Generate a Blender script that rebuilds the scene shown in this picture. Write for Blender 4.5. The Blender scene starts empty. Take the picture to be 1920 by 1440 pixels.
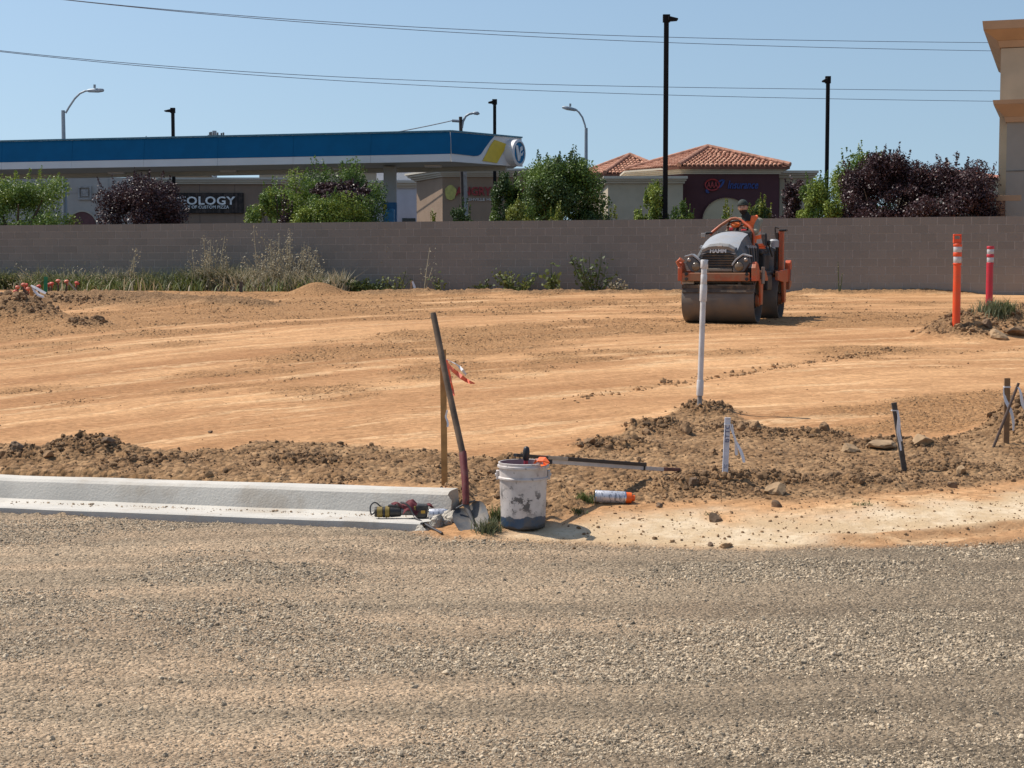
import bpy, bmesh, math, random
import numpy as np
from mathutils import Vector, Matrix, Quaternion

R = math.radians
random.seed(7)
rng = np.random.default_rng(11)
scene = bpy.context.scene
COL = scene.collection
PI = math.pi

# ------------------------------------------------------------------ camera
F = 3000.0                       # focal length in pixels of the 1920 px wide frame
EYE = Vector((0.0, 0.0, 1.57))
PITCH = math.atan(0.07)
cam_data = bpy.data.cameras.new('camera')
cam_data.sensor_width = 36.0
cam_data.lens = F / 1920.0 * 36.0
cam_data.clip_start = 0.1
cam_data.clip_end = 6000.0
cam = bpy.data.objects.new('camera', cam_data)
COL.objects.link(cam)
cam.location = EYE
cam.rotation_euler = (PI / 2 - PITCH, 0, 0)
scene.camera = cam

# ------------------------------------------------------------------ light
SUN_EL = R(56)
SUN_AZ = R(158)                  # direction towards the sun, counter-clockwise from +X
to_sun = Vector((math.cos(SUN_AZ) * math.cos(SUN_EL), math.sin(SUN_AZ) * math.cos(SUN_EL), math.sin(SUN_EL)))
world = bpy.data.worlds.new('World')
scene.world = world
world.use_nodes = True
wn = world.node_tree
wn.nodes.clear()
SKY_K, SKY_0 = 0.70, 0.130
sky = wn.nodes.new('ShaderNodeTexSky')
sky.sky_type = 'NISHITA'
sky.sun_disc = False
sky.sun_elevation = SUN_EL
sky.sun_rotation = PI / 2 - SUN_AZ
sky.altitude = 0
sky.air_density = 1.3
sky.dust_density = 0.9
sky.ozone_density = 2.4
# a paler, flatter gradient towards the horizon than the model's own
tc = wn.nodes.new('ShaderNodeTexCoord')
mp = wn.nodes.new('ShaderNodeMapping'); mp.inputs['Scale'].default_value = (1, 1, SKY_K); mp.inputs['Location'].default_value = (0, 0, SKY_0)
nm = wn.nodes.new('ShaderNodeVectorMath'); nm.operation = 'NORMALIZE'
wn.links.new(tc.outputs['Generated'], mp.inputs['Vector']); wn.links.new(mp.outputs[0], nm.inputs[0]); wn.links.new(nm.outputs[0], sky.inputs['Vector'])
bg = wn.nodes.new('ShaderNodeBackground')
bg.inputs['Strength'].default_value = 0.128
wo = wn.nodes.new('ShaderNodeOutputWorld')
wn.links.new(sky.outputs[0], bg.inputs['Color'])
wn.links.new(bg.outputs[0], wo.inputs['Surface'])
sun_data = bpy.data.lights.new('sun', 'SUN')
sun_data.energy = 5.0
sun_data.angle = R(0.53)
sun_data.color = (1.0, 0.94, 0.85)
sun = bpy.data.objects.new('sun', sun_data)
COL.objects.link(sun)
sun.rotation_euler = to_sun.to_track_quat('Z', 'Y').to_euler()
sun.location = (-20, 5, 40)
scene.view_settings.view_transform = 'Standard'
scene.view_settings.look = 'None'
scene.view_settings.exposure = 0.0
scene.view_settings.gamma = 1.0
scene.view_settings.use_curve_mapping = False
scene.render.engine = 'CYCLES'
scene.cycles.max_bounces = 6

# ------------------------------------------------------------------ pixel <-> world
FWD = Vector((0, math.cos(PITCH), -math.sin(PITCH)))
UPV = Vector((0, math.sin(PITCH), math.cos(PITCH)))
def at(px, py, Y):
    """the point at depth Y that the photograph shows at pixel px, py"""
    d = FWD * F + Vector((1, 0, 0)) * (px - 960) + UPV * (720 - py)
    return EYE + d * (Y / d.y)
def px_scale(Y):
    return F / Y

# ------------------------------------------------------------------ noise
def _hash(ix, iy, seed):
    h = (ix.astype(np.int64) * 374761393 + iy.astype(np.int64) * 668265263 + seed * 982451653) & 0x7fffffff
    h = ((h ^ (h >> 13)) * 1274126177) & 0x7fffffff
    h = (h ^ (h >> 16)) & 0xffff
    return h / 65535.0
def vnoise(x, y, seed=0):
    ix = np.floor(x); iy = np.floor(y)
    fx = x - ix; fy = y - iy
    ux = fx * fx * fx * (fx * (fx * 6 - 15) + 10); uy = fy * fy * fy * (fy * (fy * 6 - 15) + 10)
    a = _hash(ix, iy, seed); b = _hash(ix + 1, iy, seed); c = _hash(ix, iy + 1, seed); d = _hash(ix + 1, iy + 1, seed)
    return (a + (b - a) * ux) * (1 - uy) + (c + (d - c) * ux) * uy - 0.5
def fbm(x, y, octv=4, seed=0, gain=0.5):
    s = 0; a = 1.0
    for k in range(octv):
        s = s + a * vnoise(x * (2 ** k) + 17.3 * k, y * (2 ** k) - 9.1 * k, seed + k)
        a *= gain
    return s
def sstep(e0, e1, x):
    t = np.clip((x - e0) / (e1 - e0), 0, 1)
    return t * t * (3 - 2 * t)

# ------------------------------------------------------------------ terrain
BASE_Y = [0, 9.15, 9.55, 10.0, 11.0, 26.5, 40.0, 80]
BASE_Z = [0, 0.0, 0.055, 0.10, 0.16, 0.73, 1.06, 1.06]
C_R = np.array([-0.53, 9.42]); C_L = np.array([-3.36, 10.48])
C_T = (C_L - C_R) / np.linalg.norm(C_L - C_R)      # along the kerb, to the left
C_N = np.array([-C_T[1], C_T[0]]) * -1             # away from the camera
if C_N[1] < 0: C_N = -C_N
def pxof(X, Y):
    return 960 + F * X / (np.maximum(Y, 0.5) * 1.0025)
# mounds: X, Y, rx, ry, height, roughness
def gY(px, py, z_guess=None):
    """ground point of a pixel on the base profile"""
    lo, hi = 3.0, 45.0
    for _ in range(40):
        m = (lo + hi) / 2
        p = at(px, py, m)
        if p.z > float(np.interp(m, BASE_Y, BASE_Z)): lo = m
        else: hi = m
    return at(px, py, lo)
def edge_from(pix):
    """far/near borders of the soil zones: (pixel column, pixel row) pairs turned into distances on the base profile"""
    xs = [p[0] for p in pix]; return xs, [gY(*p).y for p in pix]
UP_PX, UP_Y = edge_from([(-900, 834), (0, 834), (180, 842), (420, 844), (480, 826), (720, 836), (850, 842), (1000, 858), (1080, 850), (1180, 808), (1300, 766), (1400, 787), (1460, 810), (1600, 818), (1750, 821), (1860, 812), (1920, 786), (2800, 780)])
LO_PX, LO_Y = edge_from([(-900, 930), (835, 938), (868, 1002), (945, 1004), (1000, 994), (1100, 972), (1300, 950), (1500, 950), (1700, 932), (1920, 902), (2800, 880)])
GR_PX = [-900, 820, 940, 1060, 1400, 1640, 1920, 2800]       # far edge of the gravel
GR_Y = [11.2, 9.42, 9.32, 9.24, 9.08, 9.10, 9.42, 10.3]
MOUNDS = []
def mound(px, py, rx, ry, h, rough=1.0):
    g = gY(px, py)
    MOUNDS.append((g.x, g.y, rx, ry, h, rough))
mound(25, 603, 0.75, 1.0, 0.46)
mound(165, 852, 0.28, 0.3, 0.13)
mound(60, 860, 0.3, 0.2, 0.05)
mound(280, 872, 0.3, 0.2, 0.035)
mound(1230, 805, 0.26, 0.3, 0.055)
mound(1325, 776, 0.28, 0.35, 0.09)
mound(1150, 836, 0.3, 0.25, 0.03)
mound(1330, 912, 0.32, 0.2, 0.075)
mound(1440, 905, 0.25, 0.18, 0.05)
mound(1600, 908, 0.26, 0.15, 0.06)
mound(1450, 820, 0.30, 0.2, 0.05)
mound(1375, 808, 0.22, 0.2, 0.05)
mound(1545, 822, 0.25, 0.18, 0.04)
mound(1680, 838, 0.4, 0.22, 0.045)
mound(1780, 880, 0.3, 0.18, 0.035)
mound(1010, 868, 0.3, 0.2, 0.03)
mound(560, 872, 0.35, 0.2, 0.03)
mound(1800, 632, 0.55, 0.7, 0.22)
mound(1890, 626, 0.85, 0.8, 0.33)
mound(2000, 620, 1.0, 0.8, 0.38)
mound(1925, 822, 0.32, 0.5, 0.20)
mound(2010, 815, 0.5, 0.6, 0.30)
mound(595, 552, 0.6, 0.8, 0.30, 0.35)
mound(165, 612, 0.35, 0.5, 0.10)
mound(440, 573, 0.8, 0.8, 0.11)
MOUNDS.append((-9.0, 32.4, 2.0, 1.2, 0.24, 1.0))
MOUNDS.append((-7.4, 33.2, 1.6, 1.0, 0.17, 1.0))
MOUNDS.append((-10.6, 31.4, 1.4, 1.2, 0.2, 1.0))
mound(480, 575, 0.5, 0.5, 0.08)
for k in range(13):
    mound(700 + 48 * k, 552 - (k % 3), 0.45, 0.5, 0.07 + 0.05 * random.random(), 0.9)
for k in range(6):
    mound(1520 + 55 * k, 551, 0.5, 0.6, 0.05 + 0.06 * random.random(), 0.9)

FUR_A, FUR_B = gY(1040, 752), gY(1700, 652)
def track(X, Y):
    """coordinates along and across the sweeping passes of the roller"""
    return X * 1.5, (Y + 4.6 * np.exp(np.clip(-.16 * X, -3, 3))) * .62
def masks(X, Y):
    px = pxof(X, Y)
    wob = 0.28 * fbm(X * 1.6, Y * 1.6, 4, 5)
    up = np.interp(px, UP_PX, UP_Y) + wob * 1.3
    lo = np.interp(px, LO_PX, LO_Y) + wob
    rough = sstep(0, 0.16, up - Y) * sstep(0, 0.25, Y - lo)
    ge = np.interp(px, GR_PX, GR_Y) + 0.16 * fbm(X * 2.2, Y * 2.2, 4, 31)
    gravel = sstep(0.0, 0.14, ge - Y)
    kx, ky = X - C_R[0], Y - C_R[1]
    kt = kx * C_T[0] + ky * C_T[1]; ks = kx * C_N[0] + ky * C_N[1]
    gravel = np.maximum(gravel, sstep(-.05, .1, kt) * sstep(.06, .03, ks))
    mz = np.zeros_like(X); mr = np.zeros_like(X)
    for (mx, my, rx, ry, h, ro) in MOUNDS:
        d2 = ((X - mx) / rx) ** 2 + ((Y - my) / ry) ** 2
        g = np.exp(-d2 * 1.15)
        mz = mz + h * g
        mr = np.maximum(mr, np.clip(g * 2.4 - 0.25, 0, 1) * ro)
    rough = np.maximum(rough, mr)
    # crumbled tilth left by the rake on the pad, in streaks
    a, b = track(X, Y)
    str1 = fbm(a * 0.12, b * 0.55, 4, 51) + 0.35 * fbm(a * 0.5, b * 2.4, 3, 57)
    left = sstep(1250, 500, px + 260 * fbm(X * .25, Y * .25, 3, 61))
    far = sstep(21, 33, Y)
    crumb = sstep(-0.04, 0.34, str1 + 0.17 * left + 0.24 * far * sstep(1500, 1150, px) - 0.05 + .34 * fbm(X * 1.1, Y * 1.1, 5, 67)) * sstep(0.0, 0.3, Y - up)
    return rough, gravel, mz, mr, crumb
def height(X, Y, detail=True):
    X = np.asarray(X, float); Y = np.asarray(Y, float)
    rough, gravel, mz, mr, crumb = masks(X, Y)
    z = np.interp(Y, BASE_Y, BASE_Z)
    rel = np.stack([X - C_R[0], Y - C_R[1]], -1)
    t = rel @ C_T; s = rel @ C_N
    onk = sstep(-0.05, 0.35, t + 0.12)
    front = sstep(0.40, 0.30, s)
    z = z * (1 - onk * front)                                       # gravel stays low before the kerb
    back = onk * sstep(0.5, 0.62, s) * sstep(12.6, 11.2, Y)
    z = z * (1 - back) + np.maximum(z, 0.015 + 0.165) * back
    under = sstep(-0.03, 0.03, t) * sstep(0.02, 0.06, s) * sstep(0.60, 0.56, s)
    z = z + mz
    if detail:
        near = 1 - .55 * sstep(1200, 1400, pxof(X, Y)) * sstep(16, 15, Y)
        z = z + near * (0.04 * rough * np.abs(fbm(X * 3.0, Y * 3.0, 3, 71)) + rough * 0.04 * fbm(X * 9, Y * 9, 4, 77, 0.6))
        clod = np.maximum(fbm(X * 16, Y * 16, 3, 91), 0)
        z = z + rough * 0.055 * clod * (0.30 * near + mr)
        z = z + 0.02 * fbm(X * .5, Y * .5, 3, 97)
        a, b = track(X, Y)
        pad = sstep(11.5, 13.5, Y) * (1 - rough)
        z = z + pad * (0.011 * fbm(a * 0.35, b * 3.2, 4, 101) + 0.016 * crumb * fbm(X * 5, Y * 5, 4, 107, .65))
        fx, fy = FUR_B.x - FUR_A.x, FUR_B.y - FUR_A.y; fl = math.hypot(fx, fy); fx /= fl; fy /= fl
        ft = (X - FUR_A.x) * fx + (Y - FUR_A.y) * fy; fd = -(X - FUR_A.x) * fy + (Y - FUR_A.y) * fx + .12 * vnoise(ft * .6, ft * 0, 3)
        z = z - .022 * np.exp(-(fd / .05) ** 2) * sstep(0, 1, ft) * sstep(fl, fl - 1, ft)
        z = z + (-.006 + .048 * sstep(2.5, 0, t)) * onk * sstep(.03, -.01, s)
        z = z + gravel * (0.010 * fbm(X * 5, Y * 5, 4, 111, .6) + 0.006 * fbm(X * 38, Y * 38, 2, 113)) - gravel * 0.012
        edge = sstep(0.12, 0.0, np.abs(Y - np.interp(pxof(X, Y), GR_PX, GR_Y) - 0.16)) * sstep(1450, 1600, pxof(X, Y))
        z = z + 0.025 * edge
    z = z * (1 - under) - 0.13 * under
    return z
def G(px, py):
    """the ground point (with its relief) that the photograph shows at pixel px, py"""
    ys = np.linspace(3.2, 46, 2600)
    a = at(px, py, 1.0) - EYE
    X = a.x * ys; Z = EYE.z + a.z * ys
    h = height(X, ys)
    i = np.argmax(Z < h)
    if not (Z < h).any(): i = len(ys) - 1
    return Vector((X[i], ys[i], h[i]))
def hz(x, y):
    return float(height(np.array([x]), np.array([y]))[0])

# ------------------------------------------------------------------ mesh building
class MB:
    def __init__(s, xf=None):
        s.v = []; s.f = []; s.xf = xf
    def add(s, vs, fs, m=None):
        o = len(s.v)
        for p in vs:
            p = Vector(p)
            if m is not None: p = m @ p
            if s.xf is not None: p = s.xf @ p
            s.v.append(tuple(p))
        s.f += [tuple(i + o for i in f) for f in fs]
        return s
    def box(s, c, d, rot=None):
        m = Matrix.Translation(c) @ (rot.to_4x4() if rot is not None else Matrix.Identity(4))
        x, y, z = d[0] / 2, d[1] / 2, d[2] / 2
        vs = [(-x, -y, -z), (x, -y, -z), (x, y, -z), (-x, y, -z), (-x, -y, z), (x, -y, z), (x, y, z), (-x, y, z)]
        return s.add(vs, [(0, 3, 2, 1), (4, 5, 6, 7), (0, 1, 5, 4), (1, 2, 6, 5), (2, 3, 7, 6), (3, 0, 4, 7)], m)
    def hexa(s, vs):
        """8 corners: bottom 4 counter-clockwise, top 4 counter-clockwise"""
        return s.add(vs, [(0, 3, 2, 1), (4, 5, 6, 7), (0, 1, 5, 4), (1, 2, 6, 5), (2, 3, 7, 6), (3, 0, 4, 7)])
    def bar(s, p, q, w, h, up=(0, 0, 1)):
        p = Vector(p); q = Vector(q); d = (q - p); L = d.length; d.normalize()
        u = Vector(up); r = d.cross(u)
        if r.length < 1e-4: r = d.cross(Vector((1, 0, 0)))
        r.normalize(); u = r.cross(d)
        m = Matrix((r, d, u)).transposed()
        return s.box((p + q) / 2, (w, L, h), m)
    def tube(s, pts, rad, n=10, cap=True, flat=None):
        pts = [Vector(p) for p in pts]
        rad = rad if isinstance(rad, (list, tuple)) else [rad] * len(pts)
        rings = []; prev = None
        for i, p in enumerate(pts):
            d = (pts[min(i + 1, len(pts) - 1)] - pts[max(i - 1, 0)]).normalized()
            if prev is None:
                u = d.orthogonal().normalized()
            else:
                u = (prev - d * prev.dot(d)).normalized()
            prev = u; w = d.cross(u)
            rings.append([p + (u * math.cos(2 * PI * k / n) + w * math.sin(2 * PI * k / n)) * rad[i] for k in range(n)])
        vs = [v for r_ in rings for v in r_]
        fs = []
        for i in range(len(pts) - 1):
            for k in range(n):
                fs.append((i * n + k, i * n + (k + 1) % n, (i + 1) * n + (k + 1) % n, (i + 1) * n + k))
        if cap:
            fs.append(tuple(range(n - 1, -1, -1))); fs.append(tuple((len(pts) - 1) * n + k for k in range(n)))
        return s.add(vs, fs)
    def lathe(s, prof, n=24, m=None, cap=True):
        """prof: list of (radius, z)"""
        vs = []; fs = []
        for (r_, z) in prof:
            for k in range(n):
                vs.append((r_ * math.cos(2 * PI * k / n), r_ * math.sin(2 * PI * k / n), z))
        for i in range(len(prof) - 1):
            for k in range(n):
                fs.append((i * n + k, i * n + (k + 1) % n, (i + 1) * n + (k + 1) % n, (i + 1) * n + k))
        if cap and prof[0][0] > 1e-6: fs.append(tuple(range(n - 1, -1, -1)))
        if cap and prof[-1][0] > 1e-6: fs.append(tuple((len(prof) - 1) * n + k for k in range(n)))
        return s.add(vs, fs, m)
    def prism(s, poly, p0, ux, uy, uz, depth):
        """polygon in the plane (ux, uy) at p0, extruded by depth along uz"""
        p0 = Vector(p0); ux = Vector(ux); uy = Vector(uy); uz = Vector(uz)
        n = len(poly)
        vs = [p0 + ux * a + uy * b for a, b in poly] + [p0 + ux * a + uy * b + uz * depth for a, b in poly]
        fs = [tuple(range(n - 1, -1, -1)), tuple(range(n, 2 * n))]
        for k in range(n): fs.append((k, (k + 1) % n, n + (k + 1) % n, n + k))
        return s.add(vs, fs)
    def ribbon(s, pts, width, th=0.0015, side=(0, 1, 0)):
        """thin strip with real thickness; width may vary"""
        pts = [Vector(p) for p in pts]; side = Vector(side).normalized()
        wd = width if isinstance(width, (list, tuple)) else [width] * len(pts)
        vs = []
        for i, p in enumerate(pts):
            d = (pts[min(i + 1, len(pts) - 1)] - pts[max(i - 1, 0)]).normalized()
            a = (side - d * side.dot(d)).normalized(); nrm = d.cross(a).normalized()
            for e, t in ((-1, -1), (1, -1), (1, 1), (-1, 1)):
                vs.append(p + a * e * wd[i] / 2 + nrm * t * th / 2)
        fs = []
        for i in range(len(pts) - 1):
            for k in range(4):
                fs.append((i * 4 + k, i * 4 + (k + 1) % 4, i * 4 + 4 + (k + 1) % 4, i * 4 + 4 + k))
        fs += [(3, 2, 1, 0), tuple((len(pts) - 1) * 4 + k for k in range(4))]
        return s.add(vs, fs)
    def build(s, name, mat, parent=None, loc=None, smooth=None, bevel=0, flip=False):
        """one mesh object; coordinates given in world space, stored in the parent's (or loc's) space"""
        me = bpy.data.meshes.new(name)
        base = WM[parent.name] if parent is not None else Matrix.Translation(loc if loc is not None else (0, 0, 0))
        inv = base.inverted()
        me.from_pydata([inv @ Vector(v) for v in s.v], [], s.f)
        bm = bmesh.new(); bm.from_mesh(me)
        bmesh.ops.recalc_face_normals(bm, faces=bm.faces)
        bm.to_mesh(me); bm.free()
        for m in (mat if isinstance(mat, (list, tuple)) else [mat]): me.materials.append(m)
        if smooth is not None:
            me.shade_smooth()
            if smooth < 179: me.set_sharp_from_angle(angle=R(smooth))
        o = bpy.data.objects.new(name, me); COL.objects.link(o)
        if parent is not None:
            o.parent = parent; WM[o.name] = base
        else:
            o.location = base.translation; WM[o.name] = base
        if bevel:
            b = o.modifiers.new('bevel', 'BEVEL'); b.width = bevel; b.segments = 2; b.limit_method = 'ANGLE'; b.angle_limit = R(40)
        return o
WM = {}
def tag(o, label=None, cat=None, group=None, kind=None):
    if label: o['label'] = label
    if cat: o['category'] = cat
    if group: o['group'] = group
    if kind: o['kind'] = kind
    return o
def root(name, loc, label, cat, group=None, rotz=0):
    o = bpy.data.objects.new(name, None); COL.objects.link(o)
    o.location = loc; o.rotation_euler = (0, 0, rotz); o.empty_display_size = 0.2
    WM[o.name] = Matrix.Translation(loc) @ Matrix.Rotation(rotz, 4, 'Z')
    return tag(o, label, cat, group)
def mesh_np(name, verts, faces, mat, parent=None, loc=None, attrs=None, smooth=False):
    """fast mesh from numpy arrays; verts in world space; faces (n,3) or (n,4)"""
    base = WM[parent.name] if parent is not None else Matrix.Translation(loc if loc is not None else (0, 0, 0))
    inv = np.array(base.inverted())
    v = np.asarray(verts, float) @ inv[:3, :3].T + inv[:3, 3]
    f = np.asarray(faces, np.int32)
    me = bpy.data.meshes.new(name)
    me.vertices.add(len(v)); me.vertices.foreach_set('co', v.astype(np.float32).ravel())
    k = f.shape[1]
    me.loops.add(f.size); me.loops.foreach_set('vertex_index', f.ravel())
    me.polygons.add(len(f)); me.polygons.foreach_set('loop_start', np.arange(0, f.size, k, dtype=np.int32))
    if smooth: me.polygons.foreach_set('use_smooth', np.ones(len(f), bool))
    me.update(calc_edges=True)
    for n_, a in (attrs or {}).items():
        at_ = me.attributes.new(n_, 'FLOAT', 'POINT'); at_.data.foreach_set('value', np.asarray(a, np.float32))
    for m in (mat if isinstance(mat, (list, tuple)) else [mat]): me.materials.append(m)
    o = bpy.data.objects.new(name, me); COL.objects.link(o)
    if parent is not None: o.parent = parent
    else: o.location = base.translation
    WM[o.name] = base
    return o
_fonts = {}
def text(name, body, size, mat, parent, p, ux, uz, depth=0.02, bold=0.0, shear=0.0, stretch=1.0, spacing=1.0, fit=None):
    """raised lettering; p = centre, ux = reading direction, uz = outward normal, fit = total width"""
    cu = bpy.data.curves.new(name, 'FONT'); cu.body = body; cu.size = size; cu.align_x = 'CENTER'; cu.align_y = 'CENTER'
    cu.extrude = depth / 2; cu.offset = bold * size; cu.shear = shear; cu.space_character = spacing
    cu.resolution_u = 3
    tmp = bpy.data.objects.new('lettering_source', cu); COL.objects.link(tmp)
    dg = bpy.context.evaluated_depsgraph_get(); dg.update()
    me = bpy.data.meshes.new_from_object(tmp.evaluated_get(dg))
    bpy.data.objects.remove(tmp); bpy.data.curves.remove(cu)
    ux = Vector(ux).normalized(); uz = Vector(uz).normalized(); uy = uz.cross(ux)
    xs = [v.co.x for v in me.vertices]; wd = max(xs) - min(xs); cx = (max(xs) + min(xs)) / 2
    ys_ = [v.co.y for v in me.vertices]; cy = (max(ys_) + min(ys_)) / 2
    sx = (fit / wd if fit else stretch)
    base = WM[parent.name]; inv = base.inverted()
    for v in me.vertices:
        w = Vector(p) + ux * (v.co.x - cx) * sx + uy * (v.co.y - cy) + uz * (v.co.z + depth / 2)
        v.co = inv @ w
    me.materials.clear(); me.materials.append(mat); me.name = name
    o = bpy.data.objects.new(name, me); COL.objects.link(o); o.parent = parent; WM[o.name] = base
    return o

# ------------------------------------------------------------------ materials
def _nt(name):
    m = bpy.data.materials.new(name); m.use_nodes = True
    nt = m.node_tree; b = nt.nodes['Principled BSDF']
    return m, nt, b
def N(nt, t, **kw):
    n = nt.nodes.new(t)
    for k, v in kw.items():
        if k.startswith('i_'):
            key = k[2:]
            key = int(key) if key.isdigit() else key.replace('_', ' ')
            s = n.inputs[key]
            if hasattr(v, 'is_output') or isinstance(v, bpy.types.NodeSocket): nt.links.new(v, s)
            else: s.default_value = v
        else: setattr(n, k, v)
    return n
def c4(c): return (c[0], c[1], c[2], 1.0)
def mixc(nt, fac, a, b, blend='MIX'):
    n = nt.nodes.new('ShaderNodeMix'); n.data_type = 'RGBA'; n.blend_type = blend
    for key, v in ((0, fac), (6, a), (7, b)):
        if isinstance(v, bpy.types.NodeSocket): nt.links.new(v, n.inputs[key])
        else: n.inputs[key].default_value = v if key == 0 else c4(v)
    return n.outputs[2]
def ramp(nt, x, e0, e1):
    n = nt.nodes.new('ShaderNodeMapRange'); n.interpolation_type = 'SMOOTHSTEP'
    nt.links.new(x, n.inputs[0]); n.inputs[1].default_value = e0; n.inputs[2].default_value = e1
    return n.outputs[0]
def noise(nt, co, scale, detail=3, rough=0.55, dim='3D'):
    return N(nt, 'ShaderNodeTexNoise', i_Vector=co, i_Scale=scale, i_Detail=detail, i_Roughness=rough).outputs[0]
def bump(nt, h, strength, dist, prev=None):
    n = N(nt, 'ShaderNodeBump', i_Height=h, i_Strength=strength, i_Distance=dist)
    if prev is not None: nt.links.new(prev, n.inputs['Normal'])
    return n.outputs[0]
def simple(name, col, rough=0.6, metal=0.0, var=0.18, vs=6.0, dirt=None, dirt_amt=0.35, ds=3.0, bmp=0.0, bs=40.0, bd=0.004, spec=0.5, rnd=0.0, coat=0.0, dthr=0.52):
    """paint / plastic / stone with patchy variation, optional dirt and grain"""
    m, nt, b = _nt(name)
    co = nt.nodes.new('ShaderNodeTexCoord').outputs['Object']
    n1 = noise(nt, co, vs, 4)
    lo = tuple(max(0, c * (1 - var)) for c in col); hi = tuple(min(1, c * (1 + var)) for c in col)
    c = mixc(nt, ramp(nt, n1, .3, .7), lo, hi)
    if dirt is not None:
        d = noise(nt, co, ds, 6, .65)
        f = N(nt, 'ShaderNodeMath', operation='MULTIPLY', i_0=ramp(nt, d, dthr - .07, dthr + .12), i_1=dirt_amt).outputs[0]
        c = mixc(nt, f, c, dirt)
    if rnd:
        r_ = nt.nodes.new('ShaderNodeObjectInfo').outputs['Random']
        mr = N(nt, 'ShaderNodeMapRange', i_0=r_, i_3=1 - rnd, i_4=1 + rnd).outputs[0]
        hs = N(nt, 'ShaderNodeHueSaturation', i_Value=mr, i_Color=c); c = hs.outputs[0]
    nt.links.new(c, b.inputs['Base Color'])
    b.inputs['Roughness'].default_value = rough; b.inputs['Metallic'].default_value = metal
    b.inputs['Specular IOR Level'].default_value = spec
    if coat: b.inputs['Coat Weight'].default_value = coat
    if bmp:
        nt.links.new(bump(nt, noise(nt, co, bs, 4), bmp, bd), b.inputs['Normal'])
    return m

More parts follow.
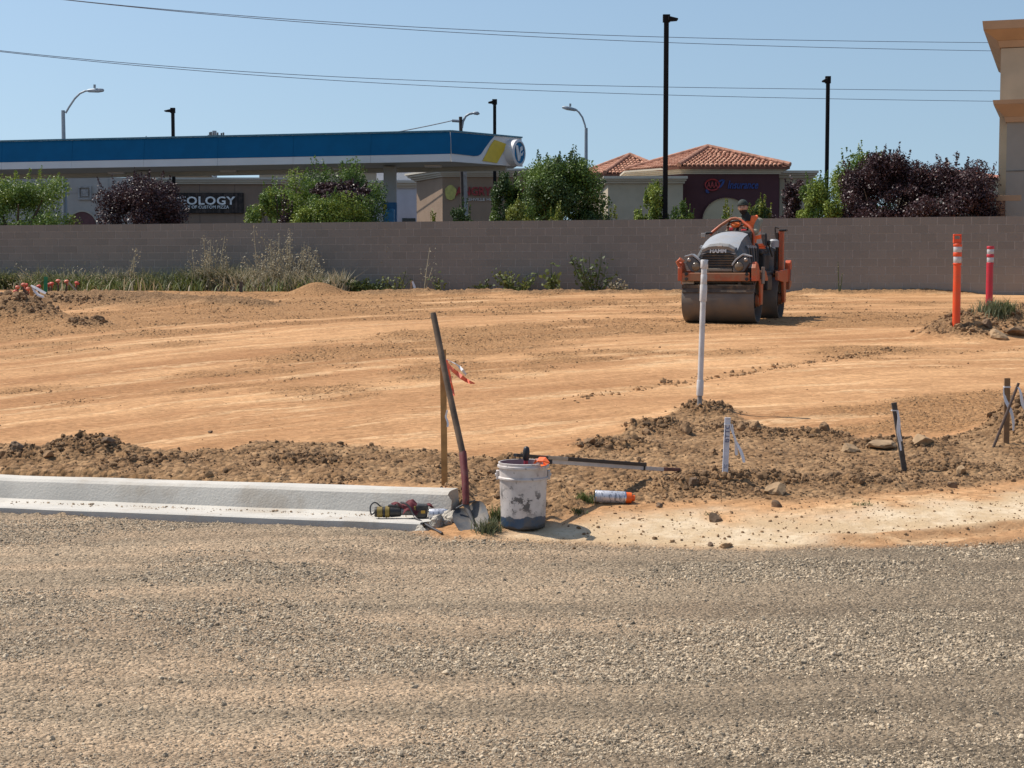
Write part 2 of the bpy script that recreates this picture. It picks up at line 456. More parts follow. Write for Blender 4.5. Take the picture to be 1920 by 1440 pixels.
# ================================================================== GROUND
def ground_material():
    m, nt, b = _nt('site_soil')
    geo = nt.nodes.new('ShaderNodeNewGeometry').outputs['Position']
    A = lambda n: N(nt, 'ShaderNodeAttribute', attribute_name=n).outputs['Fac']
    rough, gravel, crumb, pale = A('rough'), A('gravel'), A('crumb'), A('pale')
    sp = N(nt, 'ShaderNodeSeparateXYZ', i_0=geo)
    mth = lambda op, x, y=None: N(nt, 'ShaderNodeMath', operation=op, i_0=x, **({'i_1': y} if y is not None else {})).outputs[0]
    ph = mth('MULTIPLY', mth('ADD', sp.outputs[1], mth('MULTIPLY', mth('EXPONENT', mth('MULTIPLY', sp.outputs[0], -.16)), 4.6)), .62)
    wob = mth('MULTIPLY', noise(nt, geo, .8, 4), .5)
    phw = mth('ADD', ph, wob)
    tv = lambda kx, ky: N(nt, 'ShaderNodeCombineXYZ', i_0=mth('MULTIPLY', sp.outputs[0], kx), i_1=mth('MULTIPLY', phw, ky)).outputs[0]
    st1 = noise(nt, tv(.16, 1.0), 1.1, 7, .66)
    st2 = noise(nt, tv(.22, 2.0), 1.5, 7, .66)
    st3 = noise(nt, tv(.30, 6.0), 2.0, 5, .7)
    vor = nt.nodes.new('ShaderNodeTexVoronoi'); vor.inputs['Scale'].default_value = 62; nt.links.new(geo, vor.inputs['Vector'])
    vor2 = nt.nodes.new('ShaderNodeTexVoronoi'); vor2.inputs['Scale'].default_value = 135; nt.links.new(geo, vor2.inputs['Vector'])
    vcr = nt.nodes.new('ShaderNodeTexVoronoi'); vcr.inputs['Scale'].default_value = 26; nt.links.new(geo, vcr.inputs['Vector'])
    bw = lambda v: N(nt, 'ShaderNodeSeparateColor', i_0=v.outputs['Color']).outputs[0]
    fine = noise(nt, geo, 22, 5, .7); mid = noise(nt, geo, 3.2, 5, .65); big = noise(nt, geo, .35, 4, .6)
    grain = noise(nt, geo, 90, 3, .7)
    pad = mixc(nt, ramp(nt, st1, .34, .66), (.390, .194, .084), (.620, .350, .168))
    pad = mixc(nt, N(nt, 'ShaderNodeMath', operation='MULTIPLY', i_0=mth('MULTIPLY', ramp(nt, st2, .53, .60), ramp(nt, mid, .36, .56)), i_1=.6).outputs[0], pad, (.80, .54, .30))
    pad = mixc(nt, mth('MULTIPLY', ramp(nt, st3, .50, .66), .45), pad, (.33, .172, .074))
    pad = mixc(nt, N(nt, 'ShaderNodeMath', operation='MULTIPLY', i_0=ramp(nt, mid, .46, .66), i_1=.36).outputs[0], pad, (.34, .18, .078))
    cr = mixc(nt, ramp(nt, fine, .35, .65), (.250, .128, .053), (.405, .220, .096))
    pad = mixc(nt, N(nt, 'ShaderNodeMath', operation='MULTIPLY', i_0=crumb, i_1=.78).outputs[0], pad, cr)
    pad = mixc(nt, 1.0, pad, mixc(nt, bw(vcr), (.80, .79, .77), (1.15, 1.15, 1.15)), 'MULTIPLY')
    ro = mixc(nt, ramp(nt, mid, .36, .64), (.230, .132, .064), (.355, .216, .110))
    ro = mixc(nt, N(nt, 'ShaderNodeMath', operation='MULTIPLY', i_0=ramp(nt, fine, .52, .70), i_1=.5).outputs[0], ro, (.42, .265, .14))
    ro = mixc(nt, mth('MULTIPLY', A('damp'), .75), ro, mixc(nt, ramp(nt, fine, .35, .65), (.165, .092, .044), (.275, .162, .080)))
    ro = mixc(nt, 1.0, ro, mixc(nt, bw(vcr), (.72, .70, .68), (1.22, 1.22, 1.22)), 'MULTIPLY')
    col = mixc(nt, rough, pad, ro)
    pl = mixc(nt, ramp(nt, mid, .40, .66), (.56, .40, .235), (.70, .55, .37))
    pl = mixc(nt, N(nt, 'ShaderNodeMath', operation='MULTIPLY', i_0=ramp(nt, fine, .50, .62), i_1=.42).outputs[0], pl, (.46, .32, .19))
    col = mixc(nt, pale, col, pl)
    gs = N(nt, 'ShaderNodeMapping', i_Vector=geo, i_Scale=(.45, 1.5, 1)).outputs[0]
    gv = mixc(nt, ramp(nt, noise(nt, gs, 1.1, 6, .62), .40, .60), (.440, .320, .208), (.365, .278, .186))
    gv = mixc(nt, mth('MULTIPLY', ramp(nt, mth('SUBTRACT', sp.outputs[0], mth('MULTIPLY', sp.outputs[1], .32)), -2.7, -.3), .80), gv, (.225, .177, .122))
    tyre = noise(nt, N(nt, 'ShaderNodeMapping', i_Vector=geo, i_Scale=(.18, 3.4, 1), i_Rotation=(0, 0, .06)).outputs[0], 1.0, 5, .6)
    gv = mixc(nt, 1.0, gv, mixc(nt, ramp(nt, tyre, .36, .64), (.80, .80, .80), (1.14, 1.13, 1.12)), 'MULTIPLY')
    gv = mixc(nt, 1.0, gv, mixc(nt, bw(vor), (.66, .65, .64), (1.22, 1.21, 1.20)), 'MULTIPLY')
    gv = mixc(nt, 1.0, gv, mixc(nt, bw(vor2), (.74, .73, .72), (1.22, 1.22, 1.22)), 'MULTIPLY')
    gv = mixc(nt, mth('MULTIPLY', ramp(nt, grain, .60, .72), .5), gv, (.17, .13, .09))
    col = mixc(nt, gravel, col, gv)
    nt.links.new(col, b.inputs['Base Color'])
    b.inputs['Roughness'].default_value = .95; b.inputs['Specular IOR Level'].default_value = .15
    h1 = bump(nt, noise(nt, geo, 14, 6, .72), .55, .03)
    h2 = bump(nt, grain, .6, .008, h1)
    h2 = bump(nt, mth('MULTIPLY', mth('SUBTRACT', 1.0, vor.outputs['Distance']), gravel), 1.0, .011, h2)
    h2 = bump(nt, mth('MULTIPLY', mth('SUBTRACT', 1.0, vcr.outputs['Distance']), mth('MAXIMUM', rough, crumb)), 1.0, .020, h2)
    h3 = bump(nt, st3, .4, .02, h2)
    nt.links.new(h3, b.inputs['Normal'])
    return m
SOIL = ground_material()

def build_ground():
    nu, nv = 800, 800
    u = np.concatenate([np.linspace(-.9, -.36, 41)[:-1], np.linspace(-.36, .36, nu - 80), np.linspace(.36, .9, 41)[1:]])
    v = 3.4 * np.exp(np.linspace(0, math.log(47.5 / 3.4), nv))
    Y, U = np.meshgrid(v, u, indexing='ij'); X = U * Y
    X = X.ravel(); Y = Y.ravel()
    z = height(X, Y)
    # drop the outer rim below the big sheets
    rough, gravel, mz, mr, crumb = masks(X, Y)
    px = pxof(X, Y)
    ge = np.interp(px, GR_PX, GR_Y); lo = np.interp(px, LO_PX, LO_Y)
    pale = sstep(860, 980, px) * sstep(-.40, -.12, Y - ge) * sstep(.35, -.25, Y - (ge + .62 * (lo - ge)) + .35 * fbm(X * 3, Y * 3, 4, 201)) * (1 - gravel)
    brown = sstep(1480, 1620, px) * sstep(.26, .10, Y - ge + .12 * fbm(X * 4, Y * 4, 3, 207))
    pale = pale * (1 - .9 * brown)
    n = len(u)
    idx = np.arange(len(X)).reshape(nv, n)
    f = np.stack([idx[:-1, :-1], idx[:-1, 1:], idx[1:, 1:], idx[1:, :-1]], -1).reshape(-1, 4)
    o = mesh_np('site_ground', np.stack([X, Y, z], 1), f, SOIL, attrs={'damp': np.clip(mr, 0, 1), 'rough': rough, 'gravel': gravel, 'crumb': crumb, 'pale': pale}, smooth=True)
    tag(o, kind='structure')
    ms = simple('far_ground_soil', (.42, .31, .19), .95, var=.25, vs=.3)
    mb = MB(); mb.box((0, 0, -0.85), (4200, 4200, 0.1)); tag(mb.build('ground', ms), kind='structure')
    ma = simple('far_asphalt', (.06, .06, .062), .9, var=.2, vs=.5)
    mb = MB()   # ground behind the block wall, level with its foot
    mb.hexa([(-400, 50.3, .5), (400, 44, .5), (900, 2000, .5), (-900, 2000, .5), (-400, 50.3, 1.02), (400, 44, 1.02), (900, 2000, 1.02), (-900, 2000, 1.02)])
    tag(mb.build('car_park', ma), kind='structure')
build_ground()

# ------------------------------------------------------------------ scattered grit (uncountable)
def scatter(name, pts, scl, mat, variants=4, flat=(.45, 1.0), sub=2, seed=0):
    me = bpy.data.meshes.new(name)
    pts = np.asarray(pts, np.float32)
    me.vertices.add(len(pts)); me.vertices.foreach_set('co', pts.ravel())
    at_ = me.attributes.new('scl', 'FLOAT', 'POINT'); at_.data.foreach_set('value', np.asarray(scl, np.float32))
    me.materials.append(mat)
    o = bpy.data.objects.new(name, me); COL.objects.link(o)
    ng = bpy.data.node_groups.new(name + '_nodes', 'GeometryNodeTree')
    ng.interface.new_socket(name='Geometry', in_out='INPUT', socket_type='NodeSocketGeometry')
    ng.interface.new_socket(name='Geometry', in_out='OUTPUT', socket_type='NodeSocketGeometry')
    gi = ng.nodes.new('NodeGroupInput'); go = ng.nodes.new('NodeGroupOutput')
    join = ng.nodes.new('GeometryNodeGeometryToInstance')
    pos = ng.nodes.new('GeometryNodeInputPosition')
    for k in range(variants):
        ico = ng.nodes.new('GeometryNodeMeshIcoSphere'); ico.inputs['Radius'].default_value = 1.0; ico.inputs['Subdivisions'].default_value = sub
        nz = ng.nodes.new('ShaderNodeTexNoise'); nz.noise_dimensions = '4D'
        nz.inputs['W'].default_value = 3.7 * k + seed; nz.inputs['Scale'].default_value = 0.9; nz.inputs['Detail'].default_value = 2
        ng.links.new(pos.outputs[0], nz.inputs['Vector'])
        sub_ = ng.nodes.new('ShaderNodeVectorMath'); sub_.operation = 'SUBTRACT'; sub_.inputs[1].default_value = (.5, .5, .5)
        ng.links.new(nz.outputs['Color'], sub_.inputs[0])
        mul = ng.nodes.new('ShaderNodeVectorMath'); mul.operation = 'SCALE'; mul.inputs['Scale'].default_value = 1.9
        ng.links.new(sub_.outputs[0], mul.inputs[0])
        sp = ng.nodes.new('GeometryNodeSetPosition')
        ng.links.new(ico.outputs[0], sp.inputs['Geometry']); ng.links.new(mul.outputs[0], sp.inputs['Offset'])
        ng.links.new(sp.outputs[0], join.inputs[0])
    sm = ng.nodes.new('GeometryNodeSetMaterial'); sm.inputs['Material'].default_value = mat
    ng.links.new(join.outputs[0], sm.inputs['Geometry'])
    iop = ng.nodes.new('GeometryNodeInstanceOnPoints'); iop.inputs['Pick Instance'].default_value = True
    ng.links.new(gi.outputs[0], iop.inputs['Points']); ng.links.new(sm.outputs[0], iop.inputs['Instance'])
    rv = ng.nodes.new('FunctionNodeRandomValue'); rv.data_type = 'FLOAT_VECTOR'
    rv.inputs[0].default_value = (-.35, -.35, 0); rv.inputs[1].default_value = (.35, .35, 6.283)
    ng.links.new(rv.outputs[0], iop.inputs['Rotation'])
    rs = ng.nodes.new('FunctionNodeRandomValue'); rs.data_type = 'FLOAT_VECTOR'
    rs.inputs[0].default_value = (.6, .5, flat[0]); rs.inputs[1].default_value = (1.25, 1.0, flat[1]); rs.inputs['Seed'].default_value = 5
    na = ng.nodes.new('GeometryNodeInputNamedAttribute'); na.data_type = 'FLOAT'; na.inputs['Name'].default_value = 'scl'
    vm = ng.nodes.new('ShaderNodeVectorMath'); vm.operation = 'SCALE'
    ng.links.new(rs.outputs[0], vm.inputs[0]); ng.links.new(na.outputs[0], vm.inputs['Scale'])
    ng.links.new(vm.outputs[0], iop.inputs['Scale'])
    ng.links.new(iop.outputs[0], go.inputs[0])
    o.modifiers.new('scatter', 'NODES').node_group = ng
    return tag(o, kind='stuff')
def wedge(n, y0, y1, umax=.42, power=1.0):
    """random ground points, thinning with distance"""
    y = y0 * (y1 / y0) ** (rng.random(n) ** power)
    x = (rng.random(n) * 2 - 1) * umax * y
    return x, y
def grit():
    gm = simple('gravel_stone', (.41, .32, .215), .9, var=.12, vs=30, rnd=.65)
    x, y = wedge(420000, 4.4, 10.9, .40, 1.0)
    _, gr, _, _, _ = masks(x, y)
    patch = sstep(-.14, .24, fbm(x * .7, y * 1.7, 5, 301) + .14 * sstep(.0, 1.6, x))
    keep = (rng.random(len(x)) < gr * (.22 + .78 * patch))
    x, y = x[keep], y[keep]; patch = patch[keep]
    s = np.exp(rng.normal(math.log(.0031), .42, len(x))) * (.85 + .35 * patch)
    big = rng.random(len(x)) < .010
    s[big] *= 2.2
    s = np.clip(s, .0016, .013)
    scatter('gravel', np.stack([x, y, height(x, y) + s * .10], 1), s, gm, seed=1)
    cm = simple('loose_clod_soil', (.265, .155, .075), .97, var=.25, vs=25, rnd=.40, bmp=.6, bs=60, bd=.01)
    x, y = wedge(170000, 9.6, 32, .40, 1.5)
    rough, gr, mz, mr, crumb = masks(x, y)
    p = rough * (.10 + .42 * sstep(-.05, .3, fbm(x * 2.5, y * 2.5, 3, 311)) + 1.0 * mr)
    keep = (rng.random(len(x)) < np.clip(p, 0, 1)) & (gr < .3)
    x, y, mr = x[keep], y[keep], mr[keep]
    s = np.exp(rng.normal(math.log(.0060), .52, len(x))) * (1 + .6 * mr)
    s = np.clip(s, .004, .032) * np.clip(y / 12, 1, 2.2)
    rel = np.stack([x - C_R[0], y - C_R[1]], -1); t = rel @ C_T; q = rel @ C_N
    ok = ~((t > -.1) & (q > -.05) & (q < .63))
    x, y, s = x[ok], y[ok], s[ok]
    scatter('soil_clods', np.stack([x, y, height(x, y) + s * .15], 1), s, cm, seed=9, flat=(.6, 1.0))
    km = simple('crumbled_soil', (.33, .19, .088), .97, var=.2, vs=25, rnd=.35)
    x, y = wedge(130000, 12.5, 40, .38, 1.35)
    rough, gr, mz, mr, crumb = masks(x, y)
    p = crumb * (.15 + .85 * sstep(-.05, .3, fbm(x * 1.6, y * 1.6, 3, 331))) * (1 - rough) + .0035
    keep = (rng.random(len(x)) < p)
    x, y = x[keep], y[keep]
    s = np.clip(np.exp(rng.normal(math.log(.0046), .45, len(x))), .0025, .018) * np.clip(y / 14, 1, 2.3)
    scatter('soil_crumbs', np.stack([x, y, height(x, y) + s * .1], 1), s, km, seed=4)
    # crumbs thrown up along the wheel furrow
    t = rng.random(420); d = rng.normal(0, .10, 420)
    fx, fy = FUR_B.x - FUR_A.x, FUR_B.y - FUR_A.y; fl = math.hypot(fx, fy)
    x = FUR_A.x + fx * t - fy / fl * d; y = FUR_A.y + fy * t + fx / fl * d
    s = np.clip(np.exp(rng.normal(math.log(.010), .6, len(x))), .004, .04)
    scatter('furrow_crumbs', np.stack([x, y, height(x, y) + s * .2], 1), s, km, seed=21)
    # small stones on the pale strip at the road edge
    x, y = wedge(3200, 9.0, 10.6, .36, 1.0)
    px = pxof(x, y); keep = px > 1040; x, y = x[keep], y[keep]
    s = np.clip(np.exp(rng.normal(math.log(.004), .5, len(x))), .002, .014)
    scatter('strip_grit', np.stack([x, y, height(x, y) + s * .2], 1), s, cm, seed=14)
grit()

# larger clods one can pick out
CLOD = simple('clod_soil', (.28, .165, .082), .97, var=.3, vs=18, rnd=.25, bmp=.8, bs=22, bd=.02)
def rock(px, py, w_px, h_px, label, mat=CLOD, group='single clods on the graded soil', name='soil_clod', lump=1.0):
    g = G(px, py); s = g.y / F
    rx, rz = w_px * s / 2, h_px * s * .62
    bm = bmesh.new(); bmesh.ops.create_icosphere(bm, subdivisions=3, radius=1.0)
    sd = random.random() * 50
    from mathutils import noise as mn
    for v in bm.verts:
        n_ = v.co.normalized()
        k = 1 + .55 * lump * mn.noise(n_ * 1.1 + Vector((sd, 0, 0))) + .25 * lump * mn.noise(n_ * 2.7 + Vector((sd, 3, 0)))
        v.co = n_ * k
    for _ in range(9):
        pn = Vector((random.gauss(0, 1), random.gauss(0, 1), random.gauss(0, 1))).normalized(); dd = random.uniform(.50, .82)
        for v in bm.verts:
            q_ = v.co.dot(pn) - dd
            if q_ > 0: v.co -= pn * q_
    for v in bm.verts: v.co = Vector((v.co.x * rx * 1.2, v.co.y * rx, v.co.z * rz * 1.2))
    me = bpy.data.meshes.new(name); bm.to_mesh(me); bm.free(); me.materials.append(mat)
    o = bpy.data.objects.new(name, me); COL.objects.link(o)
    o.location = g + Vector((0, 0, rz * .35)); o.rotation_euler = (0, 0, random.random() * 6)
    tag(o, label, 'clod', group)
def rocks():
    slab = simple('pale_crust', (.34, .22, .118), .95, var=.2, vs=12, bmp=.6, bs=30, bd=.01)
    dk = simple('dark_stone', (.165, .102, .058), .9, var=.3, vs=12, bmp=.6, bs=30, bd=.01)
    rock(1107, 834, 24, 20, 'dark brown clod alone at the near tip of the loose soil ridge')
    rock(1286, 808, 26, 18, 'brown clod on the soil ridge below the white pipe')
    rock(1210, 812, 18, 12, 'small brown clod left of the soil ridge below the white pipe')
    rock(1339, 850, 10, 10, 'small round clod left of the white painted stake')
    rock(1390, 806, 22, 16, 'brown clod right behind the white painted stake')
    rock(1415, 808, 24, 20, 'lumpy clod in the dirt berm right of the white painted stake')
    rock(1544, 806, 22, 16, 'clod on the berm midway between white stake and dark stake')
    rock(1595, 846, 30, 16, 'flat pale slab of dried soil left of the dark leaning stake', slab, lump=.6)
    rock(1648, 836, 60, 12, 'long pale crust of dried soil just left of the dark leaning stake', slab, lump=.6)
    rock(1730, 832, 46, 20, 'wide pale block of dried soil right of the dark leaning stake', slab, lump=.6)
    rock(1803, 888, 26, 14, 'round pale clod right of the dark leaning stake on bare soil', slab)
    rock(1456, 924, 40, 22, 'big pale brown clod in the front heap below the white stake', slab)
    rock(1300, 912, 26, 20, 'dark clod at the left end of the front heap', dk)
    rock(1457, 950, 18, 14, 'grey brown stone in front of the front soil heap', dk)
    rock(1340, 976, 32, 14, 'dark flat stone on the pale dust right of the spray can', dk)
    rock(1236, 951, 14, 9, 'small grey stone right of the orange spray cap', dk)
    rock(1362, 1026, 24, 10, 'reddish broken clod at the gravel edge', CLOD)
    rock(1332, 1024, 14, 8, 'small dark clod at the gravel edge beside a reddish one', dk)
    rock(1783, 914, 22, 12, 'dark angular clod in the right front soil', dk)
    rock(1870, 633, 34, 20, 'large grey brown clod at the foot of the delineator mound', slab)
    rock(1905, 628, 40, 22, 'large clod at the right edge of the delineator mound', CLOD)
    rock(1848, 612, 22, 16, 'dark clod halfway up the delineator mound below the weeds', dk)
    rock(1711, 623, 8, 6, 'tiny clod on smooth soil left of the delineator mound')
    rock(30, 846, 26, 18, 'dark clod heap at the left frame edge behind the curb', dk)
    rock(108, 580, 9, 8, 'dark clod beside the left rear mound', dk)
    rock(200, 832, 30, 14, 'chunky dark clod on the crest of the left soil heap', dk)
    rock(90, 856, 20, 12, 'clod left of the left soil heap', CLOD)
    rock(395, 812, 10, 7, 'small clod on the smooth pad right of the left soil heap', dk)
rocks()

# ================================================================== KERB
def kerb():
    con = simple('new_concrete', (.54, .50, .435), .85, var=.07, vs=3, dirt=(.36, .29, .21), dirt_amt=.5, ds=2.2, bmp=.6, bs=70, bd=.006, dthr=.56)
    prof = [(.07, -.16), (.07, -.002), (.082, .006), (.36, -.006), (.405, .012), (.422, .095), (.434, .128), (.456, .145), (.49, .149), (.592, .149), (.600, .14), (.600, -.16)]
    L = 7.5; n = 150
    vs = []; fs = []; k = len(prof)
    for i in range(n + 1):
        t = L * i / n
        for j, (s, z) in enumerate(prof):
            dt = 0
            if i == 0:
                dt = -.04 + .15 * max(0, .36 - s) / .29 + .05 * math.sin(j * 2.1) if s < .4 else (.02 if z > .1 else -.01)
            wob = .004 * float(vnoise(np.array([t * 2.3]), np.array([j * 1.0]), 5)[0])
            p = C_R + C_T * (t + dt) + C_N * (s + wob)
            zz = z + (.066 - .066 * min(1, t / 3.3)) + wob
            if i == 0 and z > -.05 and s < .3: zz -= .012
            vs.append((p[0], p[1], zz))
    for i in range(n):
        for j in range(k - 1):
            fs.append((i * k + j, (i + 1) * k + j, (i + 1) * k + j + 1, i * k + j + 1))
    fs.append(tuple(range(k))); fs.append(tuple(n * k + j for j in range(k - 1, -1, -1)))
    r_ = root('concrete_curb', (C_R[0], C_R[1], 0), 'new pale concrete curb and gutter ending at the shovel', 'curb')
    mb = MB(); mb.add(vs, fs); mb.build('curb_and_gutter', con, r_, smooth=18)
    crm = bpy.data.materials['loose_clod_soil']
    n = 420; t = rng.random(n) * 4.2 + .1; q = np.where(rng.random(n) < .6, .375 - np.abs(rng.normal(0, .03, n)), .10 + .26 * rng.random(n)); sc = np.clip(np.exp(rng.normal(math.log(.0035), .5, n)), .0015, .011)
    P = C_R + C_T * t[:, None] + C_N * q[:, None]
    crm = simple('gutter_soil_pale', (.40, .29, .19), .97, var=.2, vs=25, rnd=.3)
    scatter('gutter_soil', np.stack([P[:, 0], P[:, 1], .066 - .066 * np.minimum(1, t / 3.3) + sc * .3 - .002], 1), sc, crm, seed=33)
    # ragged end of the pour
    rub = simple('rough_concrete', (.42, .37, .30), .95, var=.3, vs=14, bmp=1, bs=30, bd=.03)
    from mathutils import noise as mn
    bm = bmesh.new()
    for k_ in range(22):
        t = .08 - .20 * random.random(); s = .04 + .24 * random.random(); sc = .022 + .03 * random.random()
        p = C_R + C_T * t + C_N * s
        q = bmesh.ops.create_icosphere(bm, subdivisions=2, radius=sc)
        for v in q['verts']:
            v.co *= 1 + .7 * mn.noise(v.co * 22 + Vector((k_, 0, 0)))
            v.co += Vector((p[0], p[1], max(-.01, hz(p[0], p[1])) + .008 + .010 * (k_ % 3)))
    me = bpy.data.meshes.new('broken_end'); bm.to_mesh(me); bm.free(); me.materials.append(rub)
    for v in me.vertices: v.co -= Vector((C_R[0], C_R[1], 0))
    o = bpy.data.objects.new('broken_end', me); COL.objects.link(o); o.parent = r_; o['kind'] = 'stuff'
    o['label'] = 'ragged broken concrete under the end of the curb'
    return con
kerb()

# ================================================================== BLOCK WALL
W0 = np.array([-14.72, 46.0]); W1 = np.array([12.06, 38.5])
W_T = (W1 - W0) / np.linalg.norm(W1 - W0); W_N = np.array([W_T[1], -W_T[0]])   # towards the camera
WALL_TOP = 2.905
def wall_pt(s, off=0.0, z=0.0):
    p = W0 + W_T * s + W_N * off
    return Vector((p[0], p[1], z))
def block_wall():
    m, nt, b = _nt('wall_block')
    geo = nt.nodes.new('ShaderNodeNewGeometry'); oi = nt.nodes.new('ShaderNodeObjectInfo')
    rr = N(nt, 'ShaderNodeMath', operation='ADD', i_0=geo.outputs['Random Per Island'], i_1=oi.outputs['Random']).outputs[0]
    rr = N(nt, 'ShaderNodeMath', operation='FRACT', i_0=rr).outputs[0]
    base = mixc(nt, rr, (.196, .177, .153), (.232, .208, .181))
    pos = geo.outputs['Position']
    base = mixc(nt, N(nt, 'ShaderNodeMath', operation='MULTIPLY', i_0=noise(nt, pos, 30, 4, .7), i_1=.35).outputs[0], base, (.185, .165, .146))
    z = N(nt, 'ShaderNodeSeparateXYZ', i_0=pos)
    # haze of hanging dust, painted into the colour of the lower right courses
    f = N(nt, 'ShaderNodeMath', operation='MULTIPLY', i_0=ramp(nt, z.outputs[2], 2.3, 1.0), i_1=ramp(nt, z.outputs[0], 2.0, 9.0)).outputs[0]
    f = N(nt, 'ShaderNodeMath', operation='MULTIPLY', i_0=f, i_1=noise(nt, pos, .8, 4)).outputs[0]
    base = mixc(nt, f, base, (.36, .28, .21))
    nt.links.new(base, b.inputs['Base Color']); b.inputs['Roughness'].default_value = .95
    nt.links.new(bump(nt, noise(nt, pos, 60, 3), .4, .006), b.inputs['Normal'])
    mortar = simple('mortar', (.40, .37, .335), .95, var=.1)
    r_ = root('block_wall', tuple(wall_pt(13, 0, 0.9)), 'long grey brown concrete block wall along the back of the site', 'wall')
    rot = Matrix.Rotation(math.atan2(W_T[1], W_T[0]), 4, 'Z')
    th = .19
    s0, s1 = -9.0, 36.0
    mb = MB(); L = s1 - s0; c = wall_pt((s0 + s1) / 2, 0, (WALL_TOP + .5) / 2 - .004)
    mb.box(c, (L, th - .016, WALL_TOP - .5 - .008), rot.to_3x3()); mb.build('mortar_joints', mortar, r_)
    mbk = MB(); mbk.box((0, 0, 0), (.382, th, .188))
    me0 = None
    cells = []
    for k in range(11):
        z_ = WALL_TOP - .1 - .2 * k
        s = s0 + (.2 if k % 2 else 0)
        while s < s1 - .2:
            c_ = wall_pt(s, 0, z_)
            pxx = pxof(c_.x, c_.y)
            cells.append((s, z_, k, pxx)); s += .4
    vis = [c for c in cells if -10 < c[3] < 1935 and c[2] < 10]
    vis.sort(key=lambda c: -c[3]); near = set((c[0], c[1]) for c in vis[:296])
    stuff = MB(); proto = None
    for (s, z_, k, pxx) in cells:
        dp = random.uniform(-.002, .002)
        p = wall_pt(s, dp, z_)
        if (s, z_) in near:
            mt = Matrix.Translation(p) @ rot
            if proto is None:
                t = MB(); t.box((0, 0, 0), (.382, th, .188)); me = bpy.data.meshes.new('block'); me.from_pydata(t.v, [], t.f); me.materials.append(m)
                proto = me
            o = bpy.data.objects.new('block', proto); COL.objects.link(o); o.parent = r_
            o.matrix_local = WM[r_.name].inverted() @ mt
        else:
            stuff.box(p, (.382, th, .188), rot.to_3x3())
    o = stuff.build('block_courses', m, r_); o['kind'] = 'stuff'
block_wall()

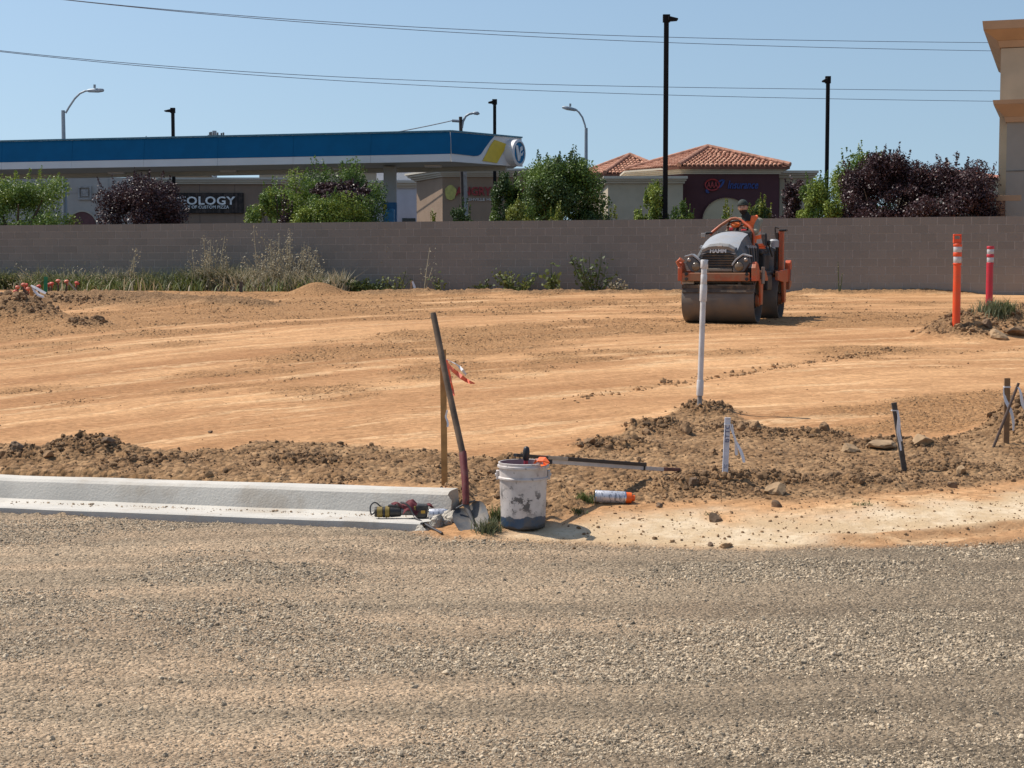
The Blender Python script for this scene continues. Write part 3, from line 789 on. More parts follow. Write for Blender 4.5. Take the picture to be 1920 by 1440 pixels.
# ================================================================== PETROL STATION CANOPY
GZ = 1.02                        # ground level behind the wall
def canopy():
    blue = simple('canopy_blue', (.002, .105, .235), .65, var=.06, vs=2, spec=.15)
    white = simple('canopy_white', (.64, .62, .61), .5, var=.04, vs=1)
    soff = simple('canopy_soffit', (.42, .41, .37), .7, var=.06, vs=1)
    yel = simple('canopy_yellow', (.62, .43, .02), .5, var=.05)
    teal = simple('canopy_edge', (.05, .16, .22), .5)
    rust = simple('column_grey', (.40, .40, .41), .6, var=.1, vs=3, dirt=(.25, .2, .15), dirt_amt=.3)
    A = at(845, 303, 55.0); zb = A.z; zt = at(840, 247, 55.0).z
    B = at(978, 312, 57.7); B.z = zb
    Lf = at(-700, 326, 63.3); Lf.z = zb
    back = Vector((-.12, .99, 0)).normalized()
    f = (Lf - A); f.z = 0; L = f.length; f.normalize(); n = Vector((f.y, -f.x, 0))
    if n.y > 0: n = -n
    e = (B - A); Le = e.length; e.normalize(); ne = Vector((e.y, -e.x, 0))
    if ne.x < 0: ne = -ne
    r_ = root('petrol_station_canopy', (A.x - 6, A.y + 3, GZ), 'long blue and white fuel station canopy behind the block wall', 'canopy')
    H = zt - zb; hw = H * .25            # white band height
    mid = Vector((0, 0, hw))
    # body: soffit slab and roof deck
    C = B + back * 1.2; D = Lf + Vector((1.0, 4.6, 0))
    Cin = C - f * -.0
    mb = MB(); ins = n * -.12
    poly = [A + n * -.1 + e * .1, B - e * .1 - ne * .1, C - ne * .2, D, Lf + n * -.1]
    mb.prism([(p.x, p.y) for p in poly], (0, 0, zb + .03), (1, 0, 0), (0, 1, 0), (0, 0, 1), .12); mb.build('soffit', soff, r_)
    mb = MB(); mb.prism([(p.x, p.y) for p in poly], (0, 0, zb + .2), (1, 0, 0), (0, 1, 0), (0, 0, 1), H - .3); mb.build('roof_deck', white, r_)
    # recessed light strip / beams under the soffit along the back
    mb = MB(); mb.bar(D + Vector((0, -1.0, -.05)), C + Vector((-.4, -1.1, -.05)), .25, .16); mb.build('soffit_beam', soff, r_)
    lip = n * .16
    def panel(p, q, name, m, z0, z1, lean0, lean1, nn):
        t = .05
        a0 = p + nn * lean0; b0 = q + nn * lean0; a1 = p + nn * lean1; b1 = q + nn * lean1
        zz = lambda v, z: Vector((v.x, v.y, z))
        mb = MB()
        mb.hexa([zz(a0, z0), zz(b0, z0), zz(b0 - nn * t, z0), zz(a0 - nn * t, z0), zz(a1, z1), zz(b1, z1), zz(b1 - nn * t, z1), zz(a1 - nn * t, z1)])
        return mb.build(name, m, r_)
    s = 0.0; first = True
    while s < L:
        s1 = min(L, s + 2.86)
        p, q = A + f * (s + .004), A + f * (s1 - .004)
        panel(p, q, 'blue_fascia_panel', blue, zb + hw + .012, zt, .05, -.02, n)
        panel(p, q, 'white_fascia_panel', white, zb, zb + hw, .07, .07, n)
        s = s1
    # capping along the top edge
    mb = MB(); mb.bar(A + Vector((0, 0, H + .03)) + n * -.02, Lf + Vector((0, 0, H + .03)) + n * -.02, .10, .05); mb.bar(A + Vector((0, 0, H + .031)), B + Vector((0, 0, H + .031)), .10, .05); mb.build('edge_trim', teal, r_)
    # end face: blue with a curved foot, white, yellow flash, sign disc
    def E(a, z, off=0.0): return A + e * (a * Le) + ne * off + Vector((0, 0, z * H))
    mb = MB(); mb.hexa([E(0, 0, .05), E(1, 0, .05), E(1, 0, 0), E(0, 0, 0), E(0, 1, 0), E(1, 1, 0), E(1, 1, -.05), E(0, 1, -.05)]); mb.build('white_end_panel', white, r_)
    def poly_panel(name, pts, m, off):
        mb = MB(); k = len(pts)
        lo = [E(a, z, .055 - .05 * z + .004) for a, z in pts]; hi = [E(a, z, .055 - .05 * z + off) for a, z in pts]
        mb.add(lo + hi, [tuple(range(k)), tuple(range(2 * k - 1, k - 1, -1))] + [(i, (i + 1) % k, k + (i + 1) % k, k + i) for i in range(k)])
        return mb.build(name, m, r_)
    poly_panel('blue_end_panel', [(0, .27), (.30, .24), (.36, .26), (.40, .33), (.46, .55), (.54, .82), (.60, .99), (0, .99)], blue, .02)
    poly_panel('yellow_flash', [(.42, .10), (.62, .06), (.78, .74), (.60, .86), (.55, .70)], yel, .03)
    # round sign with its raised ring
    nv = Vector((.86, -.51, 0)).normalized(); ctr = at(970.5, 286.5, 57.2)
    ux = Vector((.51, .86, 0)).normalized(); m4 = Matrix((ux, Vector((0, 0, 1)), nv)).transposed().to_4x4(); m4.translation = ctr
    Rr = 24.5 * ctr.y / F
    mb = MB(); mb.lathe([(0, -.45), (Rr * .96, -.45), (Rr, -.4), (Rr, .06), (Rr * .82, .10), (Rr * .80, .05)], 36, m4); dsc = mb.build('round_sign', white, r_, smooth=40)
    mb = MB(); mb.lathe([(0, .04), (Rr * .79, .04), (Rr * .79, .065), (0, .065)], 36, m4); mb.build('sign_face', simple('sign_blue', (.010, .15, .31), .6, spec=.2), dsc)
    mb = MB()
    def sp(poly):
        mb.prism([(a * Rr, b * Rr) for a, b in poly], ctr + nv * .07, ux, (0, 0, 1), nv, .03)
    sp([(-.62, .52), (-.30, .52), (-.02, -.28), (-.12, -.66), (-.26, -.60)])
    sp([(.0, -.62), (.10, -.28), (.12, .1), (.42, .24), (.34, .54), (.10, .40), (-.02, -.1)])
    sp([(.14, -.06), (.34, -.02), (.54, .16), (.40, -.16), (.18, -.24)])
    mb.build('sign_emblem', white, dsc)
    # columns
    for (px, Y, wpx) in ((731.5, 57.6, 23), (268.5, 60.3, 22)):
        p = at(px, 350, Y); w = wpx * Y / F
        mb = MB(); mb.box((p.x, p.y, (zb + GZ) / 2 - .0), (w, w, zb - GZ)); c = mb.build('column', rust, r_, bevel=.03)
        zz = at(px, 380, Y).z
        mb = MB(); mb.box((p.x, p.y, (zz + GZ) / 2), (w + .02, w + .02, zz - GZ)); mb.build('column_wrap', simple('wrap_blue', (.02, .12, .27), .5, var=.1), c)
        mb = MB(); mb.box((p.x - w * .36, p.y - w / 2 - .03, zz - .25), (.1, .06, .36)); mb.build('notice_plate', yel, c)
    for (px, py, Y) in ((430, 318, 60.5), (640, 314, 58.8), (812, 309, 57.5), (220, 322, 61.5)):
        p = at(px, py, Y); mb = MB(); mb.box((p.x, p.y, zb + .01), (.6, .6, .06)); mb.build('canopy_light', white, r_)
    # pump island screen at the column foot
    mb = MB(); p = at(731, 405, 56.8); mb.box((p.x, p.y, p.z - .35), (.34, .3, 1.2)); mb.box((p.x, p.y, p.z + .2), (.26, .32, .12))
    o = mb.build('fuel_pump', simple('pump_blue', (.03, .17, .33), .4), loc=(p.x, p.y, GZ), bevel=.04); tag(o, 'blue fuel pump top at the foot of the right canopy column', 'fuel pump')
canopy()

# ================================================================== BUILDINGS
def stucco(name, col, **k): return simple(name, col, .92, var=.06, vs=1.5, bmp=.25, bs=50, bd=.01, **k)
def bbox_px(x0, x1, ytop, Y, depth, z0=GZ, slope=0.0):
    """box whose front face spans pixels x0..x1 at depth Y, top at ytop"""
    p = at(x0, ytop, Y); q = at(x1, ytop, Y)
    return p, q
def front_box(mb, x0, x1, y0, y1, Y, d, zmin=None):
    p = at(x0, y0, Y); q = at(x1, y0, Y); lo = at(x0, y1, Y).z if y1 is not None else zmin
    mb.box(((p.x + q.x) / 2, Y + d / 2, (p.z + lo) / 2), (q.x - p.x, d, p.z - lo)); return p, q, lo
def left_shops():
    grey = stucco('pale_stucco', (.40, .36, .32)); dark = simple('maroon_paint', (.12, .05, .05), .8)
    r_ = root('pale_shop', (at(128, 400, 74).x, 74, GZ), 'pale grey stucco shop with a square relief and maroon arch under the canopy', 'building')
    mb = MB(); front_box(mb, -420, 252, 333, None, 74, 14, GZ); mb.build('wall', grey, r_)
    tr = simple('relief_trim', (.33, .31, .29), .9)
    for (a, b, c, d) in ((146, 171, 349, 352), (146, 171, 371, 374.5), (146, 149, 352, 371), (168, 171, 352, 371)):
        mb = MB(); front_box(mb, a, b, c, d, 73.9, .098); mb.build('relief_frame', tr, r_)
    mb = MB(); front_box(mb, 152, 165, 355, 368, 73.93, .068); mb.build('relief_panel', tr, r_)
    for px in (110, 203):
        mb = MB(); front_box(mb, px - .4, px + .4, 334, None, 73.985, .02, GZ); mb.build('control_joint', tr, r_)
    mb = MB(); front_box(mb, -100, 252, 361.6, 362.4, 73.983, .02); mb.build('control_joint', tr, r_)
    c = at(155, 427, 73.95); rad = 27 * 74 / F
    poly = [(rad * math.cos(PI * k / 20), rad * 1.1 * math.sin(PI * k / 20)) for k in range(21)] + [(-rad, -3), (rad, -3)]
    mb = MB(); mb.prism(poly, c, (1, 0, 0), (0, 0, 1), (0, 1, 0), .04); mb.build('arch_panel', dark, r_)
    poly = [(rad * 1.12 * math.cos(PI * k / 20), rad * 1.22 * math.sin(PI * k / 20)) for k in range(21)] + [(rad * math.cos(PI * k / 20), rad * 1.1 * math.sin(PI * k / 20)) for k in range(20, -1, -1)]
    mb = MB(); mb.prism(poly, c - Vector((0, .05, 0)), (1, 0, 0), (0, 0, 1), (0, 1, 0), .1); mb.build('arch_trim', stucco('arch_trim_stucco', (.42, .37, .30)), r_)

    # pizza shop
    br = stucco('brown_stucco', (.245, .172, .125)); cap = stucco('cream_cornice', (.50, .45, .375))
    r_ = root('pizza_shop', (at(380, 400, 76).x, 76, GZ), 'brown stucco pizza shop with a pale parapet and a dark plank sign', 'building')
    Y = 76
    mb = MB(); front_box(mb, 255, 525, 345, None, Y, 12, GZ); mb.build('wall', br, r_)
    p = at(525, 345, Y); q = at(553, 346, Y + 3.4)
    mb = MB(); mb.hexa([(p.x + .002, p.y, GZ), (q.x, q.y, GZ), (q.x - 1, q.y + 9, GZ), (p.x + .002, p.y + 11, GZ), (p.x + .002, p.y, p.z), (q.x, q.y, p.z), (q.x - 1, q.y + 9, p.z), (p.x + .002, p.y + 11, p.z)]); mb.build('side_wall', br, r_)
    for (y0, y1, o) in ((333.5, 337.5, .40), (337.5, 341.5, .28), (341.5, 345.3, .16)):
        a = at(255, y0, Y); b = at(525, y0, Y); z1 = a.z; z0 = at(255, y1, Y).z
        mb = MB()
        pl = [(a.x - o, Y - o), (b.x + o * .6, Y - o), (q.x + o, q.y - o * .3), (q.x - 1, q.y + 9), (a.x - o, Y + 11)]
        mb.prism(pl, (0, 0, z0), (1, 0, 0), (0, 1, 0), (0, 0, 1), z1 - z0 - .004); mb.build('parapet_band', cap, r_)
    for px in (374, 302, 440):
        mb = MB(); front_box(mb, px - .4, px + .4, 346, None, Y - .012, .02, GZ); mb.build('control_joint', simple('joint_dark', (.14, .10, .08), .9), r_)
    wood = simple('sign_planks', (.045, .032, .026), .8, var=.5, vs=5, rnd=.5); wht = simple('sign_white', (.72, .72, .70), .5)
    sb = root('shop_sign', tuple(at(398, 381, Y - .15)), 'dark plank sign with white lettering about custom pizza', 'sign')
    mb = MB(); front_box(mb, 306, 456, 361.5, 400, Y - .12, .115); mb.build('sign_board', simple('sign_back', (.02, .016, .014), .8), sb)
    npl = 42
    for k in range(npl):
        a = 307 + 148 * k / npl; b = a + 148 / npl - .35
        mb = MB(); front_box(mb, a, b, 362.3, 399.3, Y - .15 - .012 * random.random(), .03); mb.build('plank', wood, sb)
    c = at(379, 376.2, Y - .17); text('sign_letters', 'PIEOLOGY', .52, wht, sb, c, (1, 0, 0), (0, -1, 0), .05, bold=.022, fit=124 * Y / F, spacing=1.1)
    mb = MB(); front_box(mb, 312, 434, 384.2, 392.2, Y - .185, .03); mb.build('sign_strip', simple('strip_black', (.012, .012, .012), .5), sb)
    text('sign_letters', 'THE STUDY OF CUSTOM PIZZA', .2, wht, sb, at(372, 388.2, Y - .2), (1, 0, 0), (0, -1, 0), .02, bold=.012, fit=114 * Y / F)
    nb = text('house_number', '3766', .19, simple('number_black', (.02, .02, .02), .6), r_, at(506, 357, Y - .01), (1, 0, 0), (0, -1, 0), .02, bold=.02, fit=18 * Y / F)

    # long pale buildings further back, seen in the gap under the canopy
    r_ = root('distant_store', (at(400, 330, 130).x, 130, GZ), 'far cream store with a low tiled hip roof showing under the canopy', 'building')
    mb = MB(); front_box(mb, 270, 392, 329, None, 130, 15, GZ); mb.build('wall', stucco('cream_far', (.50, .42, .31)), r_)
    mb = MB(); a = at(270, 329, 129.5); b = at(394, 329, 129.5); h = at(300, 322, 133)
    mb.add([(a.x, 129.5, a.z), (b.x, 129.5, a.z), (b.x, 145, a.z), (a.x, 145, a.z), (a.x + 3, 137, h.z), (b.x - 3, 137, h.z)], [(0, 1, 5, 4), (1, 2, 5), (2, 3, 4, 5), (3, 0, 4), (0, 3, 2, 1)]); mb.build('roof', simple('far_tiles', (.45, .26, .17), .9), r_)
    r_ = root('distant_box_store', (at(560, 330, 140).x, 140, GZ), 'far tan box store between canopy soffit and the parapet', 'building')
    mb = MB(); front_box(mb, 486, 770, 320, None, 140, 20, GZ); mb.build('wall', stucco('tan_far', (.47, .37, .26)), r_)
    mb = MB(); front_box(mb, 484, 772, 318, 321, 139.6, 20.8); mb.build('parapet', cap, r_)

    # white shop
    r_ = root('white_shop', (at(752, 400, 86).x, 86, GZ), 'white shop front between the canopy column and the brown chicken shop', 'building')
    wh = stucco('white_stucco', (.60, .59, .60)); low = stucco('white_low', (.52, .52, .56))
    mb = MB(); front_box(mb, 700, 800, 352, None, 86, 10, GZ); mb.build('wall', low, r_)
    mb = MB(); front_box(mb, 706, 800, 319, 352, 87, 9); mb.build('upper_wall', wh, r_)
    for (y0, y1, o) in ((338, 343, .45), (343, 348, .3), (348, 352.4, .15)):
        mb = MB(); front_box(mb, 690, 800, y0, y1 - .2, 86 - o, 3); mb.build('parapet_band', cap, r_)
    mb = MB(); front_box(mb, 754, 779, 409, None, 85.97, .06, GZ); mb.build('window', simple('dark_glass', (.02, .022, .025), .1), r_)

    # hot chicken shop
    Y = 72
    br2 = stucco('warm_brown_stucco', (.27, .185, .125))
    r_ = root('chicken_shop', (at(860, 400, Y).x, Y, GZ), 'tan corner shop with red lettering and pale cornice right of the canopy column', 'building')
    p = at(829.5, 330, Y); q = at(781, 330, Y + 3.6); z1 = at(829, 331, Y).z
    pr = at(1010, 330, Y)
    pl = [(p.x, p.y), (pr.x, Y + .02), (pr.x, Y + 12), (q.x + 1, q.y + 9), (q.x, q.y)]
    mb = MB(); mb.prism(pl, (0, 0, GZ), (1, 0, 0), (0, 1, 0), (0, 0, 1), z1 - GZ); mb.build('wall', br2, r_)
    for (y0, y1, o) in ((317, 321, .55), (321, 325, .42), (325, 328.5, .26), (328.5, 331.6, .12)):
        za = at(829, y0, Y).z; zb_ = at(829, y1, Y).z
        pl = [(p.x - o * .25, p.y - o), (pr.x + o, Y - o), (pr.x + o, Y + 12), (q.x + 1, q.y + 9), (q.x - o, q.y - o * .4)]
        mb = MB(); mb.prism(pl, (0, 0, zb_), (1, 0, 0), (0, 1, 0), (0, 0, 1), za - zb_ - .004); mb.build('cornice_band', cap, r_)
    red = simple('letter_red', (.25, .02, .02), .5); wl = simple('letter_white', (.55, .50, .45), .5)
    s_ = root('chicken_sign', tuple(at(880, 362, Y - .1)), 'red shop lettering with small white letters under it on the tan shop', 'sign')
    text('sign_letters', 'ANGRY CHICKZ', .52, red, s_, at(854, 358.5, Y - .01) + Vector((1.72, 0, 0)), (1, 0, 0), (0, -1, 0), .08, bold=.03, fit=3.44)
    text('sign_letters', 'NASHVILLE HOT CHICKEN', .18, wl, s_, at(862, 374, Y - .01) + Vector((1.35, 0, 0)), (1, 0, 0), (0, -1, 0), .05, bold=.015, fit=2.5)
    # plain yellow badge where the photograph has a cartoon
    c = at(845, 361, Y - .01); mb = MB()
    poly = [(.26 * math.cos(2 * PI * k / 14) * (1.0 + .12 * math.sin(k * 2.3)), .34 * math.sin(2 * PI * k / 14)) for k in range(14)]
    mb.prism(poly, c, (1, 0, 0), (0, 0, 1), (0, -1, 0), .06); mb.build('yellow_badge', simple('badge_yellow', (.42, .38, .10), .5), s_)
left_shops()

def tile_face(a, b, c, parent, m, pitch=.26, course=.36):
    """triangle a-b (eave) to c (apex) covered with rows of round tiles, one joined part"""
    a, b, c = Vector(a), Vector(b), Vector(c)
    ex = (b - a); W = ex.length; ex.normalize()
    t = (c - a).dot(ex); up = (c - a) - ex * t; H = up.length; up.normalize(); nrm = ex.cross(up)
    if nrm.z < 0: nrm = -nrm
    mb = MB()
    rows = int(H / course)
    for r_ in range(rows):
        y0 = r_ * course; y1 = y0 + course * 1.12
        if y1 > H: break
        xa = t * y1 / H; xb = W + (t - W) * y1 / H
        n = int((xb - xa) / pitch)
        for k in range(n + 1):
            x = xa + (k + .5) * (xb - xa) / (n + 1); w = pitch * .42
            vs = []
            for (yy, lift, ww) in ((y0, .07, 1.0), (y1, .03, .86)):
                for q in range(5):
                    an = PI * q / 4
                    vs.append(a + ex * (x + math.cos(an) * w * ww) + up * yy + nrm * (lift + math.sin(an) * w * .75 * ww))
            mb.add(vs, [(q, q + 1, q + 6, q + 5) for q in range(4)] + [(0, 1, 2, 3, 4)])
    o = mb.build('roof_tiles', m, parent); o['kind'] = 'stuff'
    mb = MB(); mb.add([a, b, c, a - nrm * .15, b - nrm * .15, c - nrm * .15], [(0, 1, 2), (5, 4, 3), (0, 3, 4, 1), (1, 4, 5, 2), (2, 5, 3, 0)])
    return mb
def aaa():
    tile = None
    m, nt, b = _nt('clay_tiles')
    geo = nt.nodes.new('ShaderNodeNewGeometry')
    r1 = geo.outputs['Random Per Island']
    col = mixc(nt, r1, (.30, .115, .065), (.52, .27, .17))
    nt.links.new(col, b.inputs['Base Color']); b.inputs['Roughness'].default_value = .85
    tile = m
    under = simple('roof_deck_red', (.20, .08, .05), .9)
    redw = stucco('maroon_stucco', (.080, .028, .030)); beige = stucco('beige_stucco', (.46, .375, .26)); cap = stucco('grey_cornice', (.52, .45, .35))
    Y = 90.0
    r_ = root('insurance_office', (at(1370, 400, Y).x, Y, GZ), 'maroon insurance office with a clay tile hip roof and beige wings', 'building')
    # tower
    A = at(1279, 326, Y); B = at(1461, 326, Y); zt = A.z
    Dl = Vector((A.x - 2.6, Y + 3.4, 0)); Dr = Vector((B.x - 2.6 + 0.8, Y + 6.5, 0))
    mb = MB(); mb.prism([(A.x, Y), (B.x, Y), (B.x, Y + 7), (Dl.x, Y + 7), (Dl.x, Dl.y)], (0, 0, GZ), (1, 0, 0), (0, 1, 0), (0, 0, 1), zt - GZ); mb.build('tower_wall', redw, r_)
    mb = MB(); mb.prism([(A.x - .02, Y + .3), (Dl.x - .03, Dl.y), (Dl.x - .1, Dl.y), (A.x - .09, Y + .3)], (0, 0, GZ), (1, 0, 0), (0, 1, 0), (0, 0, 1), zt - GZ); mb.build('side_wall', beige, r_)
    for (y0, y1, o) in ((313.5, 317, .42), (317, 320, .34), (320, 323, .22), (323, 326.4, .10)):
        za = at(1279, y0, Y).z; zb_ = at(1279, y1, Y).z
        mb = MB(); mb.prism([(A.x - o * .5, Y - o), (B.x + o, Y - o), (B.x + o, Y + 7), (Dl.x - o, Y + 7), (Dl.x - o, Dl.y - o * .5)], (0, 0, zb_), (1, 0, 0), (0, 1, 0), (0, 0, 1), za - zb_ - .004); mb.build('cornice_band', cap, r_)
    ze = at(1276, 313.5, Y).z
    ea = Vector((A.x - .25, Y - .6, ze)); eb = Vector((B.x + .5, Y - .6, ze)); ed = Vector((Dl.x - .3, Dl.y + .1, ze)); ec = Vector((B.x + .5, Y + 7.2, ze)); ee = Vector((Dl.x - .3, Y + 7.2, ze))
    ap = at(1327, 278.5, Y + 3.0)
    for (p, q) in ((ea, eb), (ed, ea), (eb, ec)):
        d = tile_face(p, q, ap, r_, tile); d.build('roof_slope', under, r_)
    mb = MB(); mb.add([ec, ee, ed, ap], [(0, 1, 3), (1, 2, 3)]); mb.build('roof_slope', under, r_)
    ridge = simple('ridge_tile', (.40, .19, .12), .85, var=.3, vs=2)
    for p in (ea, eb, ed):
        for k in range(14):
            u0 = k / 14; u1 = (k + 1.12) / 14
            mb = MB(); mb.tube([p.lerp(ap, u0) + Vector((0, 0, .10)), p.lerp(ap, min(1, u1)) + Vector((0, 0, .14))], [.15, .12], 8); mb.build('ridge_tile', ridge, r_)
    # wings
    for (x0, x1, yt, Yw, d) in ((1137, 1281.5, 331, 88.6, 8), (1459, 1526, 320.5, 93, 8)):
        pz = at(x0, yt + 13, Yw).z
        mb = MB(); front_box(mb, x0 + 3, x1 - 1, yt + 13, None, Yw, d, GZ); mb.build('wing_wall', beige, r_)
        for (a, bb, o) in ((0, 5, .36), (5, 8.5, .25), (8.5, 13, .12)):
            p = at(x0, yt + a, Yw); q = at(x1, yt + a, Yw); zz = at(x0, yt + bb, Yw).z
            mb = MB(); mb.box(((p.x + q.x) / 2, Yw - o + d / 2, (p.z + zz) / 2), (q.x - p.x + o, d + o, p.z - zz - .004)); mb.build('wing_cornice', cap, r_)
    # arch
    c = at(1362, 413, Y - .02); rad = 45 * Y / F; hh = 42 * Y / F
    poly = [(rad * math.cos(PI * k / 24), hh * math.sin(PI * k / 24)) for k in range(25)] + [(-rad, -1.4), (rad, -1.4)]
    mb = MB(); mb.prism(poly, c, (1, 0, 0), (0, 0, 1), (0, 1, 0), .015); mb.build('arch_panel', stucco('arch_cream', (.52, .42, .27)), r_)
    ring = [(rad * 1.03 * math.cos(PI * k / 24), hh * 1.03 * math.sin(PI * k / 24)) for k in range(25)] + [(rad * math.cos(PI * k / 24), hh * math.sin(PI * k / 24)) for k in range(24, -1, -1)]
    mb = MB(); mb.prism(ring, c - Vector((0, .12, 0)), (1, 0, 0), (0, 0, 1), (0, 1, 0), .13); mb.build('arch_reveal', redw, r_)
    # sign
    red = simple('sign_red', (.36, .025, .025), .4); bl = simple('sign_dark_blue', (.010, .035, .17), .4)
    s_ = root('insurance_sign', tuple(at(1372, 346, Y - .1)), 'red oval emblem with blue lettering Insurance on the maroon wall', 'sign')
    c = at(1335.5, 346.5, Y - .09)
    rx, rz = 13 * Y / F, 10 * Y / F
    n = 40; vs = []
    mb = MB(); mb.tube([c + Vector((rx * math.cos(2 * PI * k / n), 0, rz * math.sin(2 * PI * k / n))) for k in range(n + 1)], .045, 6, cap=False); mb.build('emblem_ring', red, s_)
    text('emblem_letters', 'AAA', .50, red, s_, c, (1, 0, 0), (0, -1, 0), .06, bold=.012, fit=rx * 1.55)
    mb = MB()
    def P(x, y): q = at(x, y, Y - .06); return q
    for pts, w in (([(1324, 361), (1325, 357.5), (1328, 356)], [.05, .14, .16]), ([(1324, 361), (1328, 361), (1330, 360)], [.05, .09, .03]), ([(1345, 343), (1349, 340), (1353, 338), (1358, 337.5)], [.05, .09, .09, .06]), ([(1347, 353), (1351, 350), (1355, 344), (1358, 337.5)], [.03, .09, .12, .08])):
        mb.ribbon([P(*p) for p in pts], w, .05, side=(0, 0, 1))
    mb.build('emblem_swoosh', bl, s_)
    text('sign_letters', 'Insurance', .62, bl, s_, at(1393, 346.5, Y - .01), (1, 0, 0), (0, -1, 0), .07, bold=.018, shear=.28, fit=57 * Y / F)
    # second hip roof behind
    r2 = root('tiled_office_annex', (at(1180, 400, 108).x, 108, GZ), 'smaller clay tile hip roof rising behind the insurance office', 'building')
    Y2 = 106.0; z2 = at(1135, 326, Y2).z
    a = Vector((at(1134, 326, Y2).x, Y2, z2)); bq = Vector((at(1262, 326, Y2).x, Y2, z2)); l = Vector((a.x - 1.9, Y2 + 4.2, z2)); apx = at(1181, 293, Y2 + 3)
    for (p, q) in ((a, bq), (l, a)):
        d = tile_face(p, q, apx, r2, tile); d.build('roof_slope', under, r2)
    for p in (a, bq, l):
        for k in range(10):
            mb = MB(); mb.tube([p.lerp(apx, k / 10) + Vector((0, 0, .10)), p.lerp(apx, min(1, (k + 1.1) / 10)) + Vector((0, 0, .14))], [.15, .12], 8); mb.build('ridge_tile', ridge, r2)
    mb = MB(); mb.prism([(a.x + .3, Y2 + .3), (bq.x - .3, Y2 + .3), (bq.x - .3, Y2 + 8), (l.x + .3, Y2 + 8), (l.x + .3, l.y)], (0, 0, GZ), (1, 0, 0), (0, 1, 0), (0, 0, 1), z2 - GZ - .02); mb.build('wall', beige, r2)
    mb = MB(); mb.add([(bq.x, Y2, z2), (bq.x, Y2 + 8.5, z2), (l.x, Y2 + 8.5, z2), tuple(l), tuple(apx)], [(0, 1, 4), (1, 2, 4), (2, 3, 4)]); mb.build('roof_slope', under, r2)
    # far red roofs glimpsed over the plum trees
    r3 = root('far_tiled_house', (at(1800, 330, 150).x, 150, GZ), 'far red tiled roof showing between the plum trees at right', 'building')
    mb = MB(); front_box(mb, 1740, 1900, 333, None, 150, 12, GZ); mb.build('wall', beige, r3)
    a, b_, h = at(1735, 333, 149.5), at(1905, 333, 149.5), at(1760, 318, 155)
    mb = MB(); mb.add([(a.x, 149.5, a.z), (b_.x, 149.5, a.z), (b_.x, 164, a.z), (a.x, 164, a.z), (a.x + 3, 156, h.z), (b_.x - 3, 156, h.z)], [(0, 1, 5, 4), (1, 2, 5), (2, 3, 4, 5), (3, 0, 4), (0, 3, 2, 1)]); mb.build('roof', simple('far_red_tiles', (.42, .16, .10), .9, var=.2, vs=1), r3)
aaa()

def right_building():
    tan = stucco('tan_stucco', (.45, .37, .26)); grn = stucco('grey_stucco', (.285, .265, .225)); cor = stucco('cornice_tan', (.42, .275, .165))
    Y = 43.0
    piv = Vector((at(1876, 90, Y).x, Y, 0))
    XF = Matrix.Translation(piv) @ Matrix.Rotation(R(-19.2), 4, 'Z') @ Matrix.Translation(-piv)
    r_ = root('corner_building', (at(1900, 300, Y).x, Y, GZ), 'tall tan stucco building corner with stepped cornices at the right edge', 'building')
    x_up = at(1876, 90, Y).x; x_lo = at(1886, 300, Y).x
    zt = at(1876, 88, Y).z
    XR = x_up + 9; D = 9
    mb = MB(XF); mb.box(((x_up + XR) / 2, Y + .3 + D / 2, (zt + GZ) / 2), (XR - x_up, D, zt - GZ)); mb.build('upper_block', tan, r_)
    def cornice(x0, Yf, prof, name):
        """prof: list of (py, overhang)"""
        for i in range(len(prof) - 1):
            (ya, oa), (yb, ob) = prof[i], prof[i + 1]
            za, zb_ = at(1876, ya, Y).z, at(1876, yb, Y).z - .0
            mb = MB(XF)
            def ring(o, z): return [(x0 - o, Yf - o, z), (XR, Yf - o, z), (XR, Yf + D, z), (x0 - o, Yf + D, z)]
            mb.hexa(ring(ob, zb_ + .003) + ring(oa, za)); mb.build(name, cor, r_)
    cornice(x_up, Y + .3, [(39.5, .47), (55.5, .44), (74, .10), (74.01, .09), (87, .03)], 'top_cornice')
    # lower block stands proud of the upper one
    z2 = at(1886, 228, Y).z
    mb = MB(XF); mb.box(((x_lo + XR) / 2, Y + D / 2, (z2 + GZ) / 2), (XR - x_lo, D - .01, z2 - GZ)); mb.build('lower_block', grn, r_)
    cornice(x_lo, Y - .02, [(190, .36), (198, .34), (220, .07), (230, .03)], 'lower_cornice')
    zj = at(1886, 321, Y).z
    mb = MB(XF); mb.box(((x_lo + XR) / 2, Y - .004, zj), (XR - x_lo, .012, .03)); mb.build('panel_joint', simple('joint_grey', (.16, .15, .13), .9), r_)
    # pilaster foot
    br = simple('brick_base', (.33, .20, .13), .9, var=.2, vs=4, rnd=.25)
    xa = at(1872, 380, Y).x
    zc0, zc1 = at(1870, 377, Y).z, at(1870, 366, Y).z
    mb = MB(XF); mb.box((x_lo + .05, Y + .45, (zc0 + zc1) / 2), (2 * (x_lo + .05 - at(1863, 372, Y).x), .9, zc1 - zc0)); mb.build('pilaster_cap', cor, r_, bevel=.01)
    xb0 = at(1868, 385, Y).x; xb1 = x_lo - .004; row = 0; z = zc0
    while z > GZ:
        off = (row % 2) * .1
        x = xb0 - .0
        for k, (a, b) in enumerate((((0, .5), (.5, 1.0)) if row % 2 else ((0, .28), (.28, .78), (.78, 1.0)))):
            w = xb1 - xb0
            mb = MB(XF); mb.box((xb0 + w * (a + b) / 2, Y + .42, z - .045), (w * (b - a) - .008, .8, .082)); mb.build('brick', br, r_)
        z -= .09; row += 1
right_building()

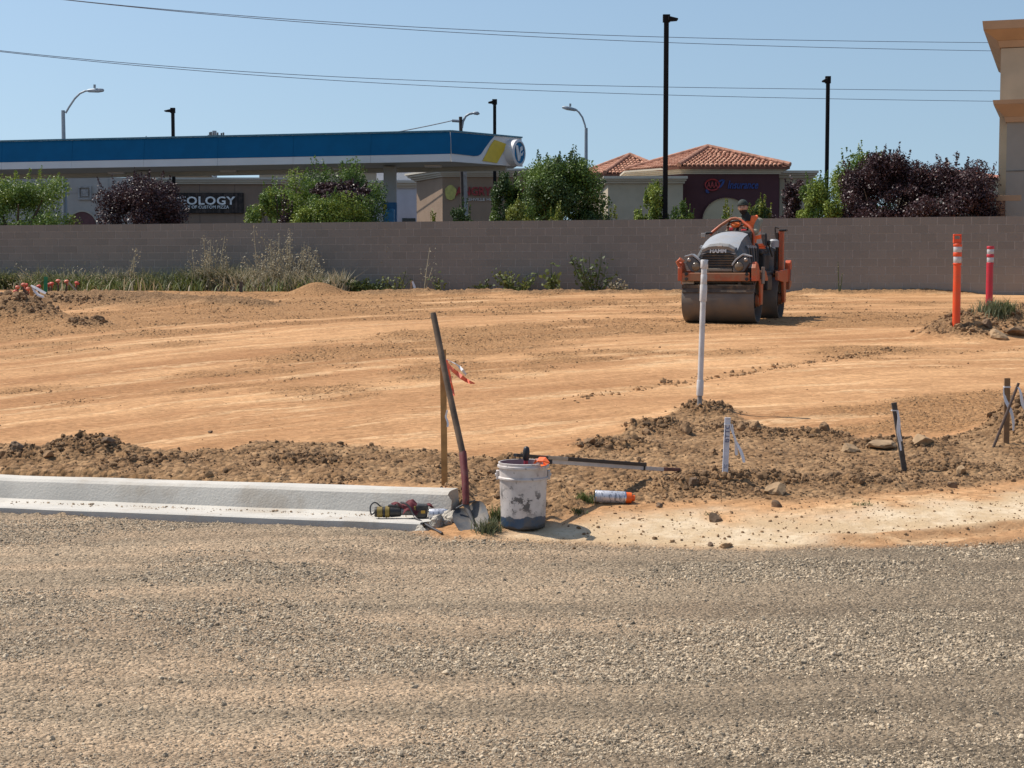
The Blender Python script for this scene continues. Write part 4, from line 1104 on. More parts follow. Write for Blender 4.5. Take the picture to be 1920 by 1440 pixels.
# ================================================================== TREES AND SHRUBS
def leaf_mat(name, c0, c1, trans=.25, rough=.5):
    m, nt, b = _nt(name)
    geo = nt.nodes.new('ShaderNodeNewGeometry')
    col = mixc(nt, geo.outputs['Random Per Island'], c0, c1)
    big = noise(nt, geo.outputs['Position'], .9, 3)
    col = mixc(nt, N(nt, 'ShaderNodeMath', operation='MULTIPLY', i_0=ramp(nt, big, .45, .62), i_1=.45).outputs[0], col, c1)
    nt.links.new(col, b.inputs['Base Color']); b.inputs['Roughness'].default_value = rough; b.inputs['Specular IOR Level'].default_value = .35
    tr = N(nt, 'ShaderNodeBsdfTranslucent'); nt.links.new(col, tr.inputs['Color'])
    mx = N(nt, 'ShaderNodeMixShader', i_0=trans); nt.links.new(b.outputs[0], mx.inputs[1]); nt.links.new(tr.outputs[0], mx.inputs[2])
    out = [n for n in nt.nodes if n.type == 'OUTPUT_MATERIAL'][0]; nt.links.new(mx.outputs[0], out.inputs['Surface'])
    return m
GREEN = leaf_mat('leaf_green', (.055, .110, .018), (.165, .240, .048))
BRIGHT = leaf_mat('leaf_bright', (.115, .175, .022), (.30, .36, .065))
DARK = leaf_mat('leaf_dark', (.026, .056, .014), (.090, .140, .036), .2)
PURPLE = leaf_mat('leaf_purple', (.030, .014, .016), (.100, .052, .052), .12, .42)
YEL = leaf_mat('leaf_yellowish', (.10, .14, .02), (.26, .28, .05))
BARK = simple('bark', (.12, .085, .06), .95, var=.3, vs=8, bmp=.8, bs=20, bd=.03)

def leaves_np(pts, nrm, size, rs, aspect=.55):
    """folded leaf quads: arrays of points, outward directions, sizes -> verts, faces"""
    n = len(pts)
    r1 = rs.normal(size=(n, 3)); d = nrm * .7 + r1; d /= np.linalg.norm(d, axis=1, keepdims=True)
    t = np.cross(d, rs.normal(size=(n, 3))); t /= np.maximum(np.linalg.norm(t, axis=1, keepdims=True), 1e-6)
    s = np.cross(d, t)
    L = size[:, None]
    a = pts - t * L * .5; b = pts + t * L * .5
    c = pts + s * L * aspect * .5 + d * L * .12; e = pts - s * L * aspect * .5 + d * L * .12
    v = np.stack([a, c, b, e], 1).reshape(-1, 3)
    f = np.arange(n * 4).reshape(n, 4)
    return v, f
def crown_pts(c, rad, nclump, per, rs, clump=.26, shoots=0, low=-.8):
    """clumped foliage inside an uneven ellipsoid"""
    c = np.array(c); rad = np.array(rad)
    P = []; Nn = []
    for k in range(nclump):
        u = rs.normal(size=3); u /= np.linalg.norm(u)
        if u[2] < low: u[2] = -u[2]
        u = u / (np.abs(u) ** 3.2).sum() ** (1 / 3.2)
        r = rs.uniform(.35, 1.0) ** .6 * rs.uniform(.70, .98)
        q = u * r
        sz = clump * rs.uniform(.55, 1.35)
        m = int(per * 2.8 * (sz / clump) ** 1.6)
        g = rs.normal(size=(m, 3)); g /= np.linalg.norm(g, axis=1, keepdims=True)
        rr = rs.random(m) ** .45
        p = q + g * (rr * sz)[:, None] * np.array([1, 1, .8])
        P.append(c + p * rad); Nn.append(g * .6 + u * .4 + np.array([0, 0, .5]))
    for k in range(shoots):
        an = rs.uniform(0, 6.28); rr = rs.uniform(0, .75)
        b = np.array([math.cos(an) * rr, math.sin(an) * rr, .8 * math.sqrt(max(0, 1 - rr * rr))])
        d = np.array([math.cos(an) * .25, math.sin(an) * .25, 1]); L = rs.uniform(.18, .42)
        m = int(per * .35); t = rs.random(m)[:, None]
        P.append(c + (b + d * t * L + rs.normal(size=(m, 3)) * .035 * (1.2 - t)) * rad); Nn.append(rs.normal(size=(m, 3)))
    return np.concatenate(P), np.concatenate(Nn)
tree_seed = [100]
def tree(name, label, cat, x0, x1, ytop, Y, mats, nclump=46, per=120, leaf=.15, ybot=None, shoots=8, depth=1.0, group=None, clump=.26, split=None):
    """mats: (material, share) pairs; crown spans pixels x0..x1 and reaches ytop; the bottom is hidden by the wall"""
    tree_seed[0] += 1; rs = np.random.default_rng(tree_seed[0])
    top = at((x0 + x1) / 2, ytop, Y); w = (x1 - x0) * Y / F / 2
    zb = at(0, ybot, Y).z if ybot else 1.35
    cz = (top.z + zb) / 2; rz = (top.z - zb) / 2
    X = top.x
    r_ = root(name, (X, Y, GZ), label, cat, group)
    P, Nn = crown_pts((X, Y, cz), (w * 1.02, w * depth, rz * 1.0), int(nclump * 1.35), per, rs, clump, shoots)
    if not isinstance(mats, (list, tuple)): mats = [(mats, 1.0)]
    k0 = 0; n = len(P)
    fld = np.array([fbm(np.array([p[0] * .9]), np.array([p[2] * .9 + p[1]]), 2, tree_seed[0])[0] for p in P[:: max(1, per)]]) if 0 else None
    size = leaf * .55 * rs.uniform(.6, 1.25, n)
    v, f = leaves_np(P, Nn, size, rs)
    cuts = np.cumsum([m[1] for m in mats]); cuts = cuts / cuts[-1]
    start = 0
    for (m, _), cu in zip(mats, cuts):
        end = int(n * cu)
        o = mesh_np('crown', v[start * 4:end * 4], f[: end - start], m, r_)
        start = end
    # trunk with limbs
    mb = MB(); h = cz - GZ
    base = Vector((X, Y, GZ)); fork = Vector((X + rs.uniform(-.1, .1), Y, GZ + h * .45))
    tr = max(.05, w * .07)
    mb.tube([base - Vector((0, 0, .1)), base.lerp(fork, .5), fork], [tr * 1.3, tr, tr * .85], 8); mb.build('trunk', BARK, r_, smooth=60)
    for k in range(5):
        an = k * 1.257 + rs.uniform(-.3, .3); rr = rs.uniform(.35, .75)
        tip = Vector((X + math.cos(an) * w * rr, Y + math.sin(an) * w * rr, cz + rz * rs.uniform(.0, .7)))
        mid = fork.lerp(tip, .5) + Vector((0, 0, .1))
        mb = MB(); mb.tube([fork, mid, tip], [tr * .6, tr * .4, tr * .12], 6); mb.build('limb', BARK, r_, smooth=60)
    return r_
def planting():
    T = tree
    gp = 'trees and shrubs beyond the block wall'
    T('leafy_tree', 'bright green bushy tree at the left edge behind the wall', 'tree', -90, 152, 322, 49, [(GREEN, .5), (BRIGHT, .5)], 60, 150, .15, shoots=10, group=gp)
    T('plum_tree', 'dark purple plum tree with spiky tips between pale shop and pizza sign', 'tree', 168, 358, 332, 50, [(PURPLE, 1)], 60, 130, .15, shoots=16, group=gp, clump=.24)
    T('leafy_tree', 'dark green tall tree under the canopy behind mixed bushes', 'tree', 552, 726, 306, 54.5, [(DARK, .5), (GREEN, .5)], 50, 130, .16, group=gp)
    T('leafy_tree', 'thin yellow green tree right of the pizza sign', 'tree', 462, 562, 342, 49.5, [(BRIGHT, .6), (GREEN, .4)], 30, 80, .15, shoots=8, group=gp, clump=.22)
    T('leafy_tree', 'mid green tree between the thin tree and the canopy column', 'tree', 500, 645, 328, 51.5, [(BRIGHT, .6), (GREEN, .4)], 36, 100, .15, group=gp)
    T('plum_shrub', 'purple shrub showing among green trees under the canopy', 'shrub', 588, 700, 340, 49.8, [(PURPLE, 1)], 26, 90, .15, ybot=392, group=gp)
    T('plum_shrub', 'low purple shrub at the foot of the thin yellow green tree', 'shrub', 500, 565, 375, 49, [(PURPLE, 1)], 16, 70, .14, group=gp)
    T('leafy_shrub', 'wide bright green bush just above the wall left of the canopy column', 'shrub', 540, 722, 362, 47.8, [(BRIGHT, .75), (GREEN, .25)], 50, 110, .14, group=gp, depth=.5)
    T('leafy_tree', 'large dense green tree right of the round canopy sign', 'tree', 962, 1140, 292, 47, [(GREEN, .55), (DARK, .45)], 90, 170, .15, shoots=14, group=gp)
    T('leafy_tree', 'narrow dark green tree just right of the black pole by the chicken shop', 'tree', 918, 985, 322, 48.6, [(GREEN, .4), (DARK, .6)], 32, 100, .15, group=gp)
    T('leafy_shrub', 'yellow green shrub in front of the large dense tree', 'shrub', 1022, 1066, 388, 44.2, [(YEL, 1)], 14, 60, .13, group=gp)
    T('leafy_shrub', 'yellow green shrub at the left foot of the large dense tree', 'shrub', 940, 1015, 378, 45, [(GREEN, .5), (YEL, .5)], 22, 80, .13, group=gp)
    T('leafy_shrub', 'low dark shrub at the right foot of the large dense tree', 'shrub', 1122, 1166, 392, 45, [(DARK, .7), (YEL, .3)], 14, 60, .13, group=gp)
    T('leafy_shrub', 'dark conifer like shrub before the chicken shop', 'shrub', 838, 906, 384, 50, [(DARK, 1)], 26, 80, .14, shoots=6, group=gp)
    T('leafy_shrub', 'small pale shrub at the tan shop corner', 'shrub', 800, 822, 398, 47, [(YEL, 1)], 8, 40, .12, group=gp)
    T('leafy_shrub', 'upright rose bush left of the tall black light pole', 'shrub', 1208, 1254, 344, 43.6, [(BRIGHT, .5), (GREEN, .5)], 34, 70, .13, shoots=5, group=gp, clump=.3)
    T('leafy_shrub', 'low loose bush left of the rose bush', 'shrub', 1180, 1216, 396, 43.8, [(BRIGHT, 1)], 12, 50, .13, group=gp)
    T('leafy_shrub', 'spiky light green bush right of the tall black light pole', 'shrub', 1246, 1308, 384, 43.4, [(BRIGHT, .7), (GREEN, .3)], 22, 70, .13, shoots=8, group=gp)
    T('leafy_shrub', 'low yellow flecked shrub left of the roller operator', 'shrub', 1342, 1384, 386, 44, [(GREEN, .5), (YEL, .5)], 16, 60, .13, group=gp)
    T('leafy_shrub', 'dark pointed shrub right of the roller operator', 'shrub', 1392, 1452, 374, 44.5, [(DARK, .8), (YEL, .2)], 28, 80, .13, shoots=6, group=gp)
    T('plum_tree', 'purple plum tree left of the thin black pole', 'tree', 1448, 1530, 346, 45.5, [(PURPLE, 1)], 34, 100, .15, shoots=6, group=gp)
    T('leafy_tree', 'light green tree at the foot of the thin black pole', 'tree', 1490, 1584, 334, 44.4, [(BRIGHT, .8), (GREEN, .2)], 40, 90, .14, group=gp)
    T('leafy_tree', 'tall light green tree with one high shoot behind the plum tree', 'tree', 1556, 1676, 284, 48, [(BRIGHT, .5), (GREEN, .5)], 40, 110, .15, shoots=12, group=gp)
    T('plum_tree', 'broad dark plum tree right of the thin black pole', 'tree', 1562, 1742, 285, 44.3, [(PURPLE, 1)], 90, 150, .14, shoots=12, group=gp, clump=.22)
    T('plum_tree', 'reddish plum tree beside the tan corner building', 'tree', 1676, 1890, 300, 43.4, [(PURPLE, 1)], 95, 150, .14, shoots=12, group=gp, clump=.22)
planting()

# ================================================================== POLES AND WIRES
BLK = simple('black_pole', (.006, .0055, .006), .7, var=.1, spec=.2)
GAL = simple('galvanised', (.25, .28, .31), .5, .4, var=.1, vs=3)
WOODP = simple('pole_wood', (.055, .040, .032), .9, var=.3, vs=6)
def poles():
    def parking_pole(px, ytop, Y, wpx, armpx, label):
        p = at(px, ytop, Y); w = wpx * Y / F
        r_ = root('parking_light', (p.x, p.y, GZ), label, 'light pole', 'black parking lot light poles')
        mb = MB(); mb.box((p.x, p.y, (p.z + GZ) / 2), (w, w, p.z - GZ)); mb.build('pole', BLK, r_)
        mb = MB(); mb.box((p.x, p.y, GZ + .12), (w * 2.2, w * 2.2, .24)); mb.build('base_cover', BLK, r_)
        s = 1 if armpx > 0 else -1; L = abs(armpx) * Y / F
        mb = MB(); mb.hexa([(p.x + s * w * .3, p.y - .16, p.z - .05), (p.x + s * L, p.y - .16, p.z - .03), (p.x + s * L, p.y + .16, p.z - .03), (p.x + s * w * .3, p.y + .16, p.z - .05),
                            (p.x + s * w * .3, p.y - .16, p.z + .07), (p.x + s * L, p.y - .14, p.z + .01), (p.x + s * L, p.y + .14, p.z + .01), (p.x + s * w * .3, p.y + .16, p.z + .07)]); mb.build('lamp_head', BLK, r_, bevel=.015)
        mb = MB(); mb.box((p.x, p.y, p.z + .02), (w * 1.5, w * 1.2, .2)); mb.build('bracket', BLK, r_)
    parking_pole(1249.5, 36, 43.5, 8.6, 21, 'tallest black square light pole in front of the insurance office')
    parking_pole(1552.5, 151, 46, 6.4, -10, 'thin black light pole left of the broad plum tree')
    parking_pole(927.5, 192, 63, 6, -12, 'black light pole behind the round canopy sign')
    parking_pole(324, 208, 64, 5.6, -15, 'black light pole rising behind the canopy at left')
    def street(px, py_base, ytop, Y, pts, label):
        """pts: arm centre line in pixels from the pole top"""
        p = at(px, py_base, Y); t = at(px, ytop, Y)
        r_ = root('street_light', (p.x, p.y, GZ), label, 'street light', 'galvanised street lights with curved arms')
        mb = MB(); mb.tube([(p.x, p.y, GZ), (p.x, p.y, t.z)], [.11, .075], 10); mb.build('pole', GAL, r_, smooth=60)
        c = [at(a, b, Y) for a, b in pts]
        mb = MB(); mb.tube(c, [.042] * (len(c) - 1) + [.03], 8); mb.build('arm', GAL, r_, smooth=60)
        e = c[-1]; d = (c[-1] - c[-2]).normalized(); d.z *= .3; d.normalize()
        mb = MB(); q = [(0, .03), (.12, .10), (.5, .13), (.7, .09), (.74, .02)]
        mb.tube([e + d * (x - .1) for x, _ in q], [y * .72 for _, y in q], 10); mb.build('lamp_head', GAL, r_, smooth=60)
        mb = MB(); mb.tube([e + d * .25 + Vector((0, 0, .1)), e + d * .25 + Vector((0, 0, .24))], .05, 8); mb.build('photocell', GAL, r_)
    street(122, 400, 207, 66, [(123, 212), (130, 200), (140, 185), (150, 175), (160, 170.5), (166, 170)], 'galvanised street light with arm curving right above the left canopy')
    street(1098.5, 400, 240, 75, [(1099, 250), (1097, 235), (1092, 220), (1085, 210), (1079, 206)], 'galvanised street light curving left above the large green tree')
    # timber pole with light and service wire
    Y = 68; p = at(863.5, 219, Y); w = 6.5 * Y / F
    r_ = root('utility_pole', (p.x, Y, GZ), 'dark timber utility pole with a small street light behind the canopy end', 'utility pole')
    foot = at(871, 400, Y); foot.z = GZ
    mb = MB(); mb.tube([foot, p], [w * .62, w * .5], 10); mb.build('pole', WOODP, r_, smooth=60)
    c = [at(a, b, Y) for a, b in ((866, 240), (868, 228), (873, 218), (880, 213.5), (886, 212.5))]
    mb = MB(); mb.tube(c, .05, 8); mb.build('arm', GAL, r_, smooth=60)
    e = c[-1]; mb = MB(); mb.tube([e, e + Vector((.08, 0, .01)), e + Vector((.22, 0, 0)), e + Vector((.3, 0, -.02))], [.03, .07, .08, .02], 10); mb.build('lamp_head', GAL, r_, smooth=60)
    mb = MB(); mb.tube([p + Vector((-.05, -.2, -.2)), p + Vector((-.35, -.2, -.18))], .06, 8); mb.build('insulator', GAL, r_)
    q0 = p + Vector((-.35, -.2, -.18)); q1 = at(560, 256, Y + 18)
    pts = []
    for k in range(25):
        t = k / 24; v = q0.lerp(q1, t * 1.5); v.z -= 1.1 * 4 * t * (1 - t) * .35; pts.append(v)
    mb = MB(); mb.tube(pts, .022, 5); o = mb.build('service_wire', simple('wire_dark', (.10, .11, .13), .6), loc=tuple(q0)); tag(o, 'thin service wire running left from the timber utility pole', 'wire')
    # steel post by the chicken shop
    p0 = at(878, 420, 60); p1 = at(871, 318, 60)
    mb = MB(); mb.bar((p0.x, 60, GZ), p1 + Vector((0, 0, .4)), .13, .13, (1, 0, 0)); o = mb.build('steel_post', simple('post_pale', (.42, .45, .50), .5), loc=(p0.x, 60, GZ)); tag(o, 'pale steel post leaning slightly in front of the chicken shop', 'post')
    # rooftop aerials
    Y = 90; p = at(402, 252, Y)
    r_ = root('cell_mast', (p.x, Y, GZ), 'distant antenna cluster peeking above the canopy edge', 'antenna')
    mb = MB(); mb.tube([(p.x, Y, GZ), (p.x, Y, p.z + .2)], .12, 8); mb.build('mast', GAL, r_)
    for k in range(6):
        x = p.x - .28 + .13 * k * (1.25 if k > 2 else 1); mb = MB(); mb.box((x, Y + .15 * (-1) ** k, p.z - .02), (.075, .12, .30 if k < 3 else .22)); mb.build('antenna_panel', simple('aerial_grey', (.10, .105, .11), .6), r_)
    mb = MB(); mb.box((p.x, Y, p.z - .05), (.75, .05, .04)); mb.build('crossbar', GAL, r_)
    p = at(274, 255, 80); mb = MB(); mb.tube([(p.x, 80, GZ), (p.x, 80, p.z)], .03, 6); o = mb.build('whip_aerial', GAL, loc=(p.x, 80, GZ)); tag(o, 'tiny whip aerial above the canopy at left', 'antenna')
    p = at(1668.5, 281, 110); r_ = root('far_flag_mast', (p.x, 110, GZ), 'tiny far mast above the broad plum tree', 'mast')
    mb = MB(); mb.tube([(p.x, 110, GZ), (p.x, 110, p.z)], .05, 6); mb.build('mast', BLK, r_); mb = MB(); mb.box((p.x, 110, p.z), (.22, .06, .08)); mb.build('mast_head', BLK, r_)
    # overhead lines
    wm = simple('power_line', (.17, .20, .25), .5)
    def wire(pix, Y0, Y1, label):
        xs = np.array([a for a, _ in pix], float); ys = np.array([b for _, b in pix], float)
        co = np.polyfit(xs, ys, 3 if len(pix) > 3 else 2)
        pts = []
        for x in np.linspace(pix[0][0] - 60, 2050, 60):
            t = (x - pix[0][0]) / (1900 - pix[0][0])
            pts.append(at(x, float(np.polyval(co, x)), 1 / ((1 - t) / Y0 + t / Y1)))
        mb = MB(); mb.tube(pts, .0105, 5); o = mb.build('power_line', wm, loc=tuple(pts[0])); tag(o, label, 'power line', 'overhead power lines')
    wire([(130, 0), (450, 30), (800, 51), (1250, 70), (1870, 80)], 46, 62, 'topmost overhead power line crossing the sky')
    wire([(135, 1), (450, 32.5), (800, 57), (1250, 80), (1870, 95.5)], 46.5, 62.5, 'second overhead power line from the top')
    wire([(-10, 94), (260, 119), (550, 141), (900, 154), (1250, 163.5), (1870, 170.5)], 50, 66, 'third overhead power line from the top')
    wire([(-10, 96), (260, 122), (550, 147), (900, 165), (1250, 178), (1870, 190)], 50.5, 66.5, 'lowest overhead power line crossing behind the black poles')
poles()

# ================================================================== WEEDS
STRAW = leaf_mat('dry_straw', (.27, .23, .145), (.50, .44, .31), .3, .7)
GRASS = leaf_mat('weed_green', (.07, .105, .025), (.20, .22, .07), .3, .6)
SAGE = leaf_mat('weed_sage', (.10, .12, .06), (.22, .22, .12), .25, .7)
OLIVE = leaf_mat('weed_olive', (.035, .055, .015), (.10, .13, .035), .2, .6)
def blades(P, H, W, lean, rs):
    """tapered bent grass blades: two quads-worth of triangles each"""
    n = len(P)
    an = rs.uniform(0, 2 * PI, n); d = np.stack([np.cos(an), np.sin(an), 0 * an], 1)
    s = np.stack([-np.sin(an), np.cos(an), 0 * an], 1) * W[:, None] / 2
    up = np.array([0, 0, 1.0])
    m = P + up * (H * .55)[:, None] + d * (lean * H * .3)[:, None]; t = P + up * (H * .95)[:, None] + d * (lean * H)[:, None]
    v = np.stack([P - s, P + s, m + s * .8, m - s * .8, t], 1).reshape(-1, 3)
    b = (np.arange(n) * 5)[:, None]
    f = np.concatenate([b + np.array([[0, 1, 2]]), b + np.array([[0, 2, 3]]), b + np.array([[3, 2, 4]])])
    return v, f
def weeds():
    rs = np.random.default_rng(77)
    # strip of grass along the foot of the wall
    for (name, m, n, s0, s1, h, off) in (('weed_grass', GRASS, 7000, -2, 10.6, .50, 1.3), ('dry_grass', STRAW, 7500, 1.0, 11.0, .62, 1.1), ('sage_weeds', SAGE, 6500, -2, 8.0, .66, .9)):
        s = rs.uniform(s0, s1, n); o = np.abs(rs.normal(0, off * .55, n)) + .12
        dens = fbm(s * .9, o * .9, 3, 400 + n) ; keep = rs.random(n) < np.clip(.42 + 2.2 * dens, 0.02, 1)
        s, o = s[keep], o[keep]
        x = W0[0] + W_T[0] * s + W_N[0] * o; y = W0[1] + W_T[1] * s + W_N[1] * o
        z = height(x, y, False)
        H = h * rs.uniform(.35, 1.15, len(x)) * (1 - .28 * np.clip(o - .5, 0, 1.6)) * (1 + .35 * fbm(s * .6, o, 2, 9))
        v, f = blades(np.stack([x, y, z - .02], 1), H, rs.uniform(.015, .04, len(x)), rs.uniform(.2, 1.4, len(x)), rs)
        tag(mesh_np(name, v, f, m), kind='stuff')
    # leafy clutter among the grass
    n = 9000; s = rs.uniform(-2, 11, n); o = np.abs(rs.normal(0, .55, n)) + .12
    keep = rs.random(n) < np.clip(.5 + 1.6 * fbm(s * .7, o * .8, 3, 555), .03, 1); s, o = s[keep], o[keep]
    x = W0[0] + W_T[0] * s + W_N[0] * o; y = W0[1] + W_T[1] * s + W_N[1] * o
    z = height(x, y, False) + rs.random(len(x)) ** 1.5 * .55 * (1 + .8 * fbm(s * 1.1, o, 2, 77))
    v, f = leaves_np(np.stack([x, y, z], 1), rs.normal(size=(len(x), 3)) + np.array([0, 0, .6]), rs.uniform(.04, .10, len(x)), rs, .4)
    k = int(len(x) * .6)
    tag(mesh_np('weed_foliage', v[:k * 4], f[:k], SAGE), kind='stuff'); tag(mesh_np('dry_weed_foliage', v[k * 4:], f[:len(x) - k], STRAW), kind='stuff')
    def dry(px, ypx_top, ypx_base, label, spread, n, Y=None, head=1.0):
        yw = Y if Y else next(q for q in (46.6 - .02 * k for k in range(600)) if (W0[1] + ((px - 960) / F * q - W0[0]) / W_T[0] * W_T[1]) > q) - .85
        g = at(px, ypx_base, yw); X, Yy = g.x, g.y
        z = hz(X, Yy); Ht = at(px, ypx_top, Yy).z - z
        mb = MB(); P = []; Nn = []
        for k in range(n):
            h = Ht * (rs.uniform(.45, 1.0) if k else 1.0); an = rs.uniform(0, 6.28); ln = rs.uniform(.05, spread)
            b = Vector((X + rs.normal() * spread * .35, Yy + rs.normal() * .15, z - .03))
            t = b + Vector((math.cos(an) * ln, math.sin(an) * ln * .5, h)); md = b.lerp(t, .55) + Vector((0, 0, h * .06))
            mb.tube([b, md, t], [.013, .010, .006], 3, cap=False)
            for q in range(int(20 * head)):
                u = rs.uniform(.5, 1.02); c = b.lerp(t, u); w = .05 + .13 * (1.05 - u)
                P.append([c.x + rs.normal() * w, c.y + rs.normal() * w, c.z + rs.normal() * .03]); Nn.append(rs.normal(size=3))
        r_ = root('dry_weed', (X, Yy, z), label, 'weed', 'tall weeds along the block wall')
        mb.build('stem', STRAW, r_)
        v, f = leaves_np(np.array(P), np.array(Nn), rs.uniform(.04, .09, len(P)), rs, .45)
        mesh_np('seed_head', v, f, STRAW, r_)
    dry(240, 462, 525, 'thin dry weed at the wall far left below the purple tree', .22, 5, head=.8)
    dry(392, 440, 530, 'tall dry weed with pale seed heads left of the largest dry clump', .5, 16)
    dry(415, 468, 530, 'short dry weed clump beside the tall pale weed', .4, 12)
    dry(532, 424, 540, 'largest clump of tall dry weeds against the wall', .75, 34)
    dry(500, 470, 540, 'dry weeds at the left side of the largest clump', .5, 18)
    dry(572, 455, 545, 'dry weeds at the right side of the largest clump', .5, 16)
    dry(605, 470, 548, 'sparse dry stalk just right of the largest weed clump', .25, 4, head=.7)
    dry(722, 452, 548, 'single thin dry stalk with few leaves in the wall middle', .06, 1, Y=42.6)
    dry(800, 462, 548, 'thin arching dry stalk below the canopy column', .3, 3, Y=42.2, head=.5)
    def leafy(px, ytop, ybase, wpx, label, mat, n, size, Y, spread=1.0, grp='green weeds along the block wall'):
        g = at(px, ybase, Y); X, Yy = g.x, g.y; z = hz(X, Yy); Ht = at(px, ytop, Yy).z - z; w = wpx * Yy / F / 2
        r_ = root('leafy_weed', (X, Yy, z), label, 'weed', grp)
        mb = MB(); P = []; Nn = []
        for k in range(max(2, n)):
            h = Ht * (rs.uniform(.4, .95) if k else 1.0); dx = rs.uniform(-w, w) * spread
            b = Vector((X + dx * .3, Yy + rs.normal() * .05, z - .03)); t = b + Vector((dx, rs.normal() * w * .5, h)); md = b.lerp(t, .5) + Vector((dx * .1, 0, h * .05))
            mb.tube([b, md, t], [.016, .012, .008], 4, cap=False)
            for q in range(12):
                u = rs.uniform(.15, 1.0); c = b.lerp(t, u) if u < .5 else md.lerp(t, u * 2 - 1); 
                P.append([c.x + rs.normal() * size * .7, c.y + rs.normal() * size * .7, c.z + rs.normal() * size * .4]); Nn.append(rs.normal(size=3) + np.array([0, 0, 1]))
        mb.build('stem', OLIVE, r_)
        v, f = leaves_np(np.array(P), np.array(Nn), size * rs.uniform(.6, 1.3, len(P)), rs, .6)
        mesh_np('leaves', v, f, mat, r_)
    leafy(8, 505, 545, 40, 'leafy green weed at the left frame edge by the wall', GRASS, 14, .10, 45.3)
    leafy(640, 528, 550, 110, 'dark trailing weeds right of the brown soil pile', OLIVE, 26, .10, 42.8)
    leafy(690, 520, 550, 80, 'olive weed bush with trailing stems left of a tiny lath', OLIVE, 22, .10, 42.5)
    leafy(745, 505, 550, 40, 'narrow leafy weed beside the tiny lath at the wall', GRASS, 6, .10, 42.2)
    leafy(824, 512, 545, 18, 'small weed with few leaves on the wall below the canopy end', GRASS, 3, .11, 41.9)
    leafy(905, 520, 543, 26, 'low dark weed tuft left of the leafy weed clump', OLIVE, 8, .10, 41.4)
    leafy(968, 504, 544, 66, 'wide dark green weed clump at the wall below the large tree', GRASS, 22, .11, 41.2)
    leafy(1035, 488, 545, 20, 'upright broad leaved weed standing alone against the wall', GRASS, 5, .16, 40.9, .5)
    leafy(1112, 472, 548, 70, 'tall branching weed at the wall left of the roller', OLIVE, 16, .12, 40.6)
    leafy(1158, 522, 550, 34, 'low dry brown weed right of the branching weed', STRAW, 9, .09, 40.5)
    leafy(1574, 488, 546, 26, 'two bare thin weed stems on the wall right of the roller', STRAW, 2, .03, 38.9)
    # near tufts
    def tuft(px, py, wpx, h, n, m, label, name='grass_tuft', Y=None):
        g = G(px, py) if Y is None else at(px, py, Y); w = wpx * g.y / F / 2
        x = g.x + rs.normal(0, w * .55, n); y = g.y + rs.normal(0, w * .4, n)
        v, f = blades(np.stack([x, y, height(x, y) - .01], 1), h * rs.uniform(.4, 1.1, n), rs.uniform(.003, .007, n) * g.y / 9.5, rs.uniform(.2, .9, n), rs)
        o = mesh_np(name, v, f, m, loc=tuple(g)); tag(o, label, 'grass', 'small grass tufts on the bare soil')
    tuft(916, 996, 44, .10, 260, SAGE, 'pale green grass tuft between the shovel blade and the bucket')
    tuft(930, 978, 26, .12, 120, GRASS, 'green blades touching the left side of the bucket')
    tuft(1098, 940, 34, .075, 160, GRASS, 'small green tuft left of the silver spray can')
    tuft(1085, 962, 26, .05, 80, OLIVE, 'low dark tuft in the bucket shadow')
    tuft(1332, 966, 30, .03, 50, OLIVE, 'tiny dry sprig on the pale soil')
    tuft(1618, 948, 30, .04, 50, OLIVE, 'tiny sprig on the soil below the dark stake')
    g = G(1873, 600)
    tuft(1868, 592, 62, .26, 420, SAGE, 'bushy green weed clump on the delineator mound')
    tuft(1880, 588, 40, .22, 200, GRASS, 'grassy weed behind the clump on the delineator mound')
weeds()

# ================================================================== THINGS NEAR THE CAMERA
PVC = simple('white_pvc', (.62, .59, .57), .38, var=.05, vs=6, dirt=(.35, .24, .14), dirt_amt=.35, ds=5)
STAKEW = simple('raw_stake_wood', (.36, .19, .065), .8, var=.25, vs=10)
GREYW = simple('weathered_stake_wood', (.085, .070, .058), .9, var=.3, vs=12)
WHITEP = simple('white_stake_paint', (.60, .61, .66), .7, var=.1, vs=14, dirt=(.3, .28, .27), dirt_amt=.5, ds=12)
ORANGE_FLAG = simple('orange_flagging', (.85, .17, .085), .5, var=.1)
PINK = simple('faded_orange_cap', (.62, .17, .10), .6, var=.2)
WHITE_FLAG = simple('white_flagging', (.70, .67, .66), .5, var=.08)
def pipe():
    g = G(1311, 756); t = at(1321, 487, g.y + .05)
    base = Vector((g.x, g.y, g.z - .12)); ax = (t - base)
    r_ = root('vent_pipe', (g.x, g.y, g.z), 'white plastic pipe standing in the soil heap in front of the roller', 'pipe')
    f = lambda py: base.lerp(t, (base.z - at(1315, py, g.y).z) / (base.z - t.z))
    s = g.y / F
    def seg(name, y0, y1, wpx, m=PVC):
        mb = MB(); p, q = f(y0), f(y1); w = wpx * s / 2
        mb.tube([p, p.lerp(q, .04), p.lerp(q, .96), q], [w * .94, w, w, w * .94], 16); return mb.build(name, m, r_, smooth=40)
    seg('grey_stub', 770, 737, 9, simple('stub_grey', (.25, .23, .21), .7, var=.3, vs=20))
    seg('coupling', 742, 713, 13.2); seg('pipe', 720, 548, 10.6); seg('coupling', 565, 534, 13.6); seg('coupling', 536, 515, 12.0); seg('upper_pipe', 520, 498, 11)
    seg('cap', 503, 487, 14.2)
    k = simple('scuff_black', (.03, .03, .03), .7)
    mb = MB(); p = f(489.5); w = 7.35 * s
    mb.hexa([p + Vector(v) for v in ((-.2 * w, -w * .985, -.045), (.85 * w, -w * .56, -.03), (.8 * w, -w * .5, -.03), (-.2 * w, -w * .9, -.045), (-.4 * w, -w * .94, 0), (.9 * w, -w * .52, 0), (.8 * w, -w * .5, 0), (-.4 * w, -w * .85, 0))]); mb.build('scuff_mark', k, r_)
pipe()

